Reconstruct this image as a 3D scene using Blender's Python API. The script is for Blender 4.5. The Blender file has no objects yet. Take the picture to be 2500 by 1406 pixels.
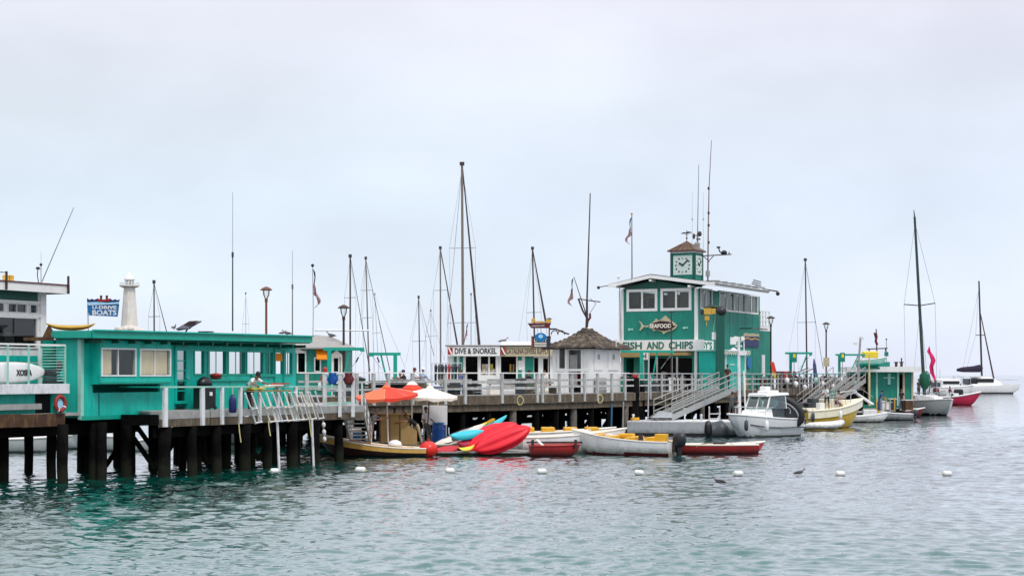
import bpy, bmesh, math, random
import numpy as np
from mathutils import Vector, Matrix
random.seed(7)
S = bpy.context.scene
COL = S.collection
R = math.radians
PI = math.pi
# ------------------------------------------------------------------ camera, sky, sun, exposure
F, HC, CX, HY = 3800.0, 3.7, 1250.0, 914.0
cam_d = bpy.data.cameras.new("camera")
cam = bpy.data.objects.new("camera", cam_d)
COL.objects.link(cam)
cam_d.sensor_width = 36.0
cam_d.lens = 36.0 * F / 2500.0
cam_d.shift_y = (HY - 703.0) / 2500.0
cam_d.clip_start = 0.5
cam_d.clip_end = 20000
cam.location = (0, 0, HC)
cam.rotation_euler = (R(90), 0, 0)
S.camera = cam

SUN_EL, SUN_AZ = 54.0, 148.0      # degrees; azimuth clockwise from +Y
world = bpy.data.worlds.new("World")
S.world = world
world.use_nodes = True
wt = world.node_tree
for n in list(wt.nodes): wt.nodes.remove(n)
def wn(t, **k):
    n = wt.nodes.new(t)
    for a, b in k.items(): setattr(n, a, b)
    return n
wl = wt.links.new
tc = wn('ShaderNodeTexCoord')
sep = wn('ShaderNodeSeparateXYZ'); wl(tc.outputs['Generated'], sep.inputs[0])
ramp = wn('ShaderNodeValToRGB'); wl(sep.outputs['Z'], ramp.inputs[0])
e = ramp.color_ramp.elements
e[0].position = 0.0; e[0].color = (0.84, 0.90, 1.02, 1)
e[1].position = 1.0; e[1].color = (1.55, 1.58, 1.66, 1)
for p, c in ((0.05, (0.84, 0.945, 1.05, 1)), (0.11, (0.79, 0.90, 1.02, 1)), (0.16, (0.80, 0.885, 0.985, 1)),
             (0.23, (0.85, 0.875, 0.975, 1)), (0.45, (1.02, 1.05, 1.14, 1))):
    q = e.new(p); q.color = c
mp = wn('ShaderNodeMapping'); mp.inputs['Scale'].default_value = (2.2, 2.2, 4.6); wl(tc.outputs['Generated'], mp.inputs[0])
nz = wn('ShaderNodeTexNoise'); nz.inputs['Scale'].default_value = 1.6; nz.inputs['Detail'].default_value = 6
nz.inputs['Roughness'].default_value = 0.5; wl(mp.outputs[0], nz.inputs['Vector'])
nr = wn('ShaderNodeMapRange'); nr.inputs[1].default_value = 0.3; nr.inputs[2].default_value = 0.72
nr.inputs[3].default_value = 0.85; nr.inputs[4].default_value = 1.11; wl(nz.outputs['Fac'], nr.inputs[0])
mul = wn('ShaderNodeVectorMath', operation='SCALE'); wl(ramp.outputs[0], mul.inputs[0]); wl(nr.outputs[0], mul.inputs['Scale'])
# slow drift of tint from cool blue (left) to lavender (right)
lav = wn('ShaderNodeMapRange'); lav.inputs[1].default_value = -0.35; lav.inputs[2].default_value = 0.35; wl(sep.outputs['X'], lav.inputs[0])
mixl = wn('ShaderNodeMix', data_type='RGBA', blend_type='MULTIPLY'); wl(lav.outputs[0], mixl.inputs[0])
wl(mul.outputs[0], mixl.inputs[6]); mixl.inputs[7].default_value = (0.985, 0.96, 0.99, 1)
sky = wn('ShaderNodeTexSky'); sky.sky_type = 'NISHITA'; sky.sun_disc = False
sky.sun_elevation = R(SUN_EL); sky.sun_rotation = R(SUN_AZ); sky.air_density = 1.2; sky.dust_density = 4.0
bg1 = wn('ShaderNodeBackground'); bg1.inputs[1].default_value = 0.05; wl(sky.outputs[0], bg1.inputs[0])
bg2 = wn('ShaderNodeBackground'); bg2.inputs[1].default_value = 1.0; wl(mixl.outputs[2], bg2.inputs[0])
mx = wn('ShaderNodeMixShader'); mx.inputs[0].default_value = 0.95
wl(bg1.outputs[0], mx.inputs[1]); wl(bg2.outputs[0], mx.inputs[2])
wo = wn('ShaderNodeOutputWorld'); wl(mx.outputs[0], wo.inputs[0])

sun_d = bpy.data.lights.new("sun", 'SUN'); sun_d.energy = 1.5; sun_d.angle = R(12); sun_d.color = (1.0, 0.96, 0.9)
sun = bpy.data.objects.new("sun", sun_d); COL.objects.link(sun)
_a, _e = R(SUN_AZ), R(SUN_EL)
sdir = Vector((math.sin(_a)*math.cos(_e), math.cos(_a)*math.cos(_e), math.sin(_e)))
sun.rotation_euler = sdir.to_track_quat('Z', 'Y').to_euler()
sun.location = (0, -20, 60)
S.view_settings.view_transform = 'Standard'; S.view_settings.look = 'None'
S.view_settings.exposure = 0.05; S.view_settings.gamma = 1.0
S.view_settings.use_curve_mapping = False

# ------------------------------------------------------------------ materials
MATS = {}
def mat(name, col, rough=0.6, var=0.12, scale=3.0, bump=0.0, bscale=20, metal=0.0, stretch=(1, 1, 1), dirt=None, dirt_amt=0.0, coat=0.0, spec=0.5, dirt_scale=1.2, grime=None, gz=(0.42, 0.02), gamt=0.8):
    if name in MATS: return MATS[name]
    m = bpy.data.materials.new(name); m.use_nodes = True
    t = m.node_tree; b = t.nodes['Principled BSDF']
    b.inputs['Roughness'].default_value = rough; b.inputs['Metallic'].default_value = metal
    b.inputs['Coat Weight'].default_value = coat; b.inputs['Specular IOR Level'].default_value = spec
    L = t.links.new
    tcn = t.nodes.new('ShaderNodeTexCoord')
    ma = t.nodes.new('ShaderNodeMapping'); ma.inputs['Scale'].default_value = stretch; L(tcn.outputs['Object'], ma.inputs[0])
    oi = t.nodes.new('ShaderNodeObjectInfo')
    ad = t.nodes.new('ShaderNodeVectorMath'); ad.operation = 'ADD'; L(ma.outputs[0], ad.inputs[0])
    sc = t.nodes.new('ShaderNodeMath'); sc.operation = 'MULTIPLY'; sc.inputs[1].default_value = 37.0; L(oi.outputs['Random'], sc.inputs[0]); L(sc.outputs[0], ad.inputs[1])
    n = t.nodes.new('ShaderNodeTexNoise'); n.inputs['Scale'].default_value = scale; n.inputs['Detail'].default_value = 5; n.inputs['Roughness'].default_value = 0.65
    L(ad.outputs[0], n.inputs['Vector'])
    mr = t.nodes.new('ShaderNodeMapRange'); mr.inputs[1].default_value = 0.25; mr.inputs[2].default_value = 0.75
    mr.inputs[3].default_value = 1 - var; mr.inputs[4].default_value = 1 + var; L(n.outputs['Fac'], mr.inputs[0])
    v = t.nodes.new('ShaderNodeVectorMath'); v.operation = 'SCALE'; v.inputs[0].default_value = col; L(mr.outputs[0], v.inputs['Scale'])
    out = v.outputs[0]
    if dirt:
        n2 = t.nodes.new('ShaderNodeTexNoise'); n2.inputs['Scale'].default_value = dirt_scale; n2.inputs['Detail'].default_value = 8; n2.inputs['Roughness'].default_value = 0.7
        m2 = t.nodes.new('ShaderNodeMapping'); m2.inputs['Scale'].default_value = (3, 3, 0.8); L(ad.outputs[0], m2.inputs[0]); L(m2.outputs[0], n2.inputs['Vector'])
        r2 = t.nodes.new('ShaderNodeMapRange'); r2.inputs[1].default_value = 0.48; r2.inputs[2].default_value = 0.72; r2.inputs[4].default_value = dirt_amt; L(n2.outputs['Fac'], r2.inputs[0])
        x = t.nodes.new('ShaderNodeMix'); x.data_type = 'RGBA'; L(r2.outputs[0], x.inputs[0]); L(out, x.inputs[6]); x.inputs[7].default_value = (*dirt, 1)
        out = x.outputs[2]
    if grime:
        sz = t.nodes.new('ShaderNodeSeparateXYZ'); g_ = t.nodes.new('ShaderNodeNewGeometry'); L(g_.outputs['Position'], sz.inputs[0])
        n4 = t.nodes.new('ShaderNodeTexNoise'); n4.inputs['Scale'].default_value = 5; n4.inputs['Detail'].default_value = 6; L(ad.outputs[0], n4.inputs['Vector'])
        h4 = t.nodes.new('ShaderNodeMath'); h4.operation = 'MULTIPLY_ADD'; h4.inputs[1].default_value = -0.45; L(n4.outputs['Fac'], h4.inputs[0]); L(sz.outputs['Z'], h4.inputs[2])
        r4 = t.nodes.new('ShaderNodeMapRange'); r4.inputs[1].default_value = gz[0]-.22; r4.inputs[2].default_value = gz[1]-.22; r4.inputs[4].default_value = gamt; L(h4.outputs[0], r4.inputs[0])
        x4 = t.nodes.new('ShaderNodeMix'); x4.data_type = 'RGBA'; L(r4.outputs[0], x4.inputs[0]); L(out, x4.inputs[6]); x4.inputs[7].default_value = (*grime, 1); out = x4.outputs[2]
    L(out, b.inputs['Base Color'])
    if bump > 0:
        n3 = t.nodes.new('ShaderNodeTexNoise'); n3.inputs['Scale'].default_value = bscale; n3.inputs['Detail'].default_value = 4; L(ad.outputs[0], n3.inputs['Vector'])
        bp = t.nodes.new('ShaderNodeBump'); bp.inputs['Strength'].default_value = bump; bp.inputs['Distance'].default_value = 0.02; L(n3.outputs['Fac'], bp.inputs['Height']); L(bp.outputs[0], b.inputs['Normal'])
    MATS[name] = m
    return m
teal = mat('teal_paint', (0.0, 0.48, 0.385), 0.5, 0.13, 1.2, dirt=(0.01, 0.19, 0.15), dirt_amt=0.6, bump=0.1)
tealtrim = mat('teal_trim_paint', (0.0, 0.36, 0.26), 0.45, 0.10, 1.5, dirt=(0.01, 0.16, 0.12), dirt_amt=0.4)
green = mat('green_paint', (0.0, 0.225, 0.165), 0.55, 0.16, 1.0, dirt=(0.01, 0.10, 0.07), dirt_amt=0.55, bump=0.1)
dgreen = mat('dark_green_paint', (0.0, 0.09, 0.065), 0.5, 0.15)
palegreen = mat('pale_green_paint', (0.32, 0.62, 0.52), 0.5, 0.12, dirt=(0.2, 0.35, 0.3), dirt_amt=0.4)
white = mat('white_paint', (0.84, 0.84, 0.82), 0.5, 0.05, 2.0, dirt=(0.5, 0.48, 0.42), dirt_amt=0.32)
oldwhite = mat('weathered_white_paint', (0.76, 0.77, 0.78), 0.65, 0.10, 4.0, dirt=(0.28, 0.27, 0.25), dirt_amt=0.7, dirt_scale=2.2, bump=0.2)
gel = mat('white_gelcoat', (0.86, 0.86, 0.85), 0.25, 0.03, 1.5, dirt=(0.5, 0.49, 0.43), dirt_amt=0.45, coat=0.2, grime=(0.16, 0.15, 0.08))
greygel = mat('grey_hull_paint', (0.42, 0.44, 0.46), 0.4, 0.08, 2, dirt=(0.20, 0.21, 0.21), dirt_amt=0.5, grime=(0.06, 0.06, 0.04))
cream = mat('cream_gelcoat', (0.82, 0.77, 0.58), 0.3, 0.05, 2, dirt=(0.5, 0.46, 0.34), dirt_amt=0.3)
wood = mat('weathered_timber', (0.10, 0.075, 0.05), 0.85, 0.35, 2.5, bump=0.5, bscale=30, dirt=(0.32, 0.28, 0.2), dirt_amt=0.5, dirt_scale=1.5)
brownwood = mat('rusty_brown_timber', (0.06, 0.026, 0.013), 0.85, 0.4, 2.5, bump=0.5, dirt=(0.28, 0.16, 0.05), dirt_amt=0.7, dirt_scale=1.0)
greywood = mat('silvered_timber', (0.34, 0.34, 0.33), 0.85, 0.2, 3.5, bump=0.4, dirt=(0.16, 0.14, 0.12), dirt_amt=0.6, dirt_scale=2.5)
railgrey = mat('faded_rail_paint', (0.50, 0.51, 0.50), 0.7, 0.2, 5, bump=0.2, dirt=(0.14, 0.12, 0.10), dirt_amt=0.8, dirt_scale=2.5)
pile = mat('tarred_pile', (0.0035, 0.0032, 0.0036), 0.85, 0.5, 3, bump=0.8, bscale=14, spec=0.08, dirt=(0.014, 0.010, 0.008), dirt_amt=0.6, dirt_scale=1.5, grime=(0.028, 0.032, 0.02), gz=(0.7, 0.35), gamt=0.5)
palepile = mat('bare_pile_wood', (0.16, 0.14, 0.12), 0.85, 0.35, 3, bump=0.6, dirt=(0.03, 0.03, 0.03), dirt_amt=0.8)
tan = mat('tan_plywood', (0.36, 0.24, 0.09), 0.8, 0.12, 2.5, bump=0.2, dirt=(0.24, 0.16, 0.07), dirt_amt=0.4)
yellowwood = mat('varnished_yellow_wood', (0.62, 0.36, 0.08), 0.4, 0.15, 4)
yellow = mat('yellow_paint', (0.80, 0.42, 0.015), 0.45, 0.08, dirt=(0.4, 0.2, 0.03), dirt_amt=0.3)
hullyellow = mat('yellow_hull_paint', (0.60, 0.40, 0.03), 0.4, 0.12, dirt=(0.3, 0.2, 0.04), dirt_amt=0.5)
red = mat('red_paint', (0.42, 0.012, 0.012), 0.45, 0.2, 2.5, dirt=(0.12, 0.01, 0.01), dirt_amt=0.6, grime=(0.05, 0.02, 0.015))
kred = mat('red_kayak_plastic', (0.82, 0.006, 0.024), 0.42, 0.08, 2, spec=0.4, dirt=(0.5, 0.01, 0.03), dirt_amt=0.4)
buoyw = mat('buoy_white', (0.80, 0.80, 0.78), 0.4, 0.06, 3, dirt=(0.45, 0.45, 0.38), dirt_amt=0.4)
kcyan = mat('cyan_kayak_plastic', (0.03, 0.55, 0.66), 0.35, 0.05, 2)
kyellow = mat('yellow_kayak_plastic', (0.84, 0.66, 0.04), 0.35, 0.05, 2)
kgrey = mat('charcoal_plastic', (0.045, 0.055, 0.065), 0.45, 0.15)
orange = mat('orange_canvas', (0.80, 0.05, 0.02), 0.75, 0.06, 4, bump=0.2)
salmon = mat('sunfaded_orange_canvas', (0.84, 0.165, 0.065), 0.75, 0.08, 4, bump=0.2)
ivory = mat('ivory_canvas', (0.86, 0.80, 0.70), 0.8, 0.04, 4, bump=0.2)
awnor = mat('bright_orange_awning', (0.85, 0.25, 0.0), 0.7, 0.05)
black = mat('black_plastic', (0.010, 0.011, 0.013), 0.35, 0.2)
rubber = mat('black_rubber', (0.02, 0.02, 0.022), 0.6, 0.25)
darkmetal = mat('dark_bronze_metal', (0.06, 0.035, 0.03), 0.4, 0.25, metal=0.4)
mastm = mat('anodised_mast', (0.20, 0.18, 0.175), 0.35, 0.15, metal=0.3)
mastdk = mat('dark_mast', (0.05, 0.03, 0.027), 0.4, 0.3)
mastgreen = mat('green_grey_mast', (0.022, 0.045, 0.04), 0.4, 0.3)
wire = mat('rigging_wire', (0.42, 0.46, 0.50), 0.5, 0.1)
steel = mat('galvanised_steel', (0.55, 0.57, 0.58), 0.35, 0.12, metal=0.5)
alu = mat('aluminium', (0.40, 0.41, 0.39), 0.4, 0.1, metal=0.3, dirt=(0.3, 0.3, 0.28), dirt_amt=0.4)
copper = mat('brown_copper_roof', (0.12, 0.06, 0.032), 0.45, 0.2, 2, metal=0.2)
shing = mat('cedar_shingle', (0.075, 0.056, 0.038), 0.9, 0.5, 5, bump=0.6)
shing2 = mat('dark_cedar_shingle', (0.06, 0.048, 0.04), 0.9, 0.4, 5, bump=0.6)
shing3 = mat('pale_cedar_shingle', (0.14, 0.11, 0.075), 0.9, 0.3, 5, bump=0.6)
hiproof = mat('grey_composition_roof', (0.34, 0.33, 0.31), 0.9, 0.15, 8, bump=0.4)
tarroof = mat('dark_roofing_felt', (0.035, 0.032, 0.032), 0.9, 0.3)
plaster = mat('lighthouse_plaster', (0.80, 0.77, 0.70), 0.8, 0.08, 6, bump=0.5, dirt=(0.5, 0.44, 0.34), dirt_amt=0.6, dirt_scale=2.5)
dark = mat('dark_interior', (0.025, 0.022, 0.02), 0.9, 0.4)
inter = mat('dim_interior', (0.12, 0.10, 0.08), 0.9, 0.3)
curtain = mat('tan_blind', (0.85, 0.68, 0.45), 0.85, 0.12, 2, stretch=(8, 8, 1))
navy = mat('navy_paint', (0.012, 0.02, 0.12), 0.5, 0.15)
blue = mat('blue_sign_paint', (0.0, 0.16, 0.42), 0.5, 0.1)
skyblue = mat('pale_blue_paint', (0.35, 0.65, 0.85), 0.5, 0.1)
barrelblue = mat('blue_drum_plastic', (0.0, 0.07, 0.33), 0.4, 0.1)
maroon = mat('maroon_paint', (0.11, 0.008, 0.012), 0.45, 0.25)
pink = mat('pink_cloth', (0.78, 0.02, 0.16), 0.8, 0.15, 3)
flagred = mat('flag_red', (0.28, 0.006, 0.012), 0.85, 0.2)
flagblue = mat('flag_blue', (0.012, 0.014, 0.09), 0.85, 0.2)
flagwhite = mat('flag_white', (0.58, 0.53, 0.54), 0.85, 0.08)
sailgreen = mat('green_sail_cover', (0.0, 0.085, 0.045), 0.8, 0.25, bump=0.4)
sailnavy = mat('navy_sail_cover', (0.02, 0.012, 0.035), 0.8, 0.25, bump=0.4)
clockface = mat('clock_face_white', (0.66, 0.78, 0.72), 0.5, 0.03)
gold = mat('gold_paint', (0.60, 0.36, 0.05), 0.45, 0.15)
ink = mat('sign_ink', (0.02, 0.02, 0.025), 0.6, 0.1)
signgreen = mat('sign_green', (0.0, 0.14, 0.09), 0.5, 0.1)
parchment = mat('aged_sign_board', (0.50, 0.44, 0.30), 0.7, 0.2)
bark = mat('bird_feathers', (0.12, 0.11, 0.11), 0.8, 0.4, 12)
birdwhite = mat('pale_feathers', (0.7, 0.7, 0.68), 0.8, 0.1)
rope = mat('pale_rope', (0.60, 0.52, 0.24), 0.9, 0.2)
solar = mat('solar_cells', (0.012, 0.016, 0.035), 0.25, 0.2)
def glass_mat(name, tint, tr):
    m = bpy.data.materials.new(name); m.use_nodes = True; t = m.node_tree
    for n in list(t.nodes): t.nodes.remove(n)
    L = t.links.new
    o = t.nodes.new('ShaderNodeOutputMaterial'); a = t.nodes.new('ShaderNodeBsdfTransparent'); a.inputs[0].default_value = (*tint, 1)
    g = t.nodes.new('ShaderNodeBsdfGlossy'); g.inputs['Roughness'].default_value = 0.03
    fr = t.nodes.new('ShaderNodeFresnel'); fr.inputs[0].default_value = 1.5
    ad = t.nodes.new('ShaderNodeMath'); ad.operation = 'MULTIPLY_ADD'; ad.inputs[1].default_value = 1.0; ad.inputs[2].default_value = tr; 
    gg = t.nodes.new('ShaderNodeNewGeometry'); inv = t.nodes.new('ShaderNodeMath'); inv.operation = 'SUBTRACT'; inv.inputs[0].default_value = 1.0; L(gg.outputs['Backfacing'], inv.inputs[1])
    mm_ = t.nodes.new('ShaderNodeMath'); mm_.operation = 'MULTIPLY'; L(fr.outputs[0], mm_.inputs[0]); L(inv.outputs[0], mm_.inputs[1]); L(mm_.outputs[0], ad.inputs[0])
    x = t.nodes.new('ShaderNodeMixShader'); L(ad.outputs[0], x.inputs[0]); L(a.outputs[0], x.inputs[1]); L(g.outputs[0], x.inputs[2]); L(x.outputs[0], o.inputs[0])
    return m
glass = glass_mat('window_glass', (0.92, 0.94, 0.93), 0.02)
dglass = glass_mat('smoked_glass', (0.62, 0.66, 0.64), 0.03)
wglass = glass_mat('windscreen_glass', (0.62, 0.80, 0.78), 0.08)

# ------------------------------------------------------------------ mesh helpers
def lk(o, parent=None):
    COL.objects.link(o)
    if parent is not None: o.parent = parent
    return o
def inst(name, mesh, parent=None, loc=(0, 0, 0), rot=(0, 0, 0), sc=(1, 1, 1)):
    o = bpy.data.objects.new(name, mesh); lk(o, parent)
    o.location = loc; o.rotation_euler = rot; o.scale = sc
    return o
def thing(name, label, cat, loc=(0, 0, 0), rz=0, group=None):
    o = bpy.data.objects.new(name, None); COL.objects.link(o)
    o.location = loc; o.rotation_euler = (0, 0, rz); o.empty_display_size = 0.2
    o['label'] = label; o['category'] = cat
    if group: o['group'] = group
    return o
def tag(o, label, cat, group=None):
    o['label'] = label; o['category'] = cat
    if group: o['group'] = group
    return o
def reanchor(root, p):
    p = Vector(p); root.location = p
    for ch in root.children: ch.location = Vector(ch.location) - p
class MB:
    def __init__(s): s.v = []; s.f = []; s.m = []; s.mi = 0
    def mt(s, i): s.mi = i; return s
    def add(s, vs, fs):
        b = len(s.v); s.v += [tuple(x) for x in vs]
        for f in fs: s.f.append(tuple(b + i for i in f)); s.m.append(s.mi)
        return s
    def box(s, x0, x1, y0, y1, z0, z1):
        if x0 > x1: x0, x1 = x1, x0
        if y0 > y1: y0, y1 = y1, y0
        if z0 > z1: z0, z1 = z1, z0
        return s.add([(x0, y0, z0), (x1, y0, z0), (x1, y1, z0), (x0, y1, z0), (x0, y0, z1), (x1, y0, z1), (x1, y1, z1), (x0, y1, z1)],
              [(0, 3, 2, 1), (4, 5, 6, 7), (0, 1, 5, 4), (1, 2, 6, 5), (2, 3, 7, 6), (3, 0, 4, 7)])
    def cbox(s, c, d): return s.box(c[0]-d[0]/2, c[0]+d[0]/2, c[1]-d[1]/2, c[1]+d[1]/2, c[2]-d[2]/2, c[2]+d[2]/2)
    def bar(s, p0, p1, w, h):
        p0, p1 = Vector(p0), Vector(p1); d = (p1-p0).normalized()
        u = d.cross(Vector((0, 0, 1)))
        if u.length < 1e-3: u = Vector((1, 0, 0))
        u.normalize(); n = u.cross(d); u *= w/2; n *= h/2
        vs = [p+a*u+b*n for p in (p0, p1) for a, b in ((-1, -1), (1, -1), (1, 1), (-1, 1))]
        return s.add(vs, [(0, 3, 2, 1), (4, 5, 6, 7), (0, 1, 5, 4), (1, 2, 6, 5), (2, 3, 7, 6), (3, 0, 4, 7)])
    def tube(s, p0, p1, r0, r1=None, n=8, cap=True):
        return s.path([p0, p1], [r0, r0 if r1 is None else r1], n, cap)
    def path(s, pts, r, n=6, cap=True, closed=False):
        pts = [Vector(p) for p in pts]; k = len(pts)
        if not hasattr(r, '__len__'): r = [r]*k
        vs = []; u = None
        for i, p in enumerate(pts):
            a = pts[i-1] if (i > 0 or closed) else p; b = pts[(i+1) % k] if (i < k-1 or closed) else p
            d = (b-a).normalized()
            if u is None:
                u = d.cross(Vector((0.13, 0.21, 1)));
                if u.length < 1e-2: u = d.cross(Vector((1, 0, 0)))
            else: u = u - d*u.dot(d)
            u.normalize(); w = d.cross(u)
            for j in range(n):
                t = 2*PI*j/n; vs.append(p + r[i]*(math.cos(t)*u + math.sin(t)*w))
        fs = []
        for i in range(k if closed else k-1):
            for j in range(n):
                a, b = i*n+j, i*n+(j+1) % n; c = ((i+1) % k)*n
                fs.append((a, b, c+(j+1) % n, c+j))
        if cap and not closed: fs += [tuple(range(n))[::-1], tuple(range((k-1)*n, k*n))]
        return s.add(vs, fs)
    def lathe(s, prof, c=(0, 0, 0), n=16, sx=1, sy=1):
        vs = []; k = len(prof)
        for r, z in prof:
            for j in range(n):
                t = 2*PI*j/n; vs.append((c[0]+r*sx*math.cos(t), c[1]+r*sy*math.sin(t), c[2]+z))
        fs = [(i*n+j, i*n+(j+1) % n, (i+1)*n+(j+1) % n, (i+1)*n+j) for i in range(k-1) for j in range(n)]
        fs += [tuple(range(n))[::-1], tuple(range((k-1)*n, k*n))]
        return s.add(vs, fs)
    def ball(s, c, r, n=10, m=6):
        if not hasattr(r, '__len__'): r = (r, r, r)
        prof = [(max(1e-3, math.sin(PI*i/m)), -math.cos(PI*i/m)*r[2]) for i in range(m+1)]
        return s.lathe(prof, c, n, r[0], r[1])
    def prism(s, poly, a0, a1, axis='y'):
        n = len(poly)
        def mk(p, a):
            return (p[0], a, p[1]) if axis == 'y' else ((a, p[0], p[1]) if axis == 'x' else (p[0], p[1], a))
        vs = [mk(p, a0) for p in poly]+[mk(p, a1) for p in poly]
        fs = [tuple(range(n)), tuple(range(2*n-1, n-1, -1))]+[(i, n+i, n+(i+1) % n, (i+1) % n) for i in range(n)]
        return s.add(vs, fs)
    def loft(s, rings, closed=True, caps=True):
        n = len(rings[0]); vs = [p for r in rings for p in r]
        fs = [(i*n+j, i*n+(j+1) % n, (i+1)*n+(j+1) % n, (i+1)*n+j) for i in range(len(rings)-1) for j in range(n if closed else n-1)]
        if caps and closed: fs += [tuple(range(n))[::-1], tuple(range((len(rings)-1)*n, len(rings)*n))]
        return s.add(vs, fs)
    def xf(s, M, start=0):
        for i in range(start, len(s.v)): s.v[i] = tuple(M @ Vector(s.v[i]))
        return s
    def mesh(s, name, mats, smooth=False, fixn=True):
        me = bpy.data.meshes.new(name); me.from_pydata(s.v, [], s.f)
        if not isinstance(mats, (list, tuple)): mats = [mats]
        for m in mats: me.materials.append(m)
        if len(mats) > 1: me.polygons.foreach_set('material_index', s.m)
        if smooth: me.polygons.foreach_set('use_smooth', [True]*len(me.polygons))
        if fixn:
            bm = bmesh.new(); bm.from_mesh(me); bmesh.ops.recalc_face_normals(bm, faces=bm.faces); bm.to_mesh(me); bm.free()
        me.update(); return me
    def build(s, name, mats, parent=None, smooth=False, bevel=0):
        me = s.mesh(name, mats, smooth)
        o = bpy.data.objects.new(name, me); lk(o, parent)
        if bevel:
            bv = o.modifiers.new('bevel', 'BEVEL'); bv.width = bevel; bv.segments = 2; bv.limit_method = 'ANGLE'
        return o
def wallh(mb, x0, x1, z0, z1, y0, y1, holes=()):
    xs = sorted({x0, x1}|{min(max(h[i], x0), x1) for h in holes for i in (0, 1)})
    zs = sorted({z0, z1}|{min(max(h[i], z0), z1) for h in holes for i in (2, 3)})
    for a, b in zip(xs, xs[1:]):
        run = None
        for c, d in zip(zs, zs[1:]):
            mx_, mz = (a+b)/2, (c+d)/2
            solid = not any(h[0] < mx_ < h[1] and h[2] < mz < h[3] for h in holes)
            if solid: run = (run[0], d) if run else (c, d)
            if (not solid) and run: mb.box(a, b, y0, y1, *run); run = None
        if run: mb.box(a, b, y0, y1, *run)
    return mb
def W(px, py, Y): return Vector(((px-CX)*Y/F, Y, HC-(py-HY)*Y/F))
def WZ(px, z, Y): return Vector(((px-CX)*Y/F, Y, z))
def Yw(py): return F*HC/(py-HY)          # depth of a waterline seen at that height
class Pl:
    """a vertical plane of the place: turns a measured picture point into metres along it and height"""
    def __init__(s, o, d, off=0):
        s.d = Vector(d).normalized(); s.a = Vector((-s.d.y, s.d.x)); s.o = Vector(o); s.off = off
        s.o2 = s.o - s.a*off
        s.rz = math.atan2(s.d.y, s.d.x)
    def s(s, px, off=0):
        o = s.o2 - s.a*off; k = (px-CX)/F
        return (k*o.y-o.x)/(s.d.x-k*s.d.y)
    def Y(s, px, off=0): return (s.o2 - s.a*off).y + s.s(px, off)*s.d.y
    def z(s, px, py, off=0): return HC-(py-HY)*s.Y(px, off)/F
    def r(s, x0, x1, y0, y1, off=0):        # picture box -> s0,s1,z0,z1
        c = (x0+x1)/2
        return (s.s(x0, off), s.s(x1, off), s.z(c, y1, off), s.z(c, y0, off))
    def w(s, x, y, z): p = s.o + s.d*x + s.a*y; return Vector((p.x, p.y, z))
def window(parent, x0, x1, z0, z1, y=0, fw=0.07, cols=2, rows=1, fm=None, gm=None, proud=0.04, dp=0.1, name='window', mw=None):
    fm = fm or white; gm = gm or glass; mw = mw or fw*0.6
    mb = MB(); ya, yb = y-proud, y+dp
    mb.box(x0-fw, x1+fw, ya, yb, z1, z1+fw); mb.box(x0-fw, x1+fw, ya, yb, z0-fw, z0)
    mb.box(x0-fw, x0, ya, yb, z0, z1); mb.box(x1, x1+fw, ya, yb, z0, z1)
    for i in range(1, cols):
        c = x0+(x1-x0)*i/cols; mb.box(c-mw/2, c+mw/2, y, yb-0.01, z0, z1)
    for i in range(1, rows):
        c = z0+(z1-z0)*i/rows; mb.box(x0, x1, y+0.004, yb-0.014, c-mw/2, c+mw/2)
    w = mb.build(name, fm, parent)
    for i in range(cols):
        for j in range(rows):
            a = x0+(x1-x0)*i/cols+(mw/2 if i else 0); b = x0+(x1-x0)*(i+1)/cols-(mw/2 if i < cols-1 else 0)
            c = z0+(z1-z0)*j/rows+(mw/2 if j else 0); d = z0+(z1-z0)*(j+1)/rows-(mw/2 if j < rows-1 else 0)
            MB().box(a, b, y+0.045, y+0.052, c, d).build('pane', gm, w)
    return w
def text(parent, name, body, x0, x1, z0, z1, y, m, ext=0.01, bold=0.0, shear=0):
    c = bpy.data.curves.new(name, 'FONT'); c.body = body; c.extrude = 0.01; c.offset = bold; c.shear = shear; c.resolution_u = 3
    t = bpy.data.objects.new('tmp', c); COL.objects.link(t)
    bpy.context.view_layer.update()
    dg = bpy.context.evaluated_depsgraph_get()
    me = bpy.data.meshes.new_from_object(t.evaluated_get(dg)); bpy.data.objects.remove(t)
    co = np.zeros(len(me.vertices)*3); me.vertices.foreach_get('co', co); co = co.reshape(-1, 3)
    mn, mxx = co.min(0), co.max(0)
    out = np.zeros_like(co)
    out[:, 0] = x0+(co[:, 0]-mn[0])/(mxx[0]-mn[0])*(x1-x0)
    out[:, 2] = z0+(co[:, 1]-mn[1])/(mxx[1]-mn[1])*(z1-z0)
    out[:, 1] = y - (co[:, 2]-mn[2])/(mxx[2]-mn[2])*ext
    me.vertices.foreach_set('co', out.ravel()); me.materials.clear(); me.materials.append(m); me.name = name; me.update()
    return inst(name, me, parent)
def copy_tree(o, parent=None):
    c = o.copy(); COL.objects.link(c); c.parent = parent
    for ch in o.children: copy_tree(ch, c)
    return c
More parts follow.
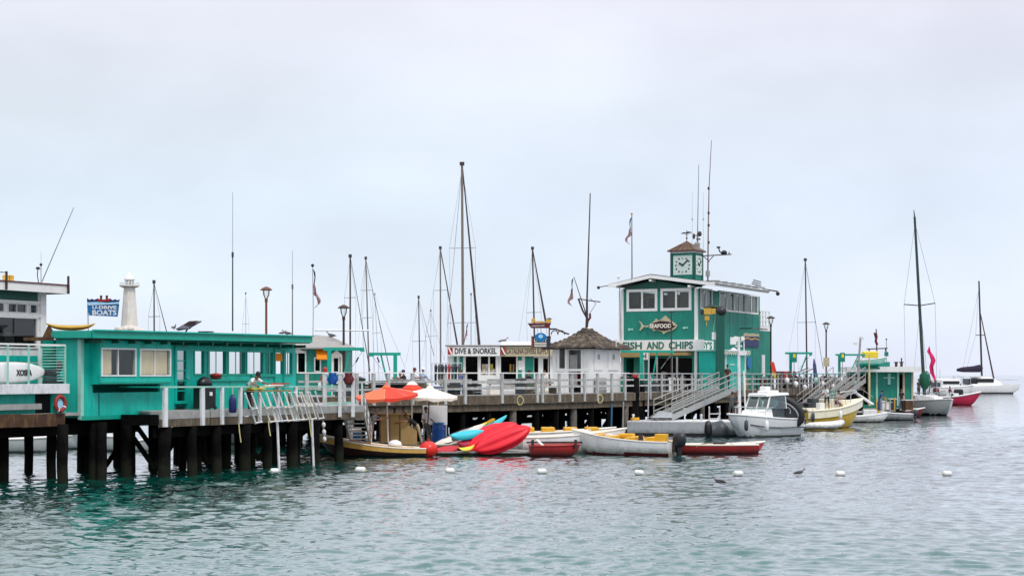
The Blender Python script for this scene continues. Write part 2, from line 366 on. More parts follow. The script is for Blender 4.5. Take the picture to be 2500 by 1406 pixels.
# ------------------------------------------------------------------ water
def make_water():
    rows = [-400, -100, -20, 5, 14, 20]
    y = 25.0
    while y < 110: rows.append(y); y *= 1.0021
    while y < 190: rows.append(y); y *= 1.0045
    while y < 9000: rows.append(y); y *= 1.03
    rows.append(15000)
    ys = np.array(rows)
    inner = np.linspace(-0.42, 0.42, 760)
    outer = np.array([0.46, 0.55, 0.65, 0.8, 1.0, 1.5, 2.5, 5.0])
    sx = np.concatenate([-outer[::-1], inner, outer])
    Yg, Sg = np.meshgrid(ys, sx, indexing='ij')
    Xg = Sg*(np.maximum(Yg, 25)+4)
    res = np.gradient(ys); res = np.abs(res)[:, None]
    rng = np.random.RandomState(3)
    Z = np.zeros_like(Xg); N = 100
    # gentle, slowly varying gusts so that the chop is not even
    gust = 1+0.35*np.sin(Xg*0.11+0.7*np.sin(Yg*0.07))*np.sin(Yg*0.083+1.3*np.sin(Xg*0.05))
    wx = Xg+0.5*np.sin(Yg*0.31+0.9)+0.3*np.sin(Xg*0.47); wy = Yg+0.6*np.sin(Xg*0.27+2.0)+0.35*np.sin(Yg*0.21)
    for i in range(N):
        lam = 0.26*(7.0**(rng.rand()**1.5)); k = 2*PI/lam
        th = rng.normal(0.2, 0.62)
        a = 0.0200/k*(1.15 if lam < .9 else 0.6)
        fade = np.clip((lam/(res*2.2)-1), 0, 1)
        ph = k*(wx*math.sin(th)+wy*math.cos(th))+rng.rand()*6.28
        Z += fade*a*(2.3*(0.5+0.5*np.sin(ph))**2.3-1.0)
    Z *= gust
    Z[np.abs(Sg) > 0.43] *= 0.3
    co = np.stack([Xg, Yg, Z], -1).reshape(-1, 3).astype(np.float32)
    nr, nc = Xg.shape
    idx = np.arange(nr*nc).reshape(nr, nc)
    q = np.stack([idx[:-1, :-1], idx[:-1, 1:], idx[1:, 1:], idx[1:, :-1]], -1).reshape(-1, 4)
    me = bpy.data.meshes.new('water'); me.vertices.add(len(co)); me.vertices.foreach_set('co', co.ravel())
    me.loops.add(q.size); me.loops.foreach_set('vertex_index', q.ravel())
    me.polygons.add(len(q)); me.polygons.foreach_set('loop_start', np.arange(0, q.size, 4)); me.polygons.foreach_set('loop_total', np.full(len(q), 4))
    me.polygons.foreach_set('use_smooth', np.ones(len(q), bool)); me.update(); me.validate()
    m = bpy.data.materials.new('sea_water'); m.use_nodes = True; t = m.node_tree; L = t.links.new
    b = t.nodes['Principled BSDF']; b.inputs['Roughness'].default_value = 0.05; b.inputs['IOR'].default_value = 1.45; b.inputs['Coat Weight'].default_value = 1.0; b.inputs['Coat IOR'].default_value = 1.45; b.inputs['Coat Roughness'].default_value = 0.05
    g = t.nodes.new('ShaderNodeNewGeometry')
    n0 = t.nodes.new('ShaderNodeTexNoise'); n0.inputs['Scale'].default_value = 0.045; n0.inputs['Detail'].default_value = 3; L(g.outputs['Position'], n0.inputs['Vector'])
    cr = t.nodes.new('ShaderNodeValToRGB'); L(n0.outputs['Fac'], cr.inputs[0])
    cr.color_ramp.elements[0].position = 0.35; cr.color_ramp.elements[0].color = (0.001, 0.030, 0.026, 1)
    cr.color_ramp.elements[1].position = 0.65; cr.color_ramp.elements[1].color = (0.001, 0.10, 0.075, 1)
    # shallow green water close in by the pier, deeper and bluer out in the bay
    sp = t.nodes.new('ShaderNodeSeparateXYZ'); L(g.outputs['Position'], sp.inputs[0])
    dx = t.nodes.new('ShaderNodeMapRange'); dx.inputs[1].default_value = -9.0; dx.inputs[2].default_value = 14.0; L(sp.outputs['X'], dx.inputs[0])
    mxx = t.nodes.new('ShaderNodeMix'); mxx.data_type = 'RGBA'; L(dx.outputs[0], mxx.inputs[0]); L(cr.outputs[0], mxx.inputs[6]); mxx.inputs[7].default_value = (0.012, 0.05, 0.062, 1)
    # reflected-sky brightness put into a lighter teal base towards the viewer
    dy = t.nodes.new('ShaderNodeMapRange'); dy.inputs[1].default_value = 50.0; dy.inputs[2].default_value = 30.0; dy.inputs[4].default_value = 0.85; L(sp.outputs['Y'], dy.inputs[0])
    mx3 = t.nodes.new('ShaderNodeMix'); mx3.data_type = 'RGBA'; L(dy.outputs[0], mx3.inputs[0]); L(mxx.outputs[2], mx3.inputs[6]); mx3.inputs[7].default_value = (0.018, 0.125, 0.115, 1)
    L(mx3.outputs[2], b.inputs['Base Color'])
    mp_ = t.nodes.new('ShaderNodeMapping'); mp_.inputs['Scale'].default_value = (1.0, 0.62, 1); L(g.outputs['Position'], mp_.inputs[0])
    n1 = t.nodes.new('ShaderNodeTexNoise'); n1.inputs['Scale'].default_value = 5.0; n1.inputs['Detail'].default_value = 4; n1.inputs['Roughness'].default_value = 0.55; L(mp_.outputs[0], n1.inputs['Vector'])
    bp = t.nodes.new('ShaderNodeBump'); bp.inputs['Strength'].default_value = 1.0; bp.inputs['Distance'].default_value = 0.02; L(n1.outputs['Fac'], bp.inputs['Height'])
    n2 = t.nodes.new('ShaderNodeTexNoise'); n2.inputs['Scale'].default_value = 0.55; n2.inputs['Detail'].default_value = 3; L(mp_.outputs[0], n2.inputs['Vector'])
    bp2 = t.nodes.new('ShaderNodeBump'); bp2.inputs['Strength'].default_value = 1.0; dfar = t.nodes.new('ShaderNodeMapRange'); dfar.inputs[1].default_value = 70.0; dfar.inputs[2].default_value = 320.0; dfar.inputs[3].default_value = 0.10; dfar.inputs[4].default_value = 0.75; L(sp.outputs['Y'], dfar.inputs[0]); L(dfar.outputs[0], bp2.inputs['Distance']); L(n2.outputs['Fac'], bp2.inputs['Height']); L(bp.outputs[0], bp2.inputs['Normal'])
    L(bp2.outputs[0], b.inputs['Normal']); L(bp2.outputs[0], b.inputs['Coat Normal'])
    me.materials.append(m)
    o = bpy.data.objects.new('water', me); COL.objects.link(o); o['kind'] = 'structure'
make_water()

# ------------------------------------------------------------------ axes of the place
U = Vector((0.47, 0.883)); V = Vector((0.883, -0.47))
ZD = 2.6                                   # main deck height
PS = Pl((-15.24, 55.0), U)                 # shack front (long face), s=0 at its left corner
PP = Pl((-12.7, 56.0), U)                  # front edge of the shack platform

def pile_mesh(r=0.2, h=4.2, name='pile', m=None):
    mb = MB(); rings = []
    n = 10
    for i in range(6):
        z = -1.6+h*i/5
        rings.append([(r*(1+0.10*math.sin(3*i+j*2.1))*math.cos(2*PI*j/n), r*(1+0.10*math.cos(2*i+j*1.7))*math.sin(2*PI*j/n), z) for j in range(n)])
    mb.loft(rings)
    return mb.mesh(name, m or pile, smooth=True)
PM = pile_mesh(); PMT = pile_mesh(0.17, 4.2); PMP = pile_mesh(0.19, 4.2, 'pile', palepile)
def pole_pile(root, x, y, top, me=None, r=1.0):
    o = inst('pile', me or PM, root, (x, y, 0), (R(random.uniform(-1, 1)), R(random.uniform(-1.2, 1.2)), random.uniform(0, 6)), (r, r, 1))
    o.scale.z = (top+1.6)/4.2; o.location.z = -1.6+1.6*o.scale.z
    return o

# ------------------------------------------------------------------ main pier
pier = thing('wooden_pier', 'long weathered wooden pier with pale railings carrying the green seafood building', 'pier')
poly = [(-17, 82), (-10.5, 76.5), (-8, 77.5), (-2.55, 82), (1.45, 86.5), (7, 95), (20, 117), (31.7, 140), (24, 148), (9, 130), (-4, 113), (-17, 101)]
MB().prism(poly, ZD-0.12, ZD, 'z').build('deck', greywood, pier)
front = poly[0:8]
def polyline(pts, step):
    out = []; carry = 0
    for a, b in zip(pts, pts[1:]):
        a, b = Vector(a), Vector(b); L = (b-a).length; n = max(1, round(L/step))
        for i in range(n): out.append(tuple(a.lerp(b, i/n)))
    out.append(tuple(pts[-1])); return out
def inset(a, b, d):     # point pair moved d metres back from the edge
    a, b = Vector(a), Vector(b); u = (b-a).normalized(); n = Vector((-u.y, u.x)); return a+n*d, b+n*d
for a, b in zip(front, front[1:]):
    L = (Vector(b)-Vector(a)).length; n = max(1, round(L/3.0))
    for row, (z0, z1, dd, mm) in enumerate(((ZD-0.50, ZD-0.02, -0.04, wood), (ZD-0.86, ZD-0.52, 0.10, wood))):
        for i in range(n):
            p, q = Vector(a).lerp(Vector(b), i/n), Vector(a).lerp(Vector(b), (i+1)/n-0.012/L)
            p, q = inset(p, q, dd+random.uniform(-0.012, 0.012)); dz = random.uniform(-0.012, 0.012)
            MB().bar((p.x, p.y, (z0+z1)/2+dz), (q.x, q.y, (z0+z1)/2+dz), 0.09, z1-z0).build('fascia_board', mm, pier)
# joist ends and bolts under the deck edge
jb = MB()
for p, q in zip(front, front[1:]):
    L = (Vector(q)-Vector(p)).length
    for i in range(int(L/1.0)):
        a = Vector(p).lerp(Vector(q), (i+.5)/int(L/1.0)); c, _ = inset(a, Vector(q), 0.15)
        e2, _ = inset(a, Vector(q), 9.0)
        jb.bar((c.x, c.y, ZD-0.27), (e2.x, e2.y, ZD-0.27), 0.12, 0.28)
o = jb.build('joists', wood, pier); o['kind'] = 'stuff'
def inside(p, pl):
    c = False; n = len(pl)
    for i in range(n):
        a, b = pl[i], pl[(i+1) % n]
        if (a[1] > p[1]) != (b[1] > p[1]) and p[0] < (b[0]-a[0])*(p[1]-a[1])/(b[1]-a[1])+a[0]: c = not c
    return c
k = 0
for p in polyline(front, 1.9):
    q, _ = inset(p, (p[0]+1, p[1]+1), 0.35)
    k += 1
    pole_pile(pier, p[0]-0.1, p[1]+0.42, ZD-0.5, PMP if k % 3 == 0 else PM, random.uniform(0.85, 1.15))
gx = 0
for i in range(-22, 34, 3):
    for j in range(76, 150, 3):
        x, y = i+random.uniform(-.5, .5)+(j % 2), j+random.uniform(-.5, .5)
        if inside((x, y-1.6), poly) and inside((x-1, y-2), poly) and inside((x, y+0.5), poly):
            pole_pile(pier, x, y, ZD-0.45, PM, random.uniform(0.8, 1.2)); gx += 1
# heavy caps and plank bracing between the piles
cb = MB()
for d in (1.2, 4.2, 7.2, 10.5):
    for a, b in zip(front[1:], front[2:]):
        p, q = inset(a, b, d); cb.bar((p.x, p.y, ZD-0.62), (q.x, q.y, ZD-0.62), 0.3, 0.36)
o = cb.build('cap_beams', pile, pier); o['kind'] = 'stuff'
for d in (2.5, 6.0, 9.5):
    for a, b in zip(front[1:], front[2:]):
        L = (Vector(b)-Vector(a)).length; n = max(1, int(L/2.6))
        for i in range(n):
            p, q = inset(Vector(a).lerp(Vector(b), i/n), Vector(a).lerp(Vector(b), (i+1)/n), d)
            if random.random() < .85: MB().bar((p.x, p.y, 0.15), (q.x, q.y, ZD-0.6), 0.07, 0.26).build('brace', pile, pier)
# lower walers that close the back of the understructure
for d, z in ((11.5, 0.55), (11.5, 1.1), (11.5, 1.65)):
    for a, b in zip(front[1:], front[2:]):
        p, q = inset(a, b, d); MB().bar((p.x, p.y, z), (q.x, q.y, z), 0.12, 0.42).build('waler', pile, pier)
# railing
PMESH = MB().box(-0.09, 0.09, -0.06, 0.06, -0.46, 1.16).mesh('post', railgrey)
PMESH2 = MB().box(-0.055, 0.055, -0.05, 0.05, -0.46, 1.13).mesh('post', railgrey)
PMESH3 = MB().box(-0.055, 0.055, -0.05, 0.05, -0.5, 1.13).mesh('post', greywood)
def rail_run(root, a, b, posts, zd, zs=(1.18,), wide=0.16, mm=None, topm=None, pm=None, off=-0.10, hh=0.10):
    a, b = Vector(a), Vector(b); ang = math.atan2(b.y-a.y, b.x-a.x)
    for t in posts:
        p = a.lerp(b, t); q, _ = inset(p, p+(b-a), off)
        inst('post', pm or PMESH, root, (q.x, q.y, zd), (0, R(random.uniform(-.6, .6)), ang))
    for i, z in enumerate(zs):
        p, q = inset(a, b, off+(0.0 if i == 0 else 0.09))
        MB().bar((p.x, p.y, zd+z), (q.x, q.y, zd+z), wide if i == 0 else 0.05, 0.06 if i == 0 else hh).build('handrail' if i == 0 else 'rail', (topm or white) if i == 0 else (mm or railgrey), root)
def tpx(a, b, px):
    a, b = Vector(a), Vector(b); k = (px-CX)/F; d = b-a
    return (k*a.y-a.x)/(d.x-k*d.y)
def rr(a, b, pxs, **k): rail_run(pier, a, b, [tpx(a, b, p) for p in pxs], ZD, **k)
rr(poly[1], poly[2], [748, 790, 838], zs=(1.18, 0.75, 0.4))
rr(poly[2], poly[3], [868, 909, 945, 1004, 1084], zs=(1.18, 0.72, 0.34))
rr(poly[3], poly[4], [1132, 1222, 1308], zs=(1.18, 0.70, 0.36), hh=0.14)
rr(poly[4], poly[5], [1320, 1362, 1393, 1423, 1455, 1490, 1522], zs=(1.18, 0.78, 0.42), hh=0.12, pm=PMESH)
rr(poly[5], poly[6], [1555, 1584, 1612, 1638, 1662, 1686, 1710, 1735, 1760, 1785, 1810, 1834, 1858, 1880, 1896], zs=(1.16, 0.78, 0.42), pm=PMESH2, topm=railgrey)
rr(poly[6], poly[7], [1905+i*14.5 for i in range(14)], zs=(1.16, 0.78, 0.42), pm=PMESH3, topm=tealtrim, mm=greywood)
# bench backs and planks on the deck behind the first rail
for (xa, ya, xb, yb, z, hh, mm) in ((-7, 81, -2.3, 84.2, 0.62, 0.12, wood), (-7, 81, -2.3, 84.2, 0.22, 0.1, greywood), (-2, 84.3, 1.2, 87.3, 0.62, .12, wood), (-2, 84.3, 1.2, 87.3, .84, .1, greywood)):
    pass
# vertical dark boards and hung floats along the far fence
BM = [MB().box(-.10, .10, -.025, .025, -.35, 1.02).mesh('fence_board', m_) for m_ in (wood, brownwood, pile)]
for a_, b_, n_, prob in ((poly[6], poly[7], 74, .86), (poly[5], poly[6], 62, .32)):
    a_, b_ = Vector(a_), Vector(b_); an_ = math.atan2(b_.y-a_.y, b_.x-a_.x)
    for i in range(n_):
        if random.random() > prob: continue
        p_, _ = inset(a_.lerp(b_, (i+.5)/n_), b_+(b_-a_), .12+random.uniform(0, .05)); o = inst('fence_board', random.choice(BM), pier, (p_.x, p_.y, ZD+random.uniform(-.05, .05)), (0, R(random.uniform(-1.5, 1.5)), an_)); o.scale.z = random.uniform(.75, 1.0)
reanchor(pier, (7, 95, ZD))
fl_l = ['small white float hung on the far fence, %s' % s_ for s_ in ('nearest the annex', 'second from the annex', 'below the deck chairs', 'below the furled navy umbrella', 'left of the far lamp post', 'right of the far lamp post', 'under the far davit post', 'last before the landing station')]
for i, px in enumerate((1912, 1934, 1956, 1983, 1999, 2026, 2044, 2078)):
    t_ = tpx(poly[6], poly[7], px); p_ = Vector(poly[6]).lerp(Vector(poly[7]), t_); o = tag(MB().lathe([(.04, -.26), (.17, -.18), (.2, 0), (.17, .18), (.04, .26)], n=12).tube((0, 0, .25), (0, 0, .5), .02).build('fence_float', (gel, gel, oldwhite, palegreen)[i % 4], None, smooth=True), fl_l[i], 'float', 'floats on the far fence')
    o.location = (p_.x+.25, p_.y-.15, ZD+.62-.28*(i % 3))
benches = [(-5.4, 82.2, 0), (-2.9, 84.2, 1), (-0.3, 86.6, 2), (1.7, 89.2, 3)]
for x, y, i in benches:
    b = thing('deck_bench', ['weathered plank bench on the pier deck, nearest the orange parasol', 'weathered plank bench on the pier deck behind the first thick railing post', 'plank bench on the pier deck in front of the dive shop doorway', 'plank bench on the pier deck just left of the white ticket kiosk'][i], 'bench', (x, y, ZD), math.atan2(3, 4), 'benches behind the pier railing')
    for q in range(3): MB().box(-1.1, 1.1, -0.2+q*.15, -0.07+q*.15, 0.42, 0.46).build('slat', wood, b)
    for q in range(2): MB().box(-1.1, 1.1, 0.28, 0.32, 0.55+q*.17, 0.68+q*.17).build('back_slat', greywood, b)
    for q in (-.9, .9):
        MB().box(q-.05, q+.05, -.2, .34, 0, .42).build('leg', wood, b); MB().box(q-.04, q+.04, .3, .36, .42, .86).build('back_post', wood, b)

# ------------------------------------------------------------------ shack platform, left deck
plat = thing('wooden_platform', 'timber pile platform in front of the teal boat hire shack', 'platform')
zp = 2.36
def PSw(x, y, z=0): return PS.w(x, y, z)
pe = (-7.45, 65.9); pr = (-6.35, 66.6)
pc = [PSw(4.2, -1.75), None]
ppoly = [tuple(PS.w(-6, -0.0, 0))[:2], tuple(PS.w(3.0, 0.02, 0))[:2], (-13.05, 56.15), (-12.7, 56.0), pe, pr, (-8.2, 77), tuple(PS.w(20, 4, 0))[:2], tuple(PS.w(-6, 6.2, 0))[:2]]
MB().prism([(p[0], p[1]) for p in ppoly], zp-0.1, zp, 'z').build('deck', greywood, plat)
def boards(root, a, b, z0, z1, n, mm, dd=-0.04, nm='fascia_board'):
    for i in range(n):
        p, q = Vector(a).lerp(Vector(b), i/n), Vector(a).lerp(Vector(b), (i+1)/n-0.004)
        p, q = inset(p, q, dd+random.uniform(-0.012, 0.012)); dz = random.uniform(-.012, .012)
        MB().bar((p.x, p.y, (z0+z1)/2+dz), (q.x, q.y, (z0+z1)/2+dz), 0.08, z1-z0).build(nm, mm, root)
fa, fb = (-12.7, 56.0), pe
boards(plat, fa, fb, zp-0.27, zp-0.0, 4, greywood); boards(plat, fa, fb, zp-0.56, zp-0.29, 4, wood)
boards(plat, fb, pr, zp-0.27, zp, 1, greywood); boards(plat, fb, pr, zp-0.56, zp-0.29, 1, wood)
boards(plat, (-14.2, 56.75), fa, zp-0.5, zp-.12, 1, pile)
# dark beams below
boards(plat, fa, fb, zp-0.95, zp-0.6, 3, pile, 0.25, 'beam')
for i, t in enumerate([0.0, .14, .27, .42, .55, .70, .84, 1.0]):
    p = Vector(fa).lerp(Vector(fb), t)
    pole_pile(plat, p.x+.1, p.y+.35, zp-.55, PM, 1.15 if i in (0, 3, 5) else .95)
for q in (1.6, 3.4, 5.4):
    for i in range(8):
        p = PS.w(1.0+i*1.75+random.uniform(-.3, .3), q-1.5, 0)
        if i < 2 and q > 1.7: continue
        pole_pile(plat, p.x, p.y, zp-.4, PM, random.uniform(.8, 1.1))
for a, b in ((1.0, 5.5), (5.5, 9.8)):
    for q in (0.5, 2.5, 4.0):
        p, r = PS.w(a, q, 0), PS.w(b, q, 0); MB().bar((p.x, p.y, zp-.35), (r.x, r.y, zp-.35), .25, .45).build('beam', pile, plat)
for q in (0.2, 2.6):
    for i in range(6):
        p, r = PS.w(2.5+i*1.6, q, 0), PS.w(4.1+i*1.6, q, 0)
        MB().bar((p.x, p.y, .2 if i % 2 else 1.8), (r.x, r.y, 1.8 if i % 2 else .2), .06, .2).build('brace', pile, plat)
# left part: dark piles under the shack and the balcony
for px, yb in ((10, 1172), (70, 1150), (125, 1165), (153, 1178), (198, 1145), (248, 1167), (320, 1152), (-40, 1178), (-85, 1160)):
    Y = F*HC/(yb-HY); pole_pile(plat, (px-CX)*Y/F, Y, 2.0, PM, 0.42*0.5/0.2*.9 if px in (153, 248) else 0.85)
# edge beams under shack and balcony
LB0, LB1 = PS.w(-9, 0.02, 0), PS.w(-0.75, 0.02, 0)
boards(plat, LB0[:2], LB1[:2], 1.92, 2.36, 4, brownwood, 0.0, 'edge_beam')
boards(plat, tuple(PS.w(-9, .5, 0))[:2], tuple(PS.w(3.6, .5, 0))[:2], 1.55, 1.95, 3, pile, 0.0, 'beam')
boards(plat, tuple(PS.w(-9, 4.5, 0))[:2], tuple(PS.w(9, 4.5, 0))[:2], 1.85, 2.25, 3, pile, 0.0, 'beam')
# rail of the platform
RP = MB().box(-0.075, 0.075, -0.05, 0.05, -0.55, 0.86).mesh('post', oldwhite)
pxs = [397, 488, 536, 581, 628, 673, 716]
for px in pxs:
    t = tpx(fa, fb, px); p = Vector(fa).lerp(Vector(fb), t); q, _ = inset(p, p+U, -0.12)
    inst('post', RP, plat, (q.x, q.y, zp), (0, R(random.uniform(-1, 1)), PP.rz), (1.25 if px in (397, 488) else .9, 1, 1))
p, q = inset(fa, fb, -0.10); MB().bar((p.x, p.y, zp+.89), (q.x, q.y, zp+.84), .14, .06).build('handrail', palegreen, plat)
p, q = inset((-14.3, 56.9), fa, -0.05); MB().bar((p.x, p.y, zp+.89), (q.x, q.y, zp+.89), .12, .05).build('handrail', tealtrim, plat)
for px in (794, 830, 862):
    P = WZ(px, 0, 65.8); inst('post', MB().box(-.07, .07, -.05, .05, -.45, 1.35).mesh('post', oldwhite), plat, (P.x, P.y, zp))
MB().bar((-7.9, 65.8, zp+1.35), (-6.65, 65.8, zp+1.4), .14, .06).build('handrail', oldwhite, plat)
MB().bar((-7.9, 65.8, zp+.1), (-6.65, 65.8, zp+.16), .05, .09).build('rail', palegreen, plat)
MB().bar((-7.9, 65.8, zp+.65), (-6.65, 65.8, zp+.7), .05, .09).build('rail', oldwhite, plat)
# thin pipes running down to the water
for px, Y in ((680, 60.6), (764, 63.5)):
    P = WZ(px, 0, Y); MB().tube((P.x-.05, P.y, 1.9), (P.x+.05, P.y, -.6), .05).build('standpipe', oldwhite, plat)
reanchor(plat, (-12.7, 56, zp))

# ------------------------------------------------------------------ teal boat hire shack
sh = thing('boat_hire_shack', 'teal painted boat hire shack with a flat roof and long serving windows', 'shack', (PS.o.x, PS.o.y, 0), PS.rz)
zs0 = PS.z(197, 1020)
sE = PS.s(722)
ztop = 5.0
bx0, bx1 = PS.s(240), PS.s(417)
off = 0.45
by0, by1 = PS.s(245, off), PS.s(417, off)
win = [PS.r(475, 497, 858, 912), PS.r(508, 551, 858, 912), PS.r(558, 597, 860, 910), PS.r(603, 641, 861, 911), PS.r(651, 666, 862, 911), PS.r(697, 712, 862, 910)]
zw0 = win[1][2]; zw1 = win[1][3]
win = [(a, b, zw0, zw1) for a, b, c, d in win]
door = PS.r(430, 452, 856, 978); door2 = (PS.s(672), PS.s(690), PS.z(680, 968), PS.z(680, 858))
wf = MB(); wallh(wf, 0, sE, zs0, ztop, 0, 0.12, [(by0+.1, by1-.1, 3.05, 4.75), (door[0]-.1, door[1]+.1, zp, door[3]+.08)]+win+[(door2[0], door2[1], zw0, zw1)])
wf.build('front_wall', teal, sh)
D = 2.7; DR = 4.6
wallh(MB(), 4.2, sE, zp-.1, ztop, D, D+.12, [(7.0+i*1.15, 7.0+i*1.15+1.0, zw0-.25, zw1+.15) for i in range(6)]).build('back_wall', teal, sh)
MB().box(0, .12, .12, 1.1, zs0, ztop).build('side_wall', teal, sh); MB().bar((.06, 1.15, (zs0+ztop)/2), (4.2, D+.06, (zs0+ztop)/2), .12, ztop-zs0).build('angled_wall', teal, sh); MB().box(sE-.12, sE, .12, D, zs0, zw0-.2).box(sE-.12, sE, .12, .25, zw0-.2, ztop).box(sE-.12, sE, 1.3, 1.4, zw0-.2, ztop).box(sE-.12, sE, .25, D, zw1+.12, ztop).build('end_wall', teal, sh); MB().box(bx1+.35, bx1+.45, .12, D, zp, ztop).build('partition', teal, sh)
MB().prism([(.12, .12), (sE-.12, .12), (sE-.12, D), (4.2, D), (.12, 1.1)], zp-.08, zp-.02, 'z').build('floor', inter, sh)
for x_ in [.55]+[bx1+.95, bx1+1.5]: MB().box(x_-.02, x_+.02, -.014, 0, zs0+.07 if x_ < 1 else zp, ztop-.02 if x_ < 1 else zw0-.1).build('batten', teal, sh)
MB().box(0.02, 0.10, -.05, -.0, zs0-.06, ztop).box(-.05, .02, -.05, .1, zs0-.06, ztop).build('corner_post', palegreen, sh)
MB().box(-.02, bx1-.1, -.05, 0, zs0-.08, zs0+.07).build('skirting', tealtrim, sh)
MB().box(bx0+.01, bx0+.05, -.012, 0, zs0+.07, 3.1).build('downpipe', black, sh)
# projecting bay with two sliding windows
bz0 = PS.z(330, 934, off); bz1 = 4.92
w1, w2 = PS.r(249, 329, 853, 915, off), PS.r(343, 414, 853, 913, off)
zz0, zz1 = w1[2], w1[3]
bay = wallh(MB(), by0, by1, bz0, bz1, -off, -off+.08, [(w1[0], w1[1], zz0, zz1), (w2[0], w2[1], zz0, zz1)])
bay.box(by0, by0+.08, -off+.08, 0, bz0, bz1); bay.box(by1-.08, by1, -off+.08, 0, bz0, bz1)
bay.box(by0, by1, -off+.004, .1, bz0-.05, bz0); bay = bay.build('bay', teal, sh)
MB().box(by0-.03, by1+.03, -off-.04, -off, bz0-.02, bz0+.05).build('sill', tealtrim, bay)
for w in (w1, w2):
    window(sh, w[0], w[1], zz0, zz1, -off, .05, 2, 1, white, glass)
    MB().box(w[0]+.02, w[0]+(w[1]-w[0])*(.36 if w is w1 else 1.0)-.04, -off+.085, -off+.1, zz0+.02, zz1).build('blind', curtain, sh)
MB().cbox(((w1[0]+w1[1])/2+.25, .5, zz0+.25), (.25, .2, .55)).ball(((w1[0]+w1[1])/2+.25, .5, zz0+.62), .13).build('mannequin', ivory, sh)
# door with a column of small panes
dw = window(sh, door[0], door[1], door[2], door[3], -.02, .11, 1, 5, teal, dglass, name='door', mw=.045)
MB().ball((door[1]+.06, -.1, (door[2]+door[3])/2-.1), .035).build('handle', steel, dw)
MB().box(door[0]-.12, door[1]+.12, -.06, -.0, door[3]+.11, door[3]+.2).build('lintel', tealtrim, sh)
MB().box(door[0]-.05, door[1]+.05, .5, .55, zp, zp+.9).build('inner_panel', oldwhite, sh)
d2 = MB().box(door2[0]-.1, door2[0]-.02, -.05, 0, zp, ztop-.3).box(door2[1]+.02, door2[1]+.1, -.05, 0, zp, ztop-.3).box(door2[0]-.1, door2[1]+.1, -.05, 0, ztop-.3, ztop-.22).build('door', tealtrim, sh)
MB().box(door2[0]+.03, door2[1]-.03, -.0, .02, zw1-.35, zw1-.02).build('orange_notice', awnor, sh)
# window frames of the serving side
for i, (a, b, c, d) in enumerate(win):
    f = MB().box(a-.06, b+.06, -.03, .0, c-.07, c).box(a-.05, a, -.03, 0, c, d).box(b, b+.05, -.03, 0, c, d).build('window', tealtrim, sh)
    MB().box(a, b, .06, .066, c, d).build('pane', glass, f)
    if i not in (0,): MB().box((a+b)/2-.02, (a+b)/2+.02, .04, .056, c, d).build('mullion', tealtrim, f)
# two serving counters, shelf edge
c0, c1 = PS.s(512, .55), PS.s(604, .55); zc = PS.z(560, 926, .55)
MB().box(c0, c1, -.6, -.02, zp, zc-.06).build('counter', teal, sh)
MB().box(c0-.06, c1+.06, -.68, -.02, zc-.06, zc).build('counter_top', tealtrim, sh)
MB().box((c0+c1)/2-.02, (c0+c1)/2+.02, -.615, -.6, zp+.05, zc-.06).build('trim_strip', tealtrim, sh)
MB().box(PS.s(612), PS.s(668), -.09, -.02, zw0-.12, zw0-.03).build('shelf', tealtrim, sh)
# roof slab with deep fascia and rafter tails
def rz_(px, py): return PS.z(px, py, .8)
rx0, rx1 = -.25, PS.s(757, .8)
ra, rb = rz_(245, 807), rz_(755, 821)
r = MB(); 
for (yy, t, zt) in ((-.85, .27, 0), ):
    pass
vs = []
rp_ = [(rx0, -.8), (rx1, -.8), (rx1, DR+.5), (4.4, DR+.5), (rx0, 1.0)]
def rzz(x, y): return ra+(rb-ra)*(x-rx0)/(rx1-rx0)+.06*(y+.8)/6
MB().add([(x, y, rzz(x, y)-.30) for x, y in rp_]+[(x, y, rzz(x, y)-.1) for x, y in rp_], [(4, 3, 2, 1, 0), (5, 6, 7, 8, 9)]+[(i, (i+1) % 5, 5+(i+1) % 5, 5+i) for i in range(5)]).build('roof', tarroof, sh)
vs = [(rx0, -.8, ra-.30), (rx1, -.8, rb-.30), (rx1, DR+.5, rb-.20), (rx0, DR+.5, ra-.20), (rx0, -.8, ra-.1), (rx1, -.8, rb-.1), (rx1, DR+.5, rb-.02), (rx0, DR+.5, ra-.02)]
MB().bar((rx0-.04, -.85, ra-.135), (rx1+.04, -.85, rb-.135), .09, .27).build('fascia', tealtrim, sh)
MB().bar((rx0-.06, -.90, ra+.01), (rx1+.06, -.90, rb+.01), .16, .05).build('gutter', teal, sh)
MB().bar((rx0-.05, -.79, ra-.135), (rx0-.05, 1.05, ra-.12), .09, .26).build('fascia', tealtrim, sh)
for i in range(15):
    x = rx0+.5+i*(rx1-rx0-.8)/14; MB().box(x-.04, x+.04, -.78, 0, ra-.42-.0, ra-.305).build('rafter', dgreen, sh)
# low parapet box on the left of the roof
MB().box(rx0-.5, rx0-.12, .9, 2.0, ra-.34, ra-.22).build('side_canopy', brownwood, sh)

# ------------------------------------------------------------------ things on the shack roof
def PSo(px, off=-1.5): return PS.w(PS.s(px, off), -off, 0)
def roofz(px): return ra+(rb-ra)*(px-245)/510
P = PSo(463, -0.2); z0 = roofz(463)-.1
t = thing('solar_panel', 'tilted dark solar panel on a bent stand on the teal shack roof', 'solar panel', (P.x, P.y, z0), 0)
MB().path([(-.42, 0, -.1), (-.2, 0, .1), (-.05, 0, .35)], .03).build('stand', darkmetal, t)
MB().prism([(-.5, .22), (.02, .30), (.32, .62), (-.02, .60)], -.02, .02, 'y').xf(Matrix.Identity(4)).build('frame', darkmetal, t)
pn = MB(); pn.add([(-.48, -.25, .3), (.0, -.35, .3), (.42, .2, .62), (-.1, .3, .6)], [(0, 1, 2, 3)]); pn.add([(-.48, -.25, .26), (.0, -.35, .26), (.42, .2, .58), (-.1, .3, .56)], [(3, 2, 1, 0)])
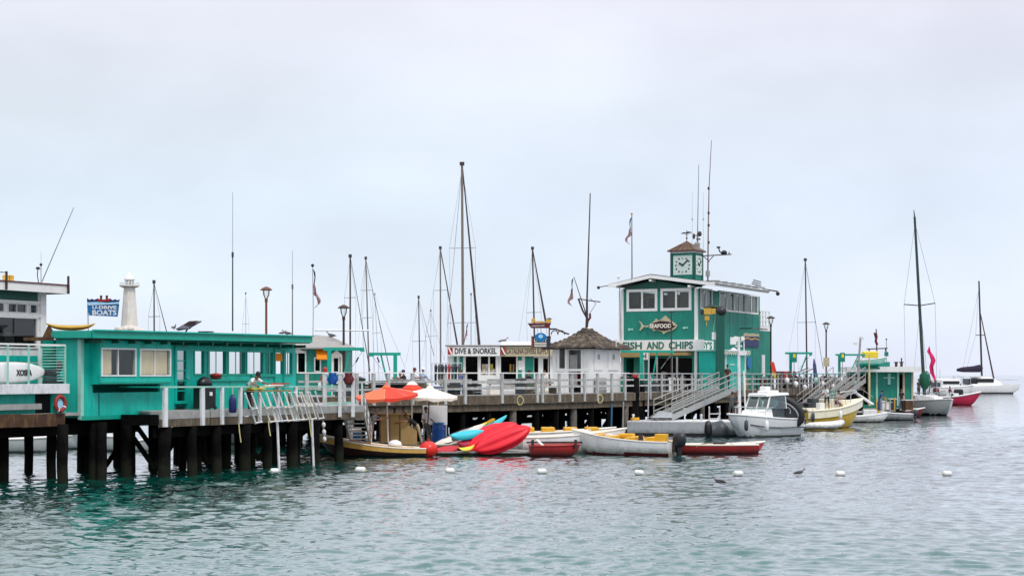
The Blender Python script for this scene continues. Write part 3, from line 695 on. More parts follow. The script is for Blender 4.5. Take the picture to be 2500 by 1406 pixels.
pn.add([(-.48, -.25, .3), (.0, -.35, .3), (.42, .2, .62), (-.1, .3, .6), (-.48, -.25, .26), (.0, -.35, .26), (.42, .2, .58), (-.1, .3, .56)], [(0, 4, 5, 1), (1, 5, 6, 2), (2, 6, 7, 3), (3, 7, 4, 0)]).build('panel', solar, t)
P = PSo(503, -1.0); t = thing('vent_plate', 'small flat dark vent plate lying on the teal shack roof', 'vent', (P.x, P.y, roofz(503)), 0)
MB().box(-.28, .28, -.2, .2, .12, .16).build('lid', darkmetal, t); MB().tube((0, 0, -.1), (0, 0, .12), .08).build('pipe', darkmetal, t)
# whip antennas
def whip(px, yb, yt, Y, r0, r1, mm, label, split=None, lean=0):
    a, b = W(px, yb, Y), W(px+lean, yt, Y)
    t = thing('whip_antenna', label, 'antenna', a, 0, 'whip antennas')
    if split:
        c = W(px+lean*.5, split, Y); MB().tube((0, 0, 0), c-a, r0, r0*.8).build('lower_tube', mm, t); MB().tube(c-a, b-a, r1, r1*.7).build('whip', wire, t)
        MB().tube(c-a-Vector((0, 0, .1)), c-a+Vector((0, 0, .1)), r0*1.5, n=8).build('collar', mm, t)
    else:
        MB().tube((0, 0, 0), b-a, r0, r1).build('whip', mm, t); MB().tube((0, 0, -.05), (0, 0, .15), r0*2).build('base', darkmetal, t)
whip(568, 808, 470, 61.5, .030, .016, mastgreen, 'tall two-stage whip antenna rising from the middle of the teal shack roof', 622)
whip(714, 822, 612, 66, .028, .016, mastm, 'mottled grey whip antenna at the right end of the teal shack roof', 700)
# roof lighthouse
P = PS.w(PS.s(316, -3.2), 3.2, 0); z0 = ra-.05
lh = thing('miniature_lighthouse', 'miniature white plaster lighthouse on a rocky base on the teal shack roof', 'lighthouse', (P.x, P.y, z0), 0)
Yl = P.y
def zl(py): return HC-(py-HY)*Yl/F-z0
MB().lathe([(.49, -.1), (.46, .10), (.41, .3), (.38, .38), (.34, .42), (.23, zl(705)), (.22, zl(703))], n=8).build('tower', plaster, lh, bevel=.01)
rk = MB()
for i in range(26):
    a = i*2.4; rr_ = .42+.1*random.random(); rk.ball((rr_*math.cos(a), rr_*math.sin(a), .02+.33*random.random()), (.10, .10, .12), 6, 4)
rk.build('rock_base', plaster, lh)
g = MB().lathe([(.24, zl(703)), (.40, zl(699)), (.40, zl(696)), (.2, zl(696))], n=12)
g.build('gallery', plaster, lh)
gr = MB()
for i in range(12):
    a = 2*PI*i/12; gr.tube((.38*math.cos(a), .38*math.sin(a), zl(696)), (.38*math.cos(a), .38*math.sin(a), zl(691)), .01, n=4)
gr.path([(.38*math.cos(2*PI*i/16), .38*math.sin(2*PI*i/16), zl(691)) for i in range(16)], .012, 4, closed=True).build('railing', oldwhite, lh)
MB().lathe([(.16, zl(696)), (.16, zl(683)), (.15, zl(683))], n=8).build('lantern', dglass, lh)
for i in range(8):
    a = 2*PI*i/8; MB().tube((.165*math.cos(a), .165*math.sin(a), zl(696)), (.165*math.cos(a), .165*math.sin(a), zl(683)), .016, n=4).build('glazing_bar', plaster, lh)
MB().lathe([(.22, zl(684)), (.22, zl(681.5)), (.17, zl(675)), (.06, zl(670)), (.02, zl(665))], n=12).build('dome', white, lh, smooth=True)
# u-drive boats sign
Y = 61.0; a = W(215, 800, Y); t = thing('boat_hire_sign', 'blue U-DRIVE BOATS pole sign with a wavy crest and little red boat on top', 'sign', (a.x, Y, a.z-.1), 0)
def q(px, py): p = W(px, py, Y); return (p.x-a.x, p.z-a.z+.1)
MB().tube((0, .05, 0), (q(213, 728)[0], .05, q(213, 728)[1]), .025).build('pole', steel, t)
MB().prism([q(214, 745), q(291, 742), q(287, 773), q(218, 770)], -.03, .03).build('board', blue, t)
wv = [q(213, 730)]; n = 14
for i in range(n+1): wv.append(q(214+i*79/n, 730+(1.8 if i % 2 else -1.0)+i*.1))
wv += [q(291+(-i)*77/n, 741+(1.5 if i % 2 else -1.2)) for i in range(n+1)]
MB().prism(wv, -.05, -.031).build('navy_wave', navy, t)
MB().prism([q(214, 738), q(240, 737), q(262, 739), q(291, 737), q(291, 742), q(214, 744)], -.065, -.051).build('white_wave', skyblue, t)
MB().prism([q(238, 728), q(241, 736), q(268, 736), q(272, 728), q(260, 731), q(248, 731)], -.085, -.066).build('red_boat', red, t)
for px in (248, 262): 
    p = q(px, 724); MB().ball((p[0], -.07, p[1]), .055, 8, 6).cbox((p[0], -.07, p[1]-.08), (.07, .04, .12)).build('boatman', maroon, t)
x0, z1 = q(226, 746.5); x1, z0_ = q(285, 754.5); text(t, 'lettering', 'U-DRIVE', x0, x1, z0_, z1, -.031, white, .012, .03)
x0, z1 = q(226, 757); x1, z0_ = q(285, 769.5); text(t, 'lettering', 'BOATS', x0, x1, z0_, z1, -.031, white, .012, .03)
# ------------------------------------------------------------------ white two-storey building far left
Y0 = 60.5
PLB = Pl(((105-CX)*Y0/F, Y0), U)
lb = thing('office_building', 'white and dark green two-storey building cut off by the left edge of the picture', 'building', (PLB.o.x, PLB.o.y, 0), PLB.rz)
zc = PLB.z(50, 707)
hu = [PLB.r(a, b, 741, 763) for a, b in ((-60, 10), (17, 65), (71, 91))]
hu = [(a, b, hu[1][2], hu[1][3]) for a, b, c, d in hu]
wb = PLB.r(-70, 90, 775, 848); wb = (wb[0], wb[1], PLB.z(45, 848), PLB.z(45, 775))
wall = wallh(MB(), -9, -.16, 2.3, zc-.05, 0, .15, hu+[wb]); wall.build('wall', oldwhite, lb)
MB().box(-9, -.3, -.03, 0, PLB.z(45, 733), zc-.05).build('green_frieze', dgreen, lb)
MB().box(-9, -.3, -.025, 0, PLB.z(50, 882), PLB.z(50, 868)).box(-9, -.3, -.03, 0, PLB.z(50, 935), PLB.z(50, 886)).build('teal_band', teal, lb)
MB().box(-.16, .12, -.06, .18, 2.3, zc-.05).build('corner_post', white, lb)
MB().box(-9, -.16, -.06, 0, hu[0][2]-.15, hu[0][2]-.02).box(-9, -.16, -.06, 0, hu[0][3]+.02, hu[0][3]+.12).build('trim', white, lb)
for i, w in enumerate(hu): window(lb, w[0]+.03, w[1]-.03, w[2]+.02, w[3]-.02, -.01, .03, 2 if i == 1 else 1, 1, white, dglass)
window(lb, wb[0]+.02, wb[1]-.02, wb[2]+.02, wb[3]-.02, -.01, .05, 1, 1, white, dglass, name='picture_window')
MB().box(-9, -.2, .6, 5, 2.3, 2.4).box(-9, .0, 4.4, 4.5, 2.4, zc-.1).box(-.1, 0, .15, 4.4, 2.4, zc-.1).build('interior', inter, lb)
cc = MB()
for i in range(5): cc.cbox((-1.0-i*.9, .9, wb[2]+.3+.15*(i % 2)), (.5, .3, .6)); 
cc.build('shelf_goods', greywood, lb)
er0, er1 = PLB.s(168, .7), -9
zr = PLB.z(100, 713, .7); zr2 = PLB.z(100, 693, .7)
MB().box(er1, er0, -.6, 5.5, zr+.05, zr2-.03).build('roof_slab', oldwhite, lb)
MB().box(er1, er0+.02, -.66, -.6, zr, zr2).build('fascia', white, lb)
MB().box(er1, er0+.03, -.70, -.58, zr2, zr2+.045).box(er0, er0+.05, -.70, 5.5, zr+.0, zr2+.04).build('roof_edging', maroon, lb)
for px in (16, 167): 
    s_ = PLB.s(px, .7); MB().box(s_-.04, s_+.03, -.73, -.67, zr+.02, zr2+.38).build('rail_post', darkmetal, lb)
MB().bar((er1, -.7, zr2+.35), (PLB.s(16, .7), -.7, zr2+.33), .03, .03).build('roof_rail', darkmetal, lb)
for px in (28, 40): s_ = PLB.s(px, 0); MB().lathe([(.12, 0), (.12, .28), (.14, .3), (.05, .34)], (s_, .3, zr2), 10).build('roof_vent', gold, lb)
P = PLB.w(PLB.s(100, 0), .0, zr2)
t = thing('radio_mast', 'small cluster of rooftop radio aerials on the white building', 'antenna', P, 0)
MB().tube((0, 0, 0), (0, 0, .75), .03).build('stub', steel, t); MB().ball((0, 0, .8), .06).build('finial', black, t)
MB().path([(-.08, 0, .0), (-.14, 0, .4), (-.12, 0, .62)], .018).ball((-.12, 0, .66), (.09, .09, .06)).build('camera', black, t)
MB().tube((0, 0, .8), (0, 0, 1.3), .008).build('needle', wire, t)
a = PLB.w(PLB.s(103, 0), .1, zr2); b = W(180, 507, a.y)
t = thing('whip_antenna', 'thin whip antenna leaning far over to the right from the white office roof', 'antenna', a, 0, 'whip antennas')
MB().tube((0, 0, 0), b-a, .02, .012).build('whip', mastm, t); MB().ball((0, 0, .03), (.16, .16, .08)).build('base', darkmetal, t)

# balcony with boards on it
PB = Pl(tuple(PS.w(-.62, 0, 0))[:2], U)
bc = thing('storage_balcony', 'low white-edged balcony with a pipe railing below the white office', 'balcony', (PB.o.x, PB.o.y, 0), PB.rz)
zb0, zb1 = PB.z(100, 961), PB.z(100, 937)
MB().box(-9, 0, -.08, .0, zb0, zb1).build('edge_board', oldwhite, bc, bevel=.01)
MB().box(-9, 0, 0, 2.6, zb0+.12, zb1-.04).build('floor', greywood, bc)
MB().box(-9, PB.s(104), .35, .43, 2.36, zb0).box(PB.s(133), -.02, .1, .18, 2.36, zb0).build('lower_wall', teal, bc)
MB().box(PB.s(98), -.02, .62, .68, 2.36, zb0+.1).build('dark_recess', dark, bc)
MB().box(-9, PB.s(102), .0, .33, PB.z(50, 1000), PB.z(50, 986)).build('lower_shelf', greywood, bc)
zt = PB.z(80, 841)
rl = MB(); rl.bar((-9, -.02, zt), (PB.s(158), -.02, zt), .06, .06); rl.build('handrail', white, bc)
for px in (-30, 18, 69, 158): s_ = PB.s(px); MB().box(s_-.025, s_+.025, -.045, .005, zb1, zt).build('rail_post', palegreen, bc)
for px in (118, ): s_ = PB.s(px); MB().box(s_-.02, s_+.02, .3, .35, zb1, zt-.1).build('rail_post', palegreen, bc)
ms = MB()
for i in range(13): z = zb1+.1+i*.1; ms.bar((PB.s(118), .32, z), (PB.s(158), -.0, z+.01), .012, .03)
o = ms.build('wire_mesh', palegreen, bc); o['kind'] = 'stuff'
MB().box(PB.s(104, -1.5), PB.s(180, -1.5), 1.5, 1.6, zb1-.04, 4.95).build('rear_wall', tealtrim, bc)
# paddle board
a = PB.w(PB.s(112), -.0, 0)
pb = thing('paddle_board', 'long white paddle board on its edge on the balcony behind the pipe rail', 'paddle board', (PB.o.x, PB.o.y, 0), PB.rz)
sR, sLft = PB.s(113, -.25), PB.s(113, -.25)-3.4
rg = []
for i in range(21):
    t_ = i/20; x = sLft+(sR-sLft)*t_; w = .36*max(.04, (1-abs(2*t_-1)**2.4))**.6; th = .07*max(.2, 1-abs(2*t_-1)**4)
    zc_ = zb1+.03+.36+(.03*(t_-.5)); rg.append([(x, .28+th*math.cos(a_)*1.0, zc_+w*math.sin(a_)) for a_ in [2*PI*j/14 for j in range(14)]])
MB().loft(rg).build('board', gel, pb, smooth=True)
text(pb, 'lettering', 'XOSFA', PB.s(40, -.2), PB.s(78, -.2), PB.z(60, 917, -.2), PB.z(60, 902, -.2), .205, ink, .012, .03)
# dark gear pile on the balcony
g = thing('gear_pile', 'dark folded cushions and a maroon bag at the right end of the balcony', 'gear pile', PB.w(PB.s(130, -.2), .25, zb1), PB.rz)
for i in range(4): MB().cbox((.0-.03*i, 0, .07+.13*i), (.8-.1*i, .3, .11)).build('cushion', kgrey if i % 2 else black, g, bevel=.02)
MB().ball((.3, -.05, .62), (.12, .1, .2)).build('bag', maroon, g, smooth=True)
# life ring
P = PB.w(PB.s(142), -.08, PB.z(142, 985))
lr = thing('life_ring', 'red and white life ring hanging on the teal wall under the balcony', 'life ring', P, PB.rz)
mb = MB(); rgs = []; n = 32
for i in range(n):
    a_ = 2*PI*i/n; c = Vector((.25*math.cos(a_)*.9, -.02, .25*math.sin(a_))); 
    rgs.append([c+Vector((math.cos(a_)*.075*math.cos(b_), .06*math.sin(b_), math.sin(a_)*.075*math.cos(b_))) for b_ in [2*PI*j/8 for j in range(8)]])
for i in range(n):
    mb.mt(1 if i % 8 in (5,) and i > 14 else 0); A, B = rgs[i], rgs[(i+1) % n]
    mb.loft([A, B], True, False)
mb.build('ring', [mat('life_ring_red', (.30, .03, .02), .6, .2), white], lr, smooth=True)
MB().tube((0, 0, 0), (0, .04, 0), .17, .17, 16).build('disc', skyblue, lr)
# yellow kayak on the left of the shack roof
P = PSo(172, -1.6)
ky = thing('yellow_roof_kayak', 'yellow kayak lying upside down on the left end of the teal shack roof', 'kayak', (P.x, P.y, ra+.16), R(12))
def kayak_rings(L, w, h, lobes=0.0, cock=0.0, n=26, m=22):
    rg = []
    for i in range(n+1):
        t_ = i/n; e_ = max(.0, 1-abs(2*t_-1)**2.2); k_ = max(.03, e_**.72); x = -L/2+L*t_; rk = .16*abs(2*t_-1)**3
        ring = []
        for j in range(m):
            a_ = 2*PI*j/m; r_ = 1+lobes*math.cos(a_*6) if math.sin(a_) < .15 else 1
            y_ = w/2*k_*math.cos(a_)*r_; z_ = h/2*k_**.8*math.sin(a_)*r_+rk
            if math.sin(a_) > .3 and cock: z_ -= cock*h*max(0, 1-abs((t_-.48)/.26)**2)*(math.sin(a_)**2)
            ring.append((x, y_, z_))
        rg.append(ring)
    return rg
MB().loft(kayak_rings(1.75, .5, .20, .05)).build('hull', mat('dull_yellow_plastic', (.50, .30, .03), .5, .2), ky, smooth=True)
MB().box(-.6, -.5, -.4, .4, -.34, -.12).build('rack_bar', brownwood, ky); MB().box(.4, .5, -.4, .4, -.34, -.12).build('rack_bar', brownwood, ky)
MB().prism([(-1.0, -.45), (-.75, .1), (-.5, -.32)], -.3, .3, 'y').build('cradle', brownwood, ky)

# ------------------------------------------------------------------ clutter on the shack platform
def at(px, Y, z): return WZ(px, z, Y)
gt = thing('gas_grill', 'black gas grill and trolley beside the glazed door of the teal shack', 'grill', PS.w(PS.s(497, .75), -.8, zp), PS.rz)
MB().cbox((0, 0, .45), (.75, .5, .8)).build('cabinet', black, gt, bevel=.02); MB().lathe([(.36, 0), (.34, .18), (.2, .32), (.02, .36)], (0, 0, .9), 12, 1, .7).build('lid', black, gt, smooth=True)
MB().box(-.6, .6, -.22, .22, .86, .9).build('side_shelf', kgrey, gt); MB().cbox((.05, -.27, .6), (.16, .02, .14)).build('notice', white, gt)
for q_ in (-.3, .3): MB().tube((q_, -.24, .06), (q_, -.3, .06), .07, n=10).build('wheel', rubber, gt)
rb_ = tag(MB().lathe([(.05, 0), (.2, .02), (.24, .16), (.26, .17), (.1, .24), (.02, .25)], n=12).build('red_basin', red, None, smooth=True), 'red basin standing in the serving window of the teal shack', 'basin'); rb_.location = PS.w(PS.s(532, .55), -.45, zc*0+PS.z(560, 926, .55))
vb = thing('vest_rack', 'hanging rack of brown and dark blue life vests inside the shack corner', 'rack', PS.w(PS.s(640, 1.2), -1.2, zp), PS.rz)
cb_ = thing('blue_garment', 'dark blue bag hanging from the platform handrail on a cord', 'bag', WZ(568, 2.95, 58.9)); 
MB().lathe([(.05, .0), (.13, -.15), (.15, -.25), (.15, -.65), (.1, -.7)], (0, 0, 0), 10, 1, .6).build('bag', navy, cb_, smooth=True); MB().tube((0, 0, -.02), (0, 0, .28), .012).build('cord', rope, cb_)
bpy.data.objects.remove(vb)
tb = thing('work_table', 'low work table on the shack platform covered with yellow boards', 'table', WZ(650, zp, 61.6), PS.rz)
MB().cbox((0, 0, .70), (2.6, .6, .05)).build('tabletop', tan, tb)
for x in (-1.2, 1.2):
    for y in (-.25, .25): MB().box(x-.04, x+.04, y-.04, y+.04, 0, .675).build('leg', wood, tb)
bd = thing('stacked_boards', 'short yellow and red edged body boards stacked on the work table', 'boards', WZ(650, zp+.73, 61.6), PS.rz)
for i, (x, m_) in enumerate(((-.7, kyellow), (-.1, parchment), (.5, ivory), (.9, red))):
    MB().loft([[(x-.55+1.1*t_, y_*.3*(1-abs(2*t_-1)**3+.05), .04+.06*i+zz) for y_, zz in ((-1, 0), (1, 0), (1, .05), (-1, .05))] for t_ in [k/10 for k in range(11)]]).build('board', m_, bd)
# deck chair frames hung outside the rail
def chair_frame(px, Y, lean, label, mm):
    t = thing('folding_frame', label, 'folding chair frame', WZ(px, 1.86, Y-.12), PS.rz, 'white folding frames hung on the platform rail')
    h, w, l = 1.14, .40, lean
    for y_ in (-.02,):
        MB().path([(0, y_, 0), (w, y_, 0.04), (w-l*.5, y_, h*.5), (w-l, y_, h)], .034, 6).build('side_tube', mm, t)
        MB().path([(0, y_-.03, 0), (-l*.5, y_-.03, h*.5), (-l, y_, h)], .034, 6).build('side_tube', mm, t)
    for k_ in (.47, .02): MB().tube((-l*k_, -.05, h*k_), (w-l*k_, -.05, h*k_+.02), .026).build('cross_tube', mm, t)
    MB().path([(w*.5-l*.2, -.06, .55), (-l*.55-.2, -.2, .62), (-l*.2-.05, -.12, .3)], .022).build('armrest', mm, t)
    return t
cf = [(657+25, 60.0), (673+25, 60.5), (701+25, 61.4), (716+25, 62.0), (738+25, 62.8), (757+25, 63.6), (776+25, 64.4), (622+25, 58.8), (686+25, 61.0), (727+25, 62.4)]
lbls = ['leftmost bright folding frame of the row leaning on the platform rail', 'second folding frame of the row leaning on the platform rail', 'middle folding frame of the row on the platform rail, above the thin standpipe', 'folding frame of the row on the platform rail with a bluish tube beside it', 'folding frame near the right end of the row on the platform rail', 'bright folding frame second from the right corner of the platform rail', 'last folding frame at the right corner of the shack platform', 'separate older folding frame hung under the yellow boards, left of the row', 'folding frame squeezed in just left of the left standpipe', 'folding frame crossing another in the middle of the rail row']
for (px, Y), l_ in zip(cf, lbls): chair_frame(px-25, Y, .62, l_, ivory if 'bright' in l_ or 'middle' in l_ else oldwhite)
# clothes on the rail
for px, mm, l_ in ((812, barrelblue, 'blue wetsuit draped over the rail at the platform corner'), (851, maroon, 'dark red life vest hanging on the rail at the platform corner')):
    P = WZ(px, zp+1.42, 65.65); rg = []
    for i in range(7):
        z = -.62*i/6; rg.append([((.17-.05*math.sin(i*1.3)+.04*math.sin(a_*5+i*.7))*math.cos(a_), .09*math.sin(a_)-.02, z*.8) for a_ in [2*PI*j/14 for j in range(14)]])
    tag(MB().loft(rg).build('hanging_garment', mm, None, smooth=True), l_, 'garment', 'garments on the rail').location = P

# ------------------------------------------------------------------ small hip-roofed hut behind
PH = Pl(((716-CX)*84/F, 84), (1, .0))
hh_ = thing('hip_roof_hut', 'small green hut with grey hip roof, white trim and an orange awning', 'hut', (PH.o.x, PH.o.y, 0), PH.rz)
s1 = PH.s(848); ze = PH.z(780, 848)
wn_ = [PH.r(728, 745, 858, 908), PH.r(770, 781, 875, 905), PH.r(815, 826, 874, 907)]
wallh(MB(), 0, s1-.1, ZD, ze, 0, .1, wn_).build('wall', green, hh_)
MB().box(0, .1, .1, 3.5, ZD, ze).box(s1-.2, s1-.1, .1, 3.5, ZD, ze).box(0, s1-.1, 3.5, 3.6, ZD, ze).build('rear_wall', green, hh_)
for w_ in wn_: window(hh_, *w_, 0, .07, 1, 1, white, dglass)
MB().box(PH.s(744), PH.s(766), -.03, 0, ZD, ze).build('teal_panel', green, hh_)
a0, a1 = PH.s(808), PH.s(836); zz = PH.z(820, 866)
MB().prism([(a0, zz), (a1, zz), ((a0+a1)/2, PH.z(820, 855))], -.08, -.0).build('pediment', ivory, hh_)
MB().box(a0, a0+.09, -.06, 0, ZD, zz).box(a1-.09, a1, -.06, 0, ZD, zz).box(a0, a1, -.07, 0, zz-.12, zz).build('door_case', ivory, hh_)
a0, a1 = PH.s(771), PH.s(799)
MB().add([(a0, 0, PH.z(785, 852)), (a1-.05, 0, PH.z(785, 852)), (a1+.05, -.5, PH.z(785, 875)), (a0+.12, -.5, PH.z(785, 875)), (a0, -.02, PH.z(785, 852)-.05), (a1-.05, -.02, PH.z(785, 852)-.05), (a1+.05, -.5, PH.z(785, 878)), (a0+.12, -.5, PH.z(785, 878))],
         [(0, 1, 2, 3), (4, 5, 6, 7), (0, 1, 5, 4), (1, 2, 6, 5), (2, 3, 7, 6), (3, 0, 4, 7)]).build('awning', awnor, hh_)
e0, e1 = -.6, s1+.2; zr_ = PH.z(780, 815); m0, m1 = PH.s(760), PH.s(800)
MB().add([(e0, -.5, ze), (e1, -.5, ze), (e1, 4.1, ze), (e0, 4.1, ze), (m0, 1.7, zr_), (m1, 1.7, zr_-.1), (e0, -.5, ze-.08), (e1, -.5, ze-.08), (e1, 4.1, ze-.08), (e0, 4.1, ze-.08)],
         [(0, 1, 5, 4), (1, 2, 5), (2, 3, 4, 5), (3, 0, 4), (6, 7, 1, 0), (7, 8, 2, 1), (8, 9, 3, 2), (9, 6, 0, 3), (6, 9, 8, 7)]).build('roof', hiproof, hh_)
MB().prism([(PH.s(718), PH.z(730, 862)), (PH.s(750), PH.z(730, 862)), (PH.s(722), PH.z(730, 846)), (PH.s(716), PH.z(730, 846))], -.2, 0).build('gable_trim', white, hh_)
MB().box(PH.s(777), PH.s(790), -.08, -.02, PH.z(780, 952), PH.z(780, 930)).build('notice_board', white, hh_)
rm = tag(MB().lathe([(.05, 0), (.22, .02), (.2, .5), (.27, .9), (.18, 1.15), (.08, 1.2), (.13, 1.3), (.12, 1.45), (.02, 1.5)], n=10, sy=.7).build('red_raincoat', red, None, smooth=True), 'red coat hanging on a stand beside the orange awning of the hut', 'coat')
rm.location = WZ(794, ZD, 82.8)

# ------------------------------------------------------------------ dive shop
PD = Pl(((1093-CX)*104/F, 104), (1, 0.0))
dv = thing('dive_shop', 'low white dive and snorkel shop with dark open fronts under a sign band', 'shop', (PD.o.x, PD.o.y, 0), PD.rz)
zt, zb = PD.z(1150, 845), PD.z(1150, 869)
xe = PD.s(1385)
hol = [PD.r(1137, 1166, 870, 940), PD.r(1174, 1192, 870, 915), PD.r(1196, 1210, 870, 915), PD.r(1223, 1262, 870, 940), PD.r(1304, 1314, 873, 912), PD.r(1326, 1338, 875, 912)]
wallh(MB(), 0, xe, ZD, zb, 0, .1, hol).build('wall', white, dv)
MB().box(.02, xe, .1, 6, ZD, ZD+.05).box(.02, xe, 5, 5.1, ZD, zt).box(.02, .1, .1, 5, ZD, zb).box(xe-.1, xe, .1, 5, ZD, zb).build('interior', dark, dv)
for px0, px1 in ((1107, 1115), (1122, 1131), (1263, 1274), (1282, 1303)): a_, b_ = PD.s(px0), PD.s(px1); MB().box(a_, b_, -.03, 0, ZD, zb-.03).build('green_panel', green, dv)
for px in (1117, 1133, 1170, 1214, 1221, 1262, 1318, 1345): s_ = PD.s(px); MB().box(s_-.05, s_+.05, -.06, 0, ZD, zb).build('post', white, dv)
MB().box(PD.s(1092), PD.s(1221), -.55, 0, zb, zt).build('sign_band', white, dv)
MB().box(PD.s(1222), PD.s(1300), -.5, 0, zb-.02, zt-.02).build('sign_band', parchment, dv)
MB().box(PD.s(1300), xe, -.5, 0, zb-.02, zt-.02).build('sign_band', parchment, dv)
MB().box(PD.s(1088), xe+.3, -.6, 6, zt, zt+.08).build('roof', white, dv)
MB().box(PD.s(1224), PD.s(1300), .5, 4, zt+.08, PD.z(1260, 833)).build('roof_box', white, dv)
MB().box(PD.s(1088), xe+.3, -.63, -.6, zt+.0, zt+.05).build('drip_edge', darkmetal, dv)
def zz2(a_, b_): return PD.z(1150, b_), PD.z(1150, a_)
lo, hi = zz2(850, 864)
text(dv, 'lettering', 'DIVE & SNORKEL', PD.s(1111), PD.s(1213), lo, hi, -.55, ink, .02, .025)
text(dv, 'lettering', 'CATALINA DIVERS SUPPLY', PD.s(1236), PD.s(1340), lo, hi, -.5, mat('brown_ink', (.12, .08, .05)), .02, .02)
for p0 in (1094, 1223):
    a_, b_ = PD.s(p0), PD.s(p0+12)
    f = MB().box(a_, b_, -.57, -.551, lo-.04, hi+.04).build('dive_flag', red, dv)
    MB().add([(a_, -.585, hi+.04), (a_+.1, -.585, hi+.04), (b_, -.585, lo-.04), (b_-.1, -.585, lo-.04), (a_, -.57, hi+.04), (a_+.1, -.57, hi+.04), (b_, -.57, lo-.04), (b_-.1, -.57, lo-.04)], [(0, 1, 2, 3), (0, 4, 5, 1), (1, 5, 6, 2), (2, 6, 7, 3), (3, 7, 4, 0)]).build('diagonal', white, f)
for p0, c_ in ((1180, curtain), (1188, white), (1200, kyellow), (1248, gold), (1252, tan)):
    s_ = PD.s(p0); MB().box(s_-.1, s_+.1, .5, .6, ZD+1.3, ZD+1.8).build('poster', c_, dv)
for i in range(6):
    s_ = PD.s(1176+i*6); MB().ball((s_, .3, ZD+1.2+.1*(i % 2)), (.14, .1, .2), 8, 5).build('stuffed_goods', ivory if i % 3 else curtain, dv, smooth=True)
MB().box(PD.s(1265), PD.s(1281), -.05, 0, PD.z(1272, 903), PD.z(1272, 880)).build('white_notice', white, dv)
for px in (1107, 1130): MB().box(PD.s(px), PD.s(px)+.05, -.08, -.01, ZD, zb).build('downpipe', palegreen, dv)
# wetsuit rack
P = WZ(1062, ZD, 102); wr = thing('wetsuit_rack', 'rail of black and red wetsuits hanging left of the dive shop', 'clothes rack', P, 0)
w_ = 1.75
MB().tube((-.2, 0, 0), (-.2, 0, 1.85), .025).tube((w_, 0, 0), (w_, 0, 1.85), .025).tube((-.2, 0, 1.85), (w_, 0, 1.85), .025).build('frame', steel, wr)
for i in range(8):
    x = .05+i*.22; rg = []
    for k_ in range(8):
        z = 1.78-k_*.19; w2 = (.08, .17, .15, .14, .13, .12, .11, .07)[k_]
        rg.append([(x+w2*.62*math.cos(a_)+.01*math.sin(k_), .16*w2/.17*math.sin(a_), z) for a_ in [2*PI*j/8 for j in range(8)]])
    MB().loft(rg).build('wetsuit', red if i == 4 else (kgrey if i % 2 else black), wr, smooth=True)
# canopy / boat behind the seated people
# ------------------------------------------------------------------ shingle-roofed ticket kiosk
KY = 93.6
PKR = Pl(((1440-CX)*KY/F, KY), U)      # right face
PKL = Pl(((1440-CX)*KY/F, KY), V)      # left face: s negative to the left
kk = thing('ticket_kiosk', 'white ticket kiosk with a curling cedar shingle hip roof', 'kiosk', (PKL.o.x, PKL.o.y, 0), PKL.rz)
wl_ = -PKL.s(1350); dp_ = PKR.s(1516); ze = PKL.z(1440, 846)
kw = [PKL.r(1365, 1379, 852, 899), PKL.r(1388, 1418, 854, 905)]
kw[1] = (kw[1][0], kw[1][1], ZD, kw[1][3])
wallh(MB(), -wl_, 0, ZD, ze, 0, .1, kw).build('front_wall', white, kk)
MB().box(-wl_, 0, dp_-.1, dp_, ZD, ze-.9).box(-wl_, -wl_+.1, .1, dp_-.1, ZD, ze).build('rear_wall', white, kk)
wallh(MB(), .1, dp_-.1, ZD, ze, 0, .1, []).xf(Matrix.Rotation(R(90), 4, 'Z')).build('side_wall', white, kk)
MB().box(-wl_+.1, -.1, .1, dp_-.1, ZD, ZD+.05).build('floor', inter, kk)
for a_, b_ in ((1350, 1358), (1381, 1386), (1420, 1424), (1436, 1444)):
    s0, s1_ = PKL.s(a_), PKL.s(b_); MB().box(s0, s1_, -.06, -.0, ZD, ze).build('corner_board', white, kk)
MB().box(-wl_, 0, -.05, -.0, PKL.z(1400, 906), PKL.z(1400, 900)).build('counter_ledge', white, kk)
f = MB().box(kw[1][0]+.05, kw[1][0]+.55, .06, .09, ZD+.4, kw[1][3]-.3).build('door', greywood, kk)
MB().cbox((kw[1][0]+.35, .6, ZD+1.0), (.2, .2, .7)).build('fire_extinguisher', red, kk)
MB().tube((kw[1][0]+.05, .3, kw[1][3]), (kw[1][0]+.45, .3, ZD+1.2), .02).build('lamp_arm', black, kk)
for a_, b_ in ((1450, 1470), (1484, 1509)):
    s0, s1_ = PKR.s(a_), PKR.s(b_); z0_, z1_ = PKR.z((a_+b_)/2, 904), PKR.z((a_+b_)/2, 850)
    p = MB().box(.0, .05, s0, s1_, z0_, z1_).build('shutter', white, kk, bevel=.01)
    m_ = (s0+s1_)/2; MB().box(.051, .06, m_-.16, m_+.16, (z0_+z1_)/2-.0, (z0_+z1_)/2+.3).build('badge', mat('badge_grey', (.3, .33, .33)), p)
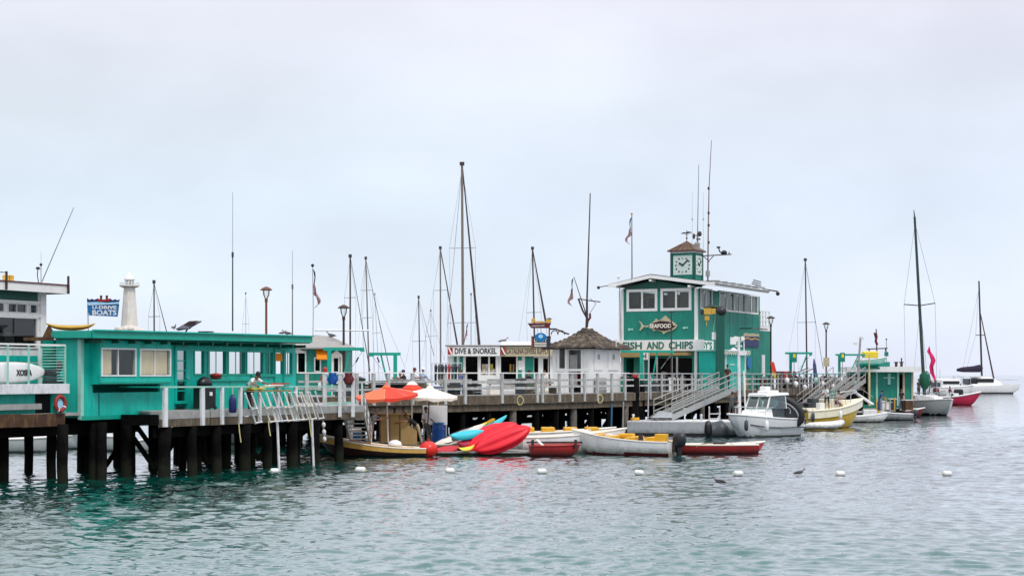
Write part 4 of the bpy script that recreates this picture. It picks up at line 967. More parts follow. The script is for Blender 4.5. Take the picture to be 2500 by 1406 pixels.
# hip roof built from shingles
ov = .5; x0, x1, y0, y1 = -wl_-ov, ov, -ov, dp_+ov
zpk = PKL.z(1432, 801, -1.6); r0, r1 = (-wl_/2, dp_/2-.5), (-wl_/2, dp_/2+.6)
def crv(a, b, t): # slight curl at the eaves
    p = Vector(a).lerp(Vector(b), t); p.z -= .16*math.sin(PI*t); return p
ridge0, ridge1 = (r0[0], r0[1], zpk), (r1[0], r1[1], zpk)
cn = [(x0, y0, ze), (x1, y0, ze), (x1, y1, ze), (x0, y1, ze)]
MB().add([cn[0], cn[1], cn[2], cn[3], (r0[0], r0[1], zpk-.05), (r1[0], r1[1], zpk-.05)], [(0, 1, 4), (1, 2, 5, 4), (2, 3, 5), (3, 0, 4, 5), (3, 2, 1, 0)]).xf(Matrix.Translation((0, 0, -.14))).build('roof_deck', shing2, kk)
MB().bar((x0, y0, ze-.02), (x1, y0, ze-.02), .05, .1).bar((x1, y0, ze-.02), (x1, y1, ze-.02), .05, .1).build('eave_trim', darkmetal, kk)
SM = [MB().cbox((0, 0, 0), (.27, .42, .035)).mesh('shingle', m_) for m_ in (shing, shing2, shing3)]
def face_shingles(A, B, C, D):   # eave A-B, ridge D-C
    A, B, C, D = map(Vector, (A, B, C, D)); n_ = ((B-A).cross(D-A)).normalized()
    if n_.z < 0: n_ = -n_
    rows_ = 9
    for i in range(rows_):
        t_ = (i+.35)/rows_
        p, q_ = crv(A, D, t_), crv(B, C, t_); L = (q_-p).length; m_ = max(1, int(L/.27))
        d = (q_-p).normalized() if L > .05 else (B-A).normalized()
        up = ((D+C)/2-(A+B)/2).normalized(); up = (up-d*up.dot(d)).normalized(); nn = d.cross(up); nn = nn if nn.z > 0 else -nn
        for j in range(m_):
            c = p+d*(L*(j+.5)/m_)+nn*random.uniform(-.01, .02)
            tl = R(random.uniform(2, 6)); u2 = (up*math.cos(tl)+nn*math.sin(tl)*-1*-1*.6).normalized(); n2 = d.cross(u2); n2 = n2 if n2.z > 0 else -n2
            M = Matrix((d, u2, n2)).transposed().to_4x4(); M.translation = c
            o = inst('shingle', random.choice(SM), kk); o.matrix_basis = M @ Matrix.Rotation(R(random.uniform(-4, 4)), 4, 'Z')
face_shingles(cn[0], cn[1], ridge0, ridge0); face_shingles(cn[1], cn[2], ridge1, ridge0); face_shingles(cn[3], cn[0], ridge0, ridge1)
MB().ball((r0[0]+.35, r0[1], zpk), (.12, .12, .1)).build('ridge_cap', ivory, kk, smooth=True)
MB().tube((.45, dp_*.62, ze-.02), (.45, dp_*.62, ze+.5), .035).build('vent_pipe', oldwhite, kk)
# hanging shop sign by the kiosk
Y = 92.0; a = W(1356, 905, Y); t = thing('hanging_sign', 'dark hanging shop sign with a blue oval under a gold-trimmed crossbeam', 'sign', (a.x, Y, ZD), 0)
def q(px, py): p = W(px, py, Y); return (p.x-a.x, p.z-ZD)
p0 = q(1341, 797); MB().tube((p0[0], .1, 0), (p0[0], .1, p0[1]+.05), .04).build('post', darkmetal, t)
MB().prism([q(1288, 789), q(1346, 788), q(1340, 801), q(1297, 801)], -.06, .06).build('crossbeam', maroon, t)
MB().prism([q(1298, 794.5), q(1330, 793), q(1329, 796.5), q(1298, 797.5)], -.075, -.061).build('pale_strip', greywood, t)
gd = MB().prism([q(1297, 788), q(1298, 778), q(1306, 776), q(1308, 786)], -.05, .05).prism([q(1305, 788), q(1310, 784), q(1328, 784), q(1330, 788)], -.05, .05).prism([q(1330, 788), q(1333, 780), q(1345, 779), q(1346, 787)], -.05, .05)
gd.build('gold_ornament', gold, t); MB().prism([q(1333, 779), q(1349, 779), q(1343, 776), q(1338, 776)], -.06, .06).build('ornament_cap', darkmetal, t)
MB().prism([q(1299, 821), q(1345, 820), q(1343, 848), q(1299, 849)], -.04, .04).build('board', mat('sign_black', (.02, .02, .045)), t)
MB().box(q(1297, 0)[0], q(1300, 0)[0], -.05, .05, q(0, 850)[1], q(0, 820)[1]).build('frame_edge', mat('rust_orange', (.3, .08, .02)), t)
c_ = q(1320, 819); MB().prism([(c_[0]+.36*math.cos(b_), c_[1]-.1+.26*math.sin(b_)) for b_ in [2*PI*i/20 for i in range(20)]], -.08, -.041).build('blue_oval', blue, t)
MB().prism([(c_[0]+.14*math.cos(b_), c_[1]-.05+.12*math.sin(b_)) for b_ in [2*PI*i/12 for i in range(12)]], -.1, -.081).build('wave_emblem', skyblue, t)
lo = q(1304, 834); hi = q(1336, 826); text(t, 'lettering', 'D KST', lo[0], hi[0], lo[1], hi[1], -.042, ivory, .01, .02)
for py in (837, 841, 845): lo = q(1304, py+1); hi = q(1334, py-1); MB().box(lo[0], hi[0], -.055, -.041, lo[1], hi[1]).build('small_print_line', ivory, t)
for px in (1303, 1311, 1319, 1333): MB().tube((q(px, 801)[0], 0, q(px, 801)[1]), (q(px+3, 815)[0], 0, q(px, 815)[1]), .012, n=4).build('hanger', darkmetal, t)
ar = q(1340, 803); MB().path([(ar[0], 0, ar[1]), (ar[0]+.4, 0, ar[1]), (ar[0]+1.0, 0, ar[1]-.25), (ar[0]+1.2, 0, ar[1]-.3)], .05).build('bracket', darkmetal, t)
for k_ in (0, 1): 
    cx_ = q(1354+k_*16, 817); MB().path([(cx_[0]+.2*math.cos(b_), 0, cx_[1]+.25*math.sin(b_)) for b_ in [PI*i/10 for i in range(11)]], .03).build('scroll', darkmetal, t)
# ------------------------------------------------------------------ seafood building
FC = ((1700-CX)*108/F, 108.0)
PF = Pl(FC, V); PG = Pl(FC, U)
fb_ = thing('seafood_building', 'two-storey green seafood building with white trimmed windows and a shallow gable roof', 'building', (FC[0], FC[1], 0), PF.rz)
w = -PF.s(1519); dp = PG.s(1855)
zev = PF.z(1699, 700); zlo = PF.z(1600, 858)
# front wall with the two pairs of windows
fw_ = [PF.r(1536, 1599, 712, 753), PF.r(1619, 1682, 711, 752)]
zA, zB = (fw_[0][2]+fw_[1][2])/2, (fw_[0][3]+fw_[1][3])/2
fw_ = [(a, b, zA, zB) for a, b, c, d in fw_]
por = [PF.r(1585, 1690, 874, 960)]; por = [(por[0][0], por[0][1], ZD, por[0][3]), (-w+.3, -w+.9, ZD, por[0][3])]
zpkr = PF.z(1598, 676, .1)
xr = PF.s(1598)
wallh(MB(), -w, 0, ZD, zev-.25, 0, .15, fw_+por).build('front_wall', green, fb_)
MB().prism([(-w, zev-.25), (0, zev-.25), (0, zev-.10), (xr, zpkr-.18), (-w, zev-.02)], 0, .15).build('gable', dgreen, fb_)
sw = [PG.r(1711, 1738, 708, 752), PG.r(1744, 1780, 712, 757), PG.r(1786, 1812, 718, 762), PG.r(1820, 1850, 722, 766)]
sw = [PG.r(1711, 1737, 708, 750), PG.r(1757, 1792, 716, 756), PG.r(1793, 1819, 720, 760), PG.r(1820, 1849, 724, 763)]
zs_0, zs_1 = PG.z(1780, 757), PG.z(1780, 716)
sw = [(a, b, zs_0, zs_1) for a, b, c, d in sw]
MBs = wallh(MB(), .15, dp, ZD, zev-.1, 0, .15, sw); MBs.xf(Matrix.Rotation(R(90), 4, 'Z')).build('side_wall', green, fb_)
MB().box(-w, -w+.15, .15, dp, ZD, zev-.1).box(-w+.15, -.15, dp-.15, dp, ZD, zev-.1).build('rear_wall', green, fb_)
MB().box(-w+.15, -.15, .15, dp-.15, zlo+.2, zlo+.3).build('upper_floor', inter, fb_)
MB().box(-w+.15, -.15, 3.9, 4.0, zlo+.3, zev-.3).build('partition', dark, fb_)
for i, q_ in enumerate(fw_): window(fb_, q_[0], q_[1], q_[2], q_[3], 0, .19, 2, 1, white, dglass, mw=.14)
MB().box(fw_[0][0]+1.0, fw_[0][0]+1.1, .8, .9, zA, zA+.7).prism([(fw_[0][0]+.75, zB-.5), (fw_[0][1], zB-.35), (fw_[0][1], zB-.1), (fw_[0][0]+1.0, zB-.3)], .7, .75).build('indoor_lamp', gold, fb_)
for i in (0, 1): MB().box(fw_[1][0]+.15+i*.95, fw_[1][0]+.8+i*.95, .4, .43, zA+.05, zB-.05).build('brown_blind', mat('brown_blind', (.22, .13, .04)), fb_)
MB().box(fw_[0][0]+.05, fw_[0][0]+.55, .4, .43, zA+.3, zB-.2).build('brown_blind', mat('brown_blind', (.22, .13, .04)), fb_)
sroot = thing('x', 'x', 'x'); bpy.data.objects.remove(sroot)
# side windows live in a frame turned a quarter
def side_win(q_, cols, blind):
    n0 = len(COL.objects)
    wo_ = window(fb_, q_[0], q_[1], q_[2], q_[3], 0, .12, cols, 1, white, dglass, mw=.1)
    wo_.rotation_euler = (0, 0, R(90))
    if blind:
        o = MB().box(q_[0]+.25, q_[0]+(q_[1]-q_[0])*.48, .13, .15, q_[2]+.02, q_[3]-.02).build('grey_blind', oldwhite, wo_); MB().box(q_[0]+(q_[1]-q_[0])*.62, q_[1]-.05, .13, .15, q_[2]+.02, q_[3]-.02).build('grey_blind', oldwhite, wo_)
for q_ in sw: side_win(q_, 2, True)
# corner and edge trim
MB().box(-.12, .05, -.07, .0, ZD, zev-.1).box(0, .07, .0, .16, ZD, zev-.1).build('corner_board', white, fb_)
MB().box(-w-.06, -w+.12, -.07, 0, ZD, zev-.05).box(-w-.22, -w-.14, -.1, -.02, zlo, zev-.2).build('corner_board', white, fb_)
for k_, x_ in enumerate((-w*.33, -w*.66)): MB().box(x_-.03, x_+.03, -.014, 0, zlo+.65, zA-.09).build('batten', green, fb_)
for k_ in range(1, 8):
    y_ = dp*k_/8; MB().box(0, .014, y_-.03, y_+.03, ZD+.1, zs_0-.1).build('batten', green, fb_)
# roof
ovf = .7; zl_, zr_ = PF.z(1485, 697, ovf), PF.z(1748, 693, ovf); xl, xrr = PF.s(1485, ovf), PF.s(1748, ovf)-.15
zp_ = PF.z(1598, 674, ovf)
zl_, zr_ = zl_-.05, zr_-.02
ye = PG.s(1875, xrr)
MB().prism([(xl, zl_), (xr, zp_), (xrr, zr_), (xrr, zr_+.14), (xr, zp_+.16), (xl, zl_+.14)], -ovf, ye).build('roof', tarroof, fb_)
MB().prism([(xl, zl_-.12), (xr, zp_-.14), (xr, zp_+.1), (xl, zl_+.12)], -ovf-.06, -ovf).prism([(xr, zp_-.14), (xrr, zr_-.12), (xrr, zr_+.12), (xr, zp_+.1)], -ovf-.06, -ovf).build('barge_board', white, fb_)
MB().box(xrr, xrr+.06, -ovf-.06, ye, zr_-.10, zr_+.13).build('eave_fascia', white, fb_)
MB().tube((xrr+.12, -ovf, zr_+.06), (xrr+.12, ye, zr_+.04), .05).build('gutter', greywood, fb_)
for i, (x_, zz_) in enumerate(((xl+.55, zl_+.05), (xr, zp_-.2), (0-.25, zr_))): MB().box(x_-.08, x_+.08, -ovf-.1, .2, zz_-.16, zz_-.02).build('roof_beam_end', white, fb_)
MB().tube((-w-.1, -.2, zl_-.1), (-w-.02, -.12, zlo), .035).build('downpipe', greywood, fb_)
for i in range(7):
    y_ = 1+i*1.6; MB().cbox((xrr-.7, y_, zr_+.34), (.9, .5, .05)).build('roof_ladder_plank', greywood, fb_)
for i in range(3): MB().bar((xrr-.3, 8.0+i*.2, zr_+.5+i*.14), (xrr-.6, 10.8, zr_+.45+i*.16), .1, .06).build('roof_spar', black, fb_)
MB().tube((xrr-.2, ye-.6, zr_+.2), (xrr+.2, ye+1.6, zr_+.12), .05).ball((xrr+.2, ye+1.7, zr_-.05), .16).build('security_camera', darkmetal, fb_)
MB().tube((xl+.1, -ovf, zl_+.05), (xl-.5, -ovf-.3, zl_-.05), .03).ball((xl-.6, -ovf-.35, zl_-.1), .12).build('flood_lamp', darkmetal, fb_)
MB().ball((xr-2.6, -ovf+.3, zp_+.05), (.1, .1, .16)).build('roof_bulb', white, fb_)
# sign band
z0_, z1_ = PF.z(1600, 857), PF.z(1600, 830); xb1 = .55
MB().box(-w-.5, xb1, -.28, -.0, z0_, z1_).build('sign_band', white, fb_)
MB().box(.0, .28, 0, 2.6, z0_, z1_-.05).build('sign_band', white, fb_)
lo, hi = PF.z(1600, 852, .28), PF.z(1600, 834, .28)
for wd, p0, p1 in (('FISH', 1521, 1567), ('AND', 1579, 1621), ('CHIPS', 1633, 1692)):
    text(fb_, 'lettering', wd, PF.s(p0, .28), PF.s(p1, .28), lo, hi, -.28, signgreen, .03, .02)
text(fb_, 'lettering', "BY'S", .3, 2.3, lo, hi, 0, signgreen, .02, .02).matrix_basis = Matrix.Translation((.28, 0, 0)) @ Matrix.Rotation(R(90), 4, 'Z')
# seafood fish sign
def qf(px, py, o=.1): return (PF.s(px, o), PF.z(px, py, o))
fs = thing('fish_sign', 'carved wooden fish sign reading SEAFOOD on the upper front of the green building', 'sign', (FC[0], FC[1], 0), PF.rz)
body = [qf(1582, 796)]+[qf(a_, b_) for a_, b_ in ((1592, 788), (1598, 783), (1602, 777), (1607, 782), (1615, 779), (1620, 774), (1625, 770), (1632, 777), (1640, 783), (1648, 788), (1654, 795), (1650, 801), (1643, 806), (1632, 809), (1625, 812), (1620, 816), (1617, 810), (1603, 806), (1596, 808), (1592, 803))]
MB().prism(body, -.14, -.08).build('fish_body', parchment, fs)
MB().prism([qf(a_, b_) for a_, b_ in ((1583, 797), (1594, 789), (1612, 783), (1632, 785), (1646, 792), (1649, 796), (1640, 803), (1622, 808), (1600, 804))], -.17, -.141).build('dark_flank', mat('sign_dark_brown', (.028, .010, .008)), fs)
MB().prism([qf(a_, b_) for a_, b_ in ((1560, 783), (1566, 787), (1572, 795), (1571, 800), (1564, 807), (1561, 806), (1566, 797), (1565, 790))], -.14, -.08).build('tail', parchment, fs)
MB().prism([qf(a_, b_) for a_, b_ in ((1571, 795), (1586, 794), (1586, 799), (1571, 798))], -.13, -.08).build('tail_stem', parchment, fs)
a_, b_ = qf(1586, 801, .17), qf(1639, 790, .17); text(fs, 'lettering', 'SEAFOOD', a_[0], b_[0], a_[1], b_[1], -.17, ivory, .03, .03)
a_ = qf(1646, 793); MB().ball((a_[0], -.18, a_[1]), (.05, .03, .05)).build('eye', ivory, fs)
MB().tube((body[0][0]+1, -.08, body[0][1]), (body[0][0]+1, 0, body[0][1]), .05).build('bracket', darkmetal, fs)
for px, py, l_ in ((1539, 804, 'small pale fish plaque left of the carved fish sign'), (1673, 800, 'small white arrow plaque right of the carved fish sign')):
    a_ = qf(px, py, 0); o = tag(MB().prism([(-.2, -.02), (-.05, -.12), (.0, -.04), (.22, -.06), (.2, .06), (0, .05), (-.12, .08)], -.05, 0).build('wall_plaque', palegreen, None), l_, 'plaque'); o.location = PF.w(a_[0], 0, a_[1]); o.rotation_euler.z = PF.rz
# black flag pole standing before the front
P = WZ(1639, ZD, 104.5); t = thing('black_post', 'slim black post standing in front of the FISH AND CHIPS sign', 'post', P); MB().tube((0, 0, 0), (0, 0, W(1639, 762, 104.5).z-ZD), .055, .045).build('pole', mastdk, t); MB().cbox((0, 0, W(1639, 762, 104.5).z-ZD), (.45, .06, .06)).build('arm', mastdk, t)
# awning and porch
ya = PF.z(1550, 861), PF.z(1550, 872)
MB().box(-w-.5, -w+2.2, -1.3, -.02, ya[1], ya[0]).build('tan_awning', tan, fb_)
MB().box(-w+2.2, -.3, -1.0, -.02, ya[1]+.1, ya[0]).build('tan_awning', tan, fb_)
for px in (1571, 1604, 1640, 1653): s_ = PF.s(px, 1.2); MB().box(s_-.05, s_+.05, -1.25, -1.15, ZD, ya[1]).build('porch_post', greywood, fb_)
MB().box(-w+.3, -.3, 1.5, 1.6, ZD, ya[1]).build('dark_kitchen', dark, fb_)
s_ = PF.s(1575, 1.2); MB().box(s_-.3, s_+.3, -1.32, -1.27, PF.z(1575, 878, 1.2), PF.z(1575, 858, 1.2)).build('white_board', ivory, fb_)
text(fb_, 'lettering', 'H', s_-.14, s_+.14, PF.z(1575, 876, 1.3), PF.z(1575, 862, 1.3), -1.32, ink, .02, .02)
# stove / gear silhouettes in the porch
for i in range(7): MB().cbox((-w+2.3+i*.35, .6+.1*(i % 2), ZD+.5+.05*(i % 3)), (.3, .4, 1.0+.2*(i % 3))).build('kitchen_equipment', kgrey if i % 2 else greywood, fb_)
# low side shed with white fringe
shd = thing('side_shed', 'low green shed with white corner posts and a fringe of lights beside the seafood building', 'shed', PG.w(-.2, -.25, 0), PG.rz)
L_ = PG.s(1768)-.1
MB().box(.0, 5.0, -1.6, .0, ZD, PG.z(1720, 858)).build('wall', teal, shd)
for x in (0.0, .9, 4.9): MB().box(x-.06, x+.06, -1.68, -1.6, ZD, PG.z(1720, 856)).build('corner_post', white, shd)
MB().box(-.2, 5.2, -1.9, .0, PG.z(1720, 858), PG.z(1720, 856)+.05).build('roof', palegreen, shd)
fr = MB()
for i in range(40): fr.cbox((-.2+i*.138, -1.92, PG.z(1720, 858)-.05-.06*(i % 3)), (.05, .03, .14+.08*(i % 2)))
fr.build('light_fringe', ivory, shd)
MB().box(1.8, 2.8, -1.63, -1.6, PG.z(1728, 891), PG.z(1728, 889)).build('white_bar', white, shd)
MB().box(3.9, 4.4, -1.66, -1.6, ZD+.5, PG.z(1728, 882)).build('teal_door', teal, shd)
# side wall details
P = PG.w(PG.s(1834), 0, 0)
bs = thing('blue_banner_board', 'dark blue board with tan waves on the right wall of the seafood building', 'sign', P, PG.rz)
s0, s1_ = -1.9, 1.55; z0_, z1_ = PG.z(1834, 847), PG.z(1834, 814)
MB().box(s0, s1_, -.08, -.0, z0_, z1_-.25).build('board', navy, bs)
MB().prism([(s0, z1_-.25), (s1_, z1_-.2), (s1_, z1_+.0), (1.0, z1_-.05), (.2, z1_+.02), (-.6, z1_-.06), (-1.2, z1_), (s0, z1_-.02)], -.1, 0).build('tan_wave', parchment, bs)
MB().prism([(s0, z1_-.5), (-1, z1_-.4), (-.2, z1_-.52), (.6, z1_-.4), (s1_, z1_-.5), (s1_, z1_-.42), (.6, z1_-.32), (-.2, z1_-.42), (-1, z1_-.3), (s0, z1_-.4)], -.1, -.081).build('gold_line', gold, bs)
MB().box(s0-.6, s1_-.4, -.9, -.85, z1_+.28, z1_+.36).box(s0-.55, s0-.5, -.9, 0, z1_+.28, z1_+.36).build('lamp_bar', mastdk, bs)
# white sign box with big numeral and wheelchair-blue plate
P = PG.w(PG.s(1797, 1.5), -1.5, 0)
nb = thing('number_board', 'white notice board with a bold black S and white lintel by the side wall', 'sign', P, PG.rz)
zz_ = PG.z(1797, 912, 1.5), PG.z(1797, 866, 1.5)
MB().box(-1.4, 1.2, -.05, .05, zz_[0], zz_[1]).build('board', white, nb); MB().box(-1.6, 1.4, -.12, .05, zz_[1], zz_[1]+.12).build('lintel', white, nb)
for x in (-1.35, 1.15): MB().box(x-.06, x+.06, -.04, .04, ZD, zz_[0]).build('leg', greywood, nb)
text(nb, 'lettering', '15', -1.0, -.4, zz_[0]+.3, zz_[0]+.95, -.05, ink, .02, .02); text(nb, 'lettering', 'S', -.1, .8, zz_[0]+.35, zz_[1]-.15, -.05, ink, .02, .03)
MB().box(PG.s(1858)-PG.s(1797), 0, 0, 0.001, 0, .001)
P = PG.w(PG.s(1827), -.05, PG.z(1827, 886)); o = tag(MB().prism([(.35*math.cos(b_)*1.4, .45*math.sin(b_)) for b_ in [2*PI*i/14 for i in range(14)]], -.04, 0).build('blue_plate', blue, None), 'round blue plate on the right wall of the seafood building', 'sign'); o.location = P; o.rotation_euler.z = PG.rz
# rear lower annex with white rail on its roof
PX = Pl(tuple(PG.w(dp, -.0, 0))[:2], U)
an = thing('rear_annex', 'lower green annex with a white railed roof terrace behind the seafood building', 'building', PG.w(dp+.02, 0, 0), PG.rz)
La = PX.s(1880); za = PX.z(1868, 808)
MB().box(0, La, 0, 3.5, ZD, za).build('wall', green, an)
MB().box(PX.s(1859), PX.s(1866), -.05, 0, ZD+.2, PX.z(1862, 866)).build('white_door', white, an)
zt_ = PX.z(1868, 760)
for px in (1857, 1863, 1870, 1878): s_ = PX.s(px); MB().box(s_-.04, s_+.04, -.02, .06, za, zt_).build('rail_post', white, an)
for i in range(4): z = za+.35+i*(zt_-za-.4)/3; MB().box(0, La, -.01, .04, z, z+.09).build('rail', white, an)
MB().box(0, La, -.01, .05, za, za+.3).build('parapet', white, an)
# clock tower
TO = 2.2
zT = lambda py: PF.z(1665, py, -TO)
x0, x1 = PF.s(1638.5, -TO), PF.s(1696, -TO); wd = x1-x0
ct = thing('clock_tower', 'square green clock turret with white faces and a brown pyramid roof', 'clock tower', PF.w((x0+x1)/2, TO+.75, zT(684)-.45), PF.rz)
zB_ = zT(684)-.45; h0 = zT(618)-zB_; hb = zT(684)-zB_
hw = wd/2; hd = .75
MB().box(-hw, hw, -hd, hd, 0, h0).build('body', green, ct)
for sx_ in (-1, 1):
    for sy_ in (-1, 1): MB().cbox((sx_*(hw-.03), sy_*(hd-.03), h0/2+.15), (.16, .16, h0-.3)).build('corner_trim', dgreen, ct)
MB().box(-hw-.06, hw+.06, -hd-.06, hd+.06, h0, h0+.12).build('cornice', oldwhite, ct)
rf = [(hw+.2, 0), (hw+.22, .06)]
hp = zT(588)-zT(616); zc0 = h0+.12
vs = [(-hw-.22, -hd-.22, zc0), (hw+.22, -hd-.22, zc0), (hw+.22, hd+.22, zc0), (-hw-.22, hd+.22, zc0), (-hw-.22, -hd-.22, zc0+.08), (hw+.22, -hd-.22, zc0+.08), (hw+.22, hd+.22, zc0+.08), (-hw-.22, hd+.22, zc0+.08), (-hw*.45, -hd*.45, zc0+hp*.66), (hw*.45, -hd*.45, zc0+hp*.66), (hw*.45, hd*.45, zc0+hp*.66), (-hw*.45, hd*.45, zc0+hp*.66), (0, 0, zc0+hp)]
MB().add(vs, [(3, 2, 1, 0), (0, 1, 5, 4), (1, 2, 6, 5), (2, 3, 7, 6), (3, 0, 4, 7), (4, 5, 9, 8), (5, 6, 10, 9), (6, 7, 11, 10), (7, 4, 8, 11), (8, 9, 12), (9, 10, 12), (10, 11, 12), (11, 8, 12)]).build('roof', copper, ct)
for i in range(4):
    for j in range(5):
        f_ = (j+.5)/5*2-1; a_ = (f_*(hw+.2), -hd-.235, zc0+.09); b_ = (f_*hw*.45, -hd*.47, zc0+hp*.66+.01); M = Matrix.Rotation(i*PI/2, 4, 'Z')
        MB().bar(M @ Vector(a_), M @ Vector(b_), .03, .05).build('standing_seam', copper, ct)
fz0, fz1 = zT(671)-zB_, zT(624)-zB_
cz = (fz0+fz1)/2; ch = (fz1-fz0)/2; cw = wd*.40
def clock(parent, y, half, rot):
    f = MB().box(-half, half, y-.04, y, cz-ch, cz+ch).build('clock_face', clockface, parent); f.rotation_euler.z = rot
    for i in range(12):
        a_ = i*PI/6; ca, sa = math.sin(a_), math.cos(a_); r_ = min(1/max(abs(ca), 1e-3), 1/max(abs(sa), 1e-3)); r_ = 0.86*(.55+.45*min(r_, 1.18)/1.18)
        p0_ = Vector((ca*half*r_*.98, y-.05, cz+sa*ch*r_*.98)); p1_ = Vector((ca*half*(r_-.17), y-.05, cz+sa*ch*(r_-.17)))
        MB().bar(p0_, p1_, .05 if False else .02, .075*half/.6).build('hour_mark', ink, f)
    for ang, ln, tk in ((R(-58), .46, .10), (R(47), .80, .08)):
        MB().bar((-math.sin(ang)*half*.1, y-.07, cz-math.cos(ang)*ch*.1), (math.sin(ang)*half*ln, y-.07, cz+math.cos(ang)*ch*ln), .02, tk*half/.6).build('clock_hand', ink, f)
clock(ct, -hd, hw-.18, 0); clock(ct, -hw, hd-.16, R(90))
vz = zc0+hp
MB().tube((0, 0, vz-.05), (0, 0, vz+.75), .025).ball((0, 0, vz+.18), .07).build('vane_rod', darkmetal, ct)
MB().bar((-.42, 0, vz+.52), (.42, 0, vz+.52), .03, .04).prism([(-.45, vz+.55), (-.2, vz+.62), (-.1, vz+.58), (.1, vz+.66), (.42, vz+.6), (.1, vz+.54)], -.015, .015).bar((0, -.3, vz+.42), (0, .3, vz+.42), .03, .03).build('weather_vane', darkmetal, ct)
# roof antennas
def roofpt(px, off, zadd=0):
    s_ = PF.s(px, -off); p = PF.w(s_, off, 0); return Vector((p.x, p.y, zp_+(zr_-zp_)*max(0, (s_-xr))/(xrr-xr)+.14+zadd))
a = roofpt(1728, 4.0, -.12); t = thing('tall_radio_mast', 'tallest red-grey radio mast on the seafood roof with a crossarm carrying instruments', 'antenna', a)
def rel(px, py): p = W(px, py, a.y); return p-a
MB().tube((0, 0, 0), rel(1729, 570), .06, .05).tube(rel(1729, 570), rel(1731, 460), .05, .04).tube(rel(1731, 460), rel(1737, 343), .035, .02).build('mast', mat('red_grey_mast', (.20, .12, .12), .5, .2), t)
MB().path([rel(1708, 626), rel(1730, 624), rel(1765, 622), rel(1786, 621)], .04).build('crossarm', mastdk, t)
MB().path([rel(1718, 627), rel(1727, 634), rel(1729, 642)], .03).path([rel(1742, 625), rel(1733, 634), rel(1729, 642)], .03).build('brace', mastdk, t)
MB().cbox(rel(1754, 604), (.25, .15, .12)).path([rel(1754, 604), rel(1757, 614), rel(1764, 621)], .045).ball(rel(1768, 617), (.22, .16, .18)).tube(rel(1780, 621), rel(1780, 615), .04).build('instrument', black, t)
for py in (460, 520, 550, 592): MB().ball(rel(1730, py), (.09, .09, .12)).build('clamp', mastdk, t)
MB().cbox(rel(1728, 668), (.28, .2, .4)).build('junction_box', greywood, t)
a2 = roofpt(1703, 5.0, -.12); a = a2; t = thing('short_radio_mast', 'second radio mast with stacked horns directly behind the clock turret', 'antenna', a)
MB().tube((0, 0, 0), rel(1703, 570), .06).tube(rel(1703, 570), rel(1706, 402), .035, .02).build('mast', mastm, t)
MB().lathe([(.2, 0), (.22, .4), (.14, .5)], rel(1702, 608), 10).build('housing', greywood, t)
MB().ball(rel(1708, 571), (.16, .14, .2)).ball(rel(1694, 577), (.1, .1, .22)).bar(rel(1692, 575), rel(1712, 575), .05, .06).bar(rel(1700, 584), rel(1710, 584), .1, .1).build('horn', mastdk, t)
for px, yt in ((1690, 470), (1717, 470)):
    a = roofpt(px, 5.5, -.12); t = thing('thin_whip_antenna', 'faint thin whip antenna %s the stacked-horn mast on the seafood roof' % ('left of' if px < 1700 else 'right of'), 'antenna', a); MB().tube((0, 0, 0), rel(px, yt), .018, .01).build('whip', wire, t); MB().ball(rel(px, 535), (.05, .05, .12)).build('coil', wire, t)
# flags
def flag_geo(parent, top, H, fly, dr, droop, name='flag', canton=True):
    nu, nv = 26, 26; mb = MB()
    g_ = []
    for i in range(nu+1):
        u = i/nu; row = []
        for j in range(nv+1):
            v = j/nv; x = dr*(fly*u*.19*(1-.35*u)+.10*math.sin(u*8+v*3)) ; y = .10*math.sin(u*11+v*4)*u
            z = -H*v*(1-.25*u)-droop*u-.12*u*math.sin(v*PI)
            row.append((x*(.75+.5*v)+dr*.12*math.sin(PI*u)*v+dr*.07*math.sin(v*7+u*4)*u, y, z))
        g_.append(row)
    for i in range(nu):
        for j in range(nv):
            v = (j+.5)/nv; u = (i+.5)/nu
            mi = 2 if (canton and v < 7/13 and u < .42) else (0 if int(v*13) % 2 == 0 else 1)
            mb.mt(mi).add([g_[i][j], g_[i+1][j], g_[i+1][j+1], g_[i][j+1]], [(0, 1, 2, 3)])
    o = mb.build(name, [flagred, flagwhite, flagblue], parent, smooth=True); o.location = top
    sm = o.modifiers.new('thickness', 'SOLIDIFY'); sm.thickness = .012
    return o
a = WZ(1543, zp_-.1, 109.5); a = Vector((a.x, a.y, W(1543, 676, 109.5).z-.25)); t = thing('flagpole', 'flagpole on the left of the seafood roof with a limp striped flag', 'flagpole', a, 0, 'flagpoles')
MB().tube((0, 0, 0), rel(1542.5, 523), .05, .035).build('pole', mastm, t); MB().ball(rel(1542.5, 522), .08).build('finial', gold, t)
flag_geo(t, rel(1542, 530), 1.15, 2.0, -1, 1.1)
a = Vector(WZ(764, 0, 66.0)); a.z = W(764, 822, 66).z; t = thing('flagpole', 'flagpole with a long limp flag at the right end of the teal shack roof', 'flagpole', a, 0, 'flagpoles')
MB().path([(0, 0, 0), rel(765, 760), rel(763, 648)], .022).build('pole', wire, t); MB().ball(rel(763, 648), .07).build('finial', black, t)
flag_geo(t, rel(763.5, 655), .95, 1.7, .8, 1.0)
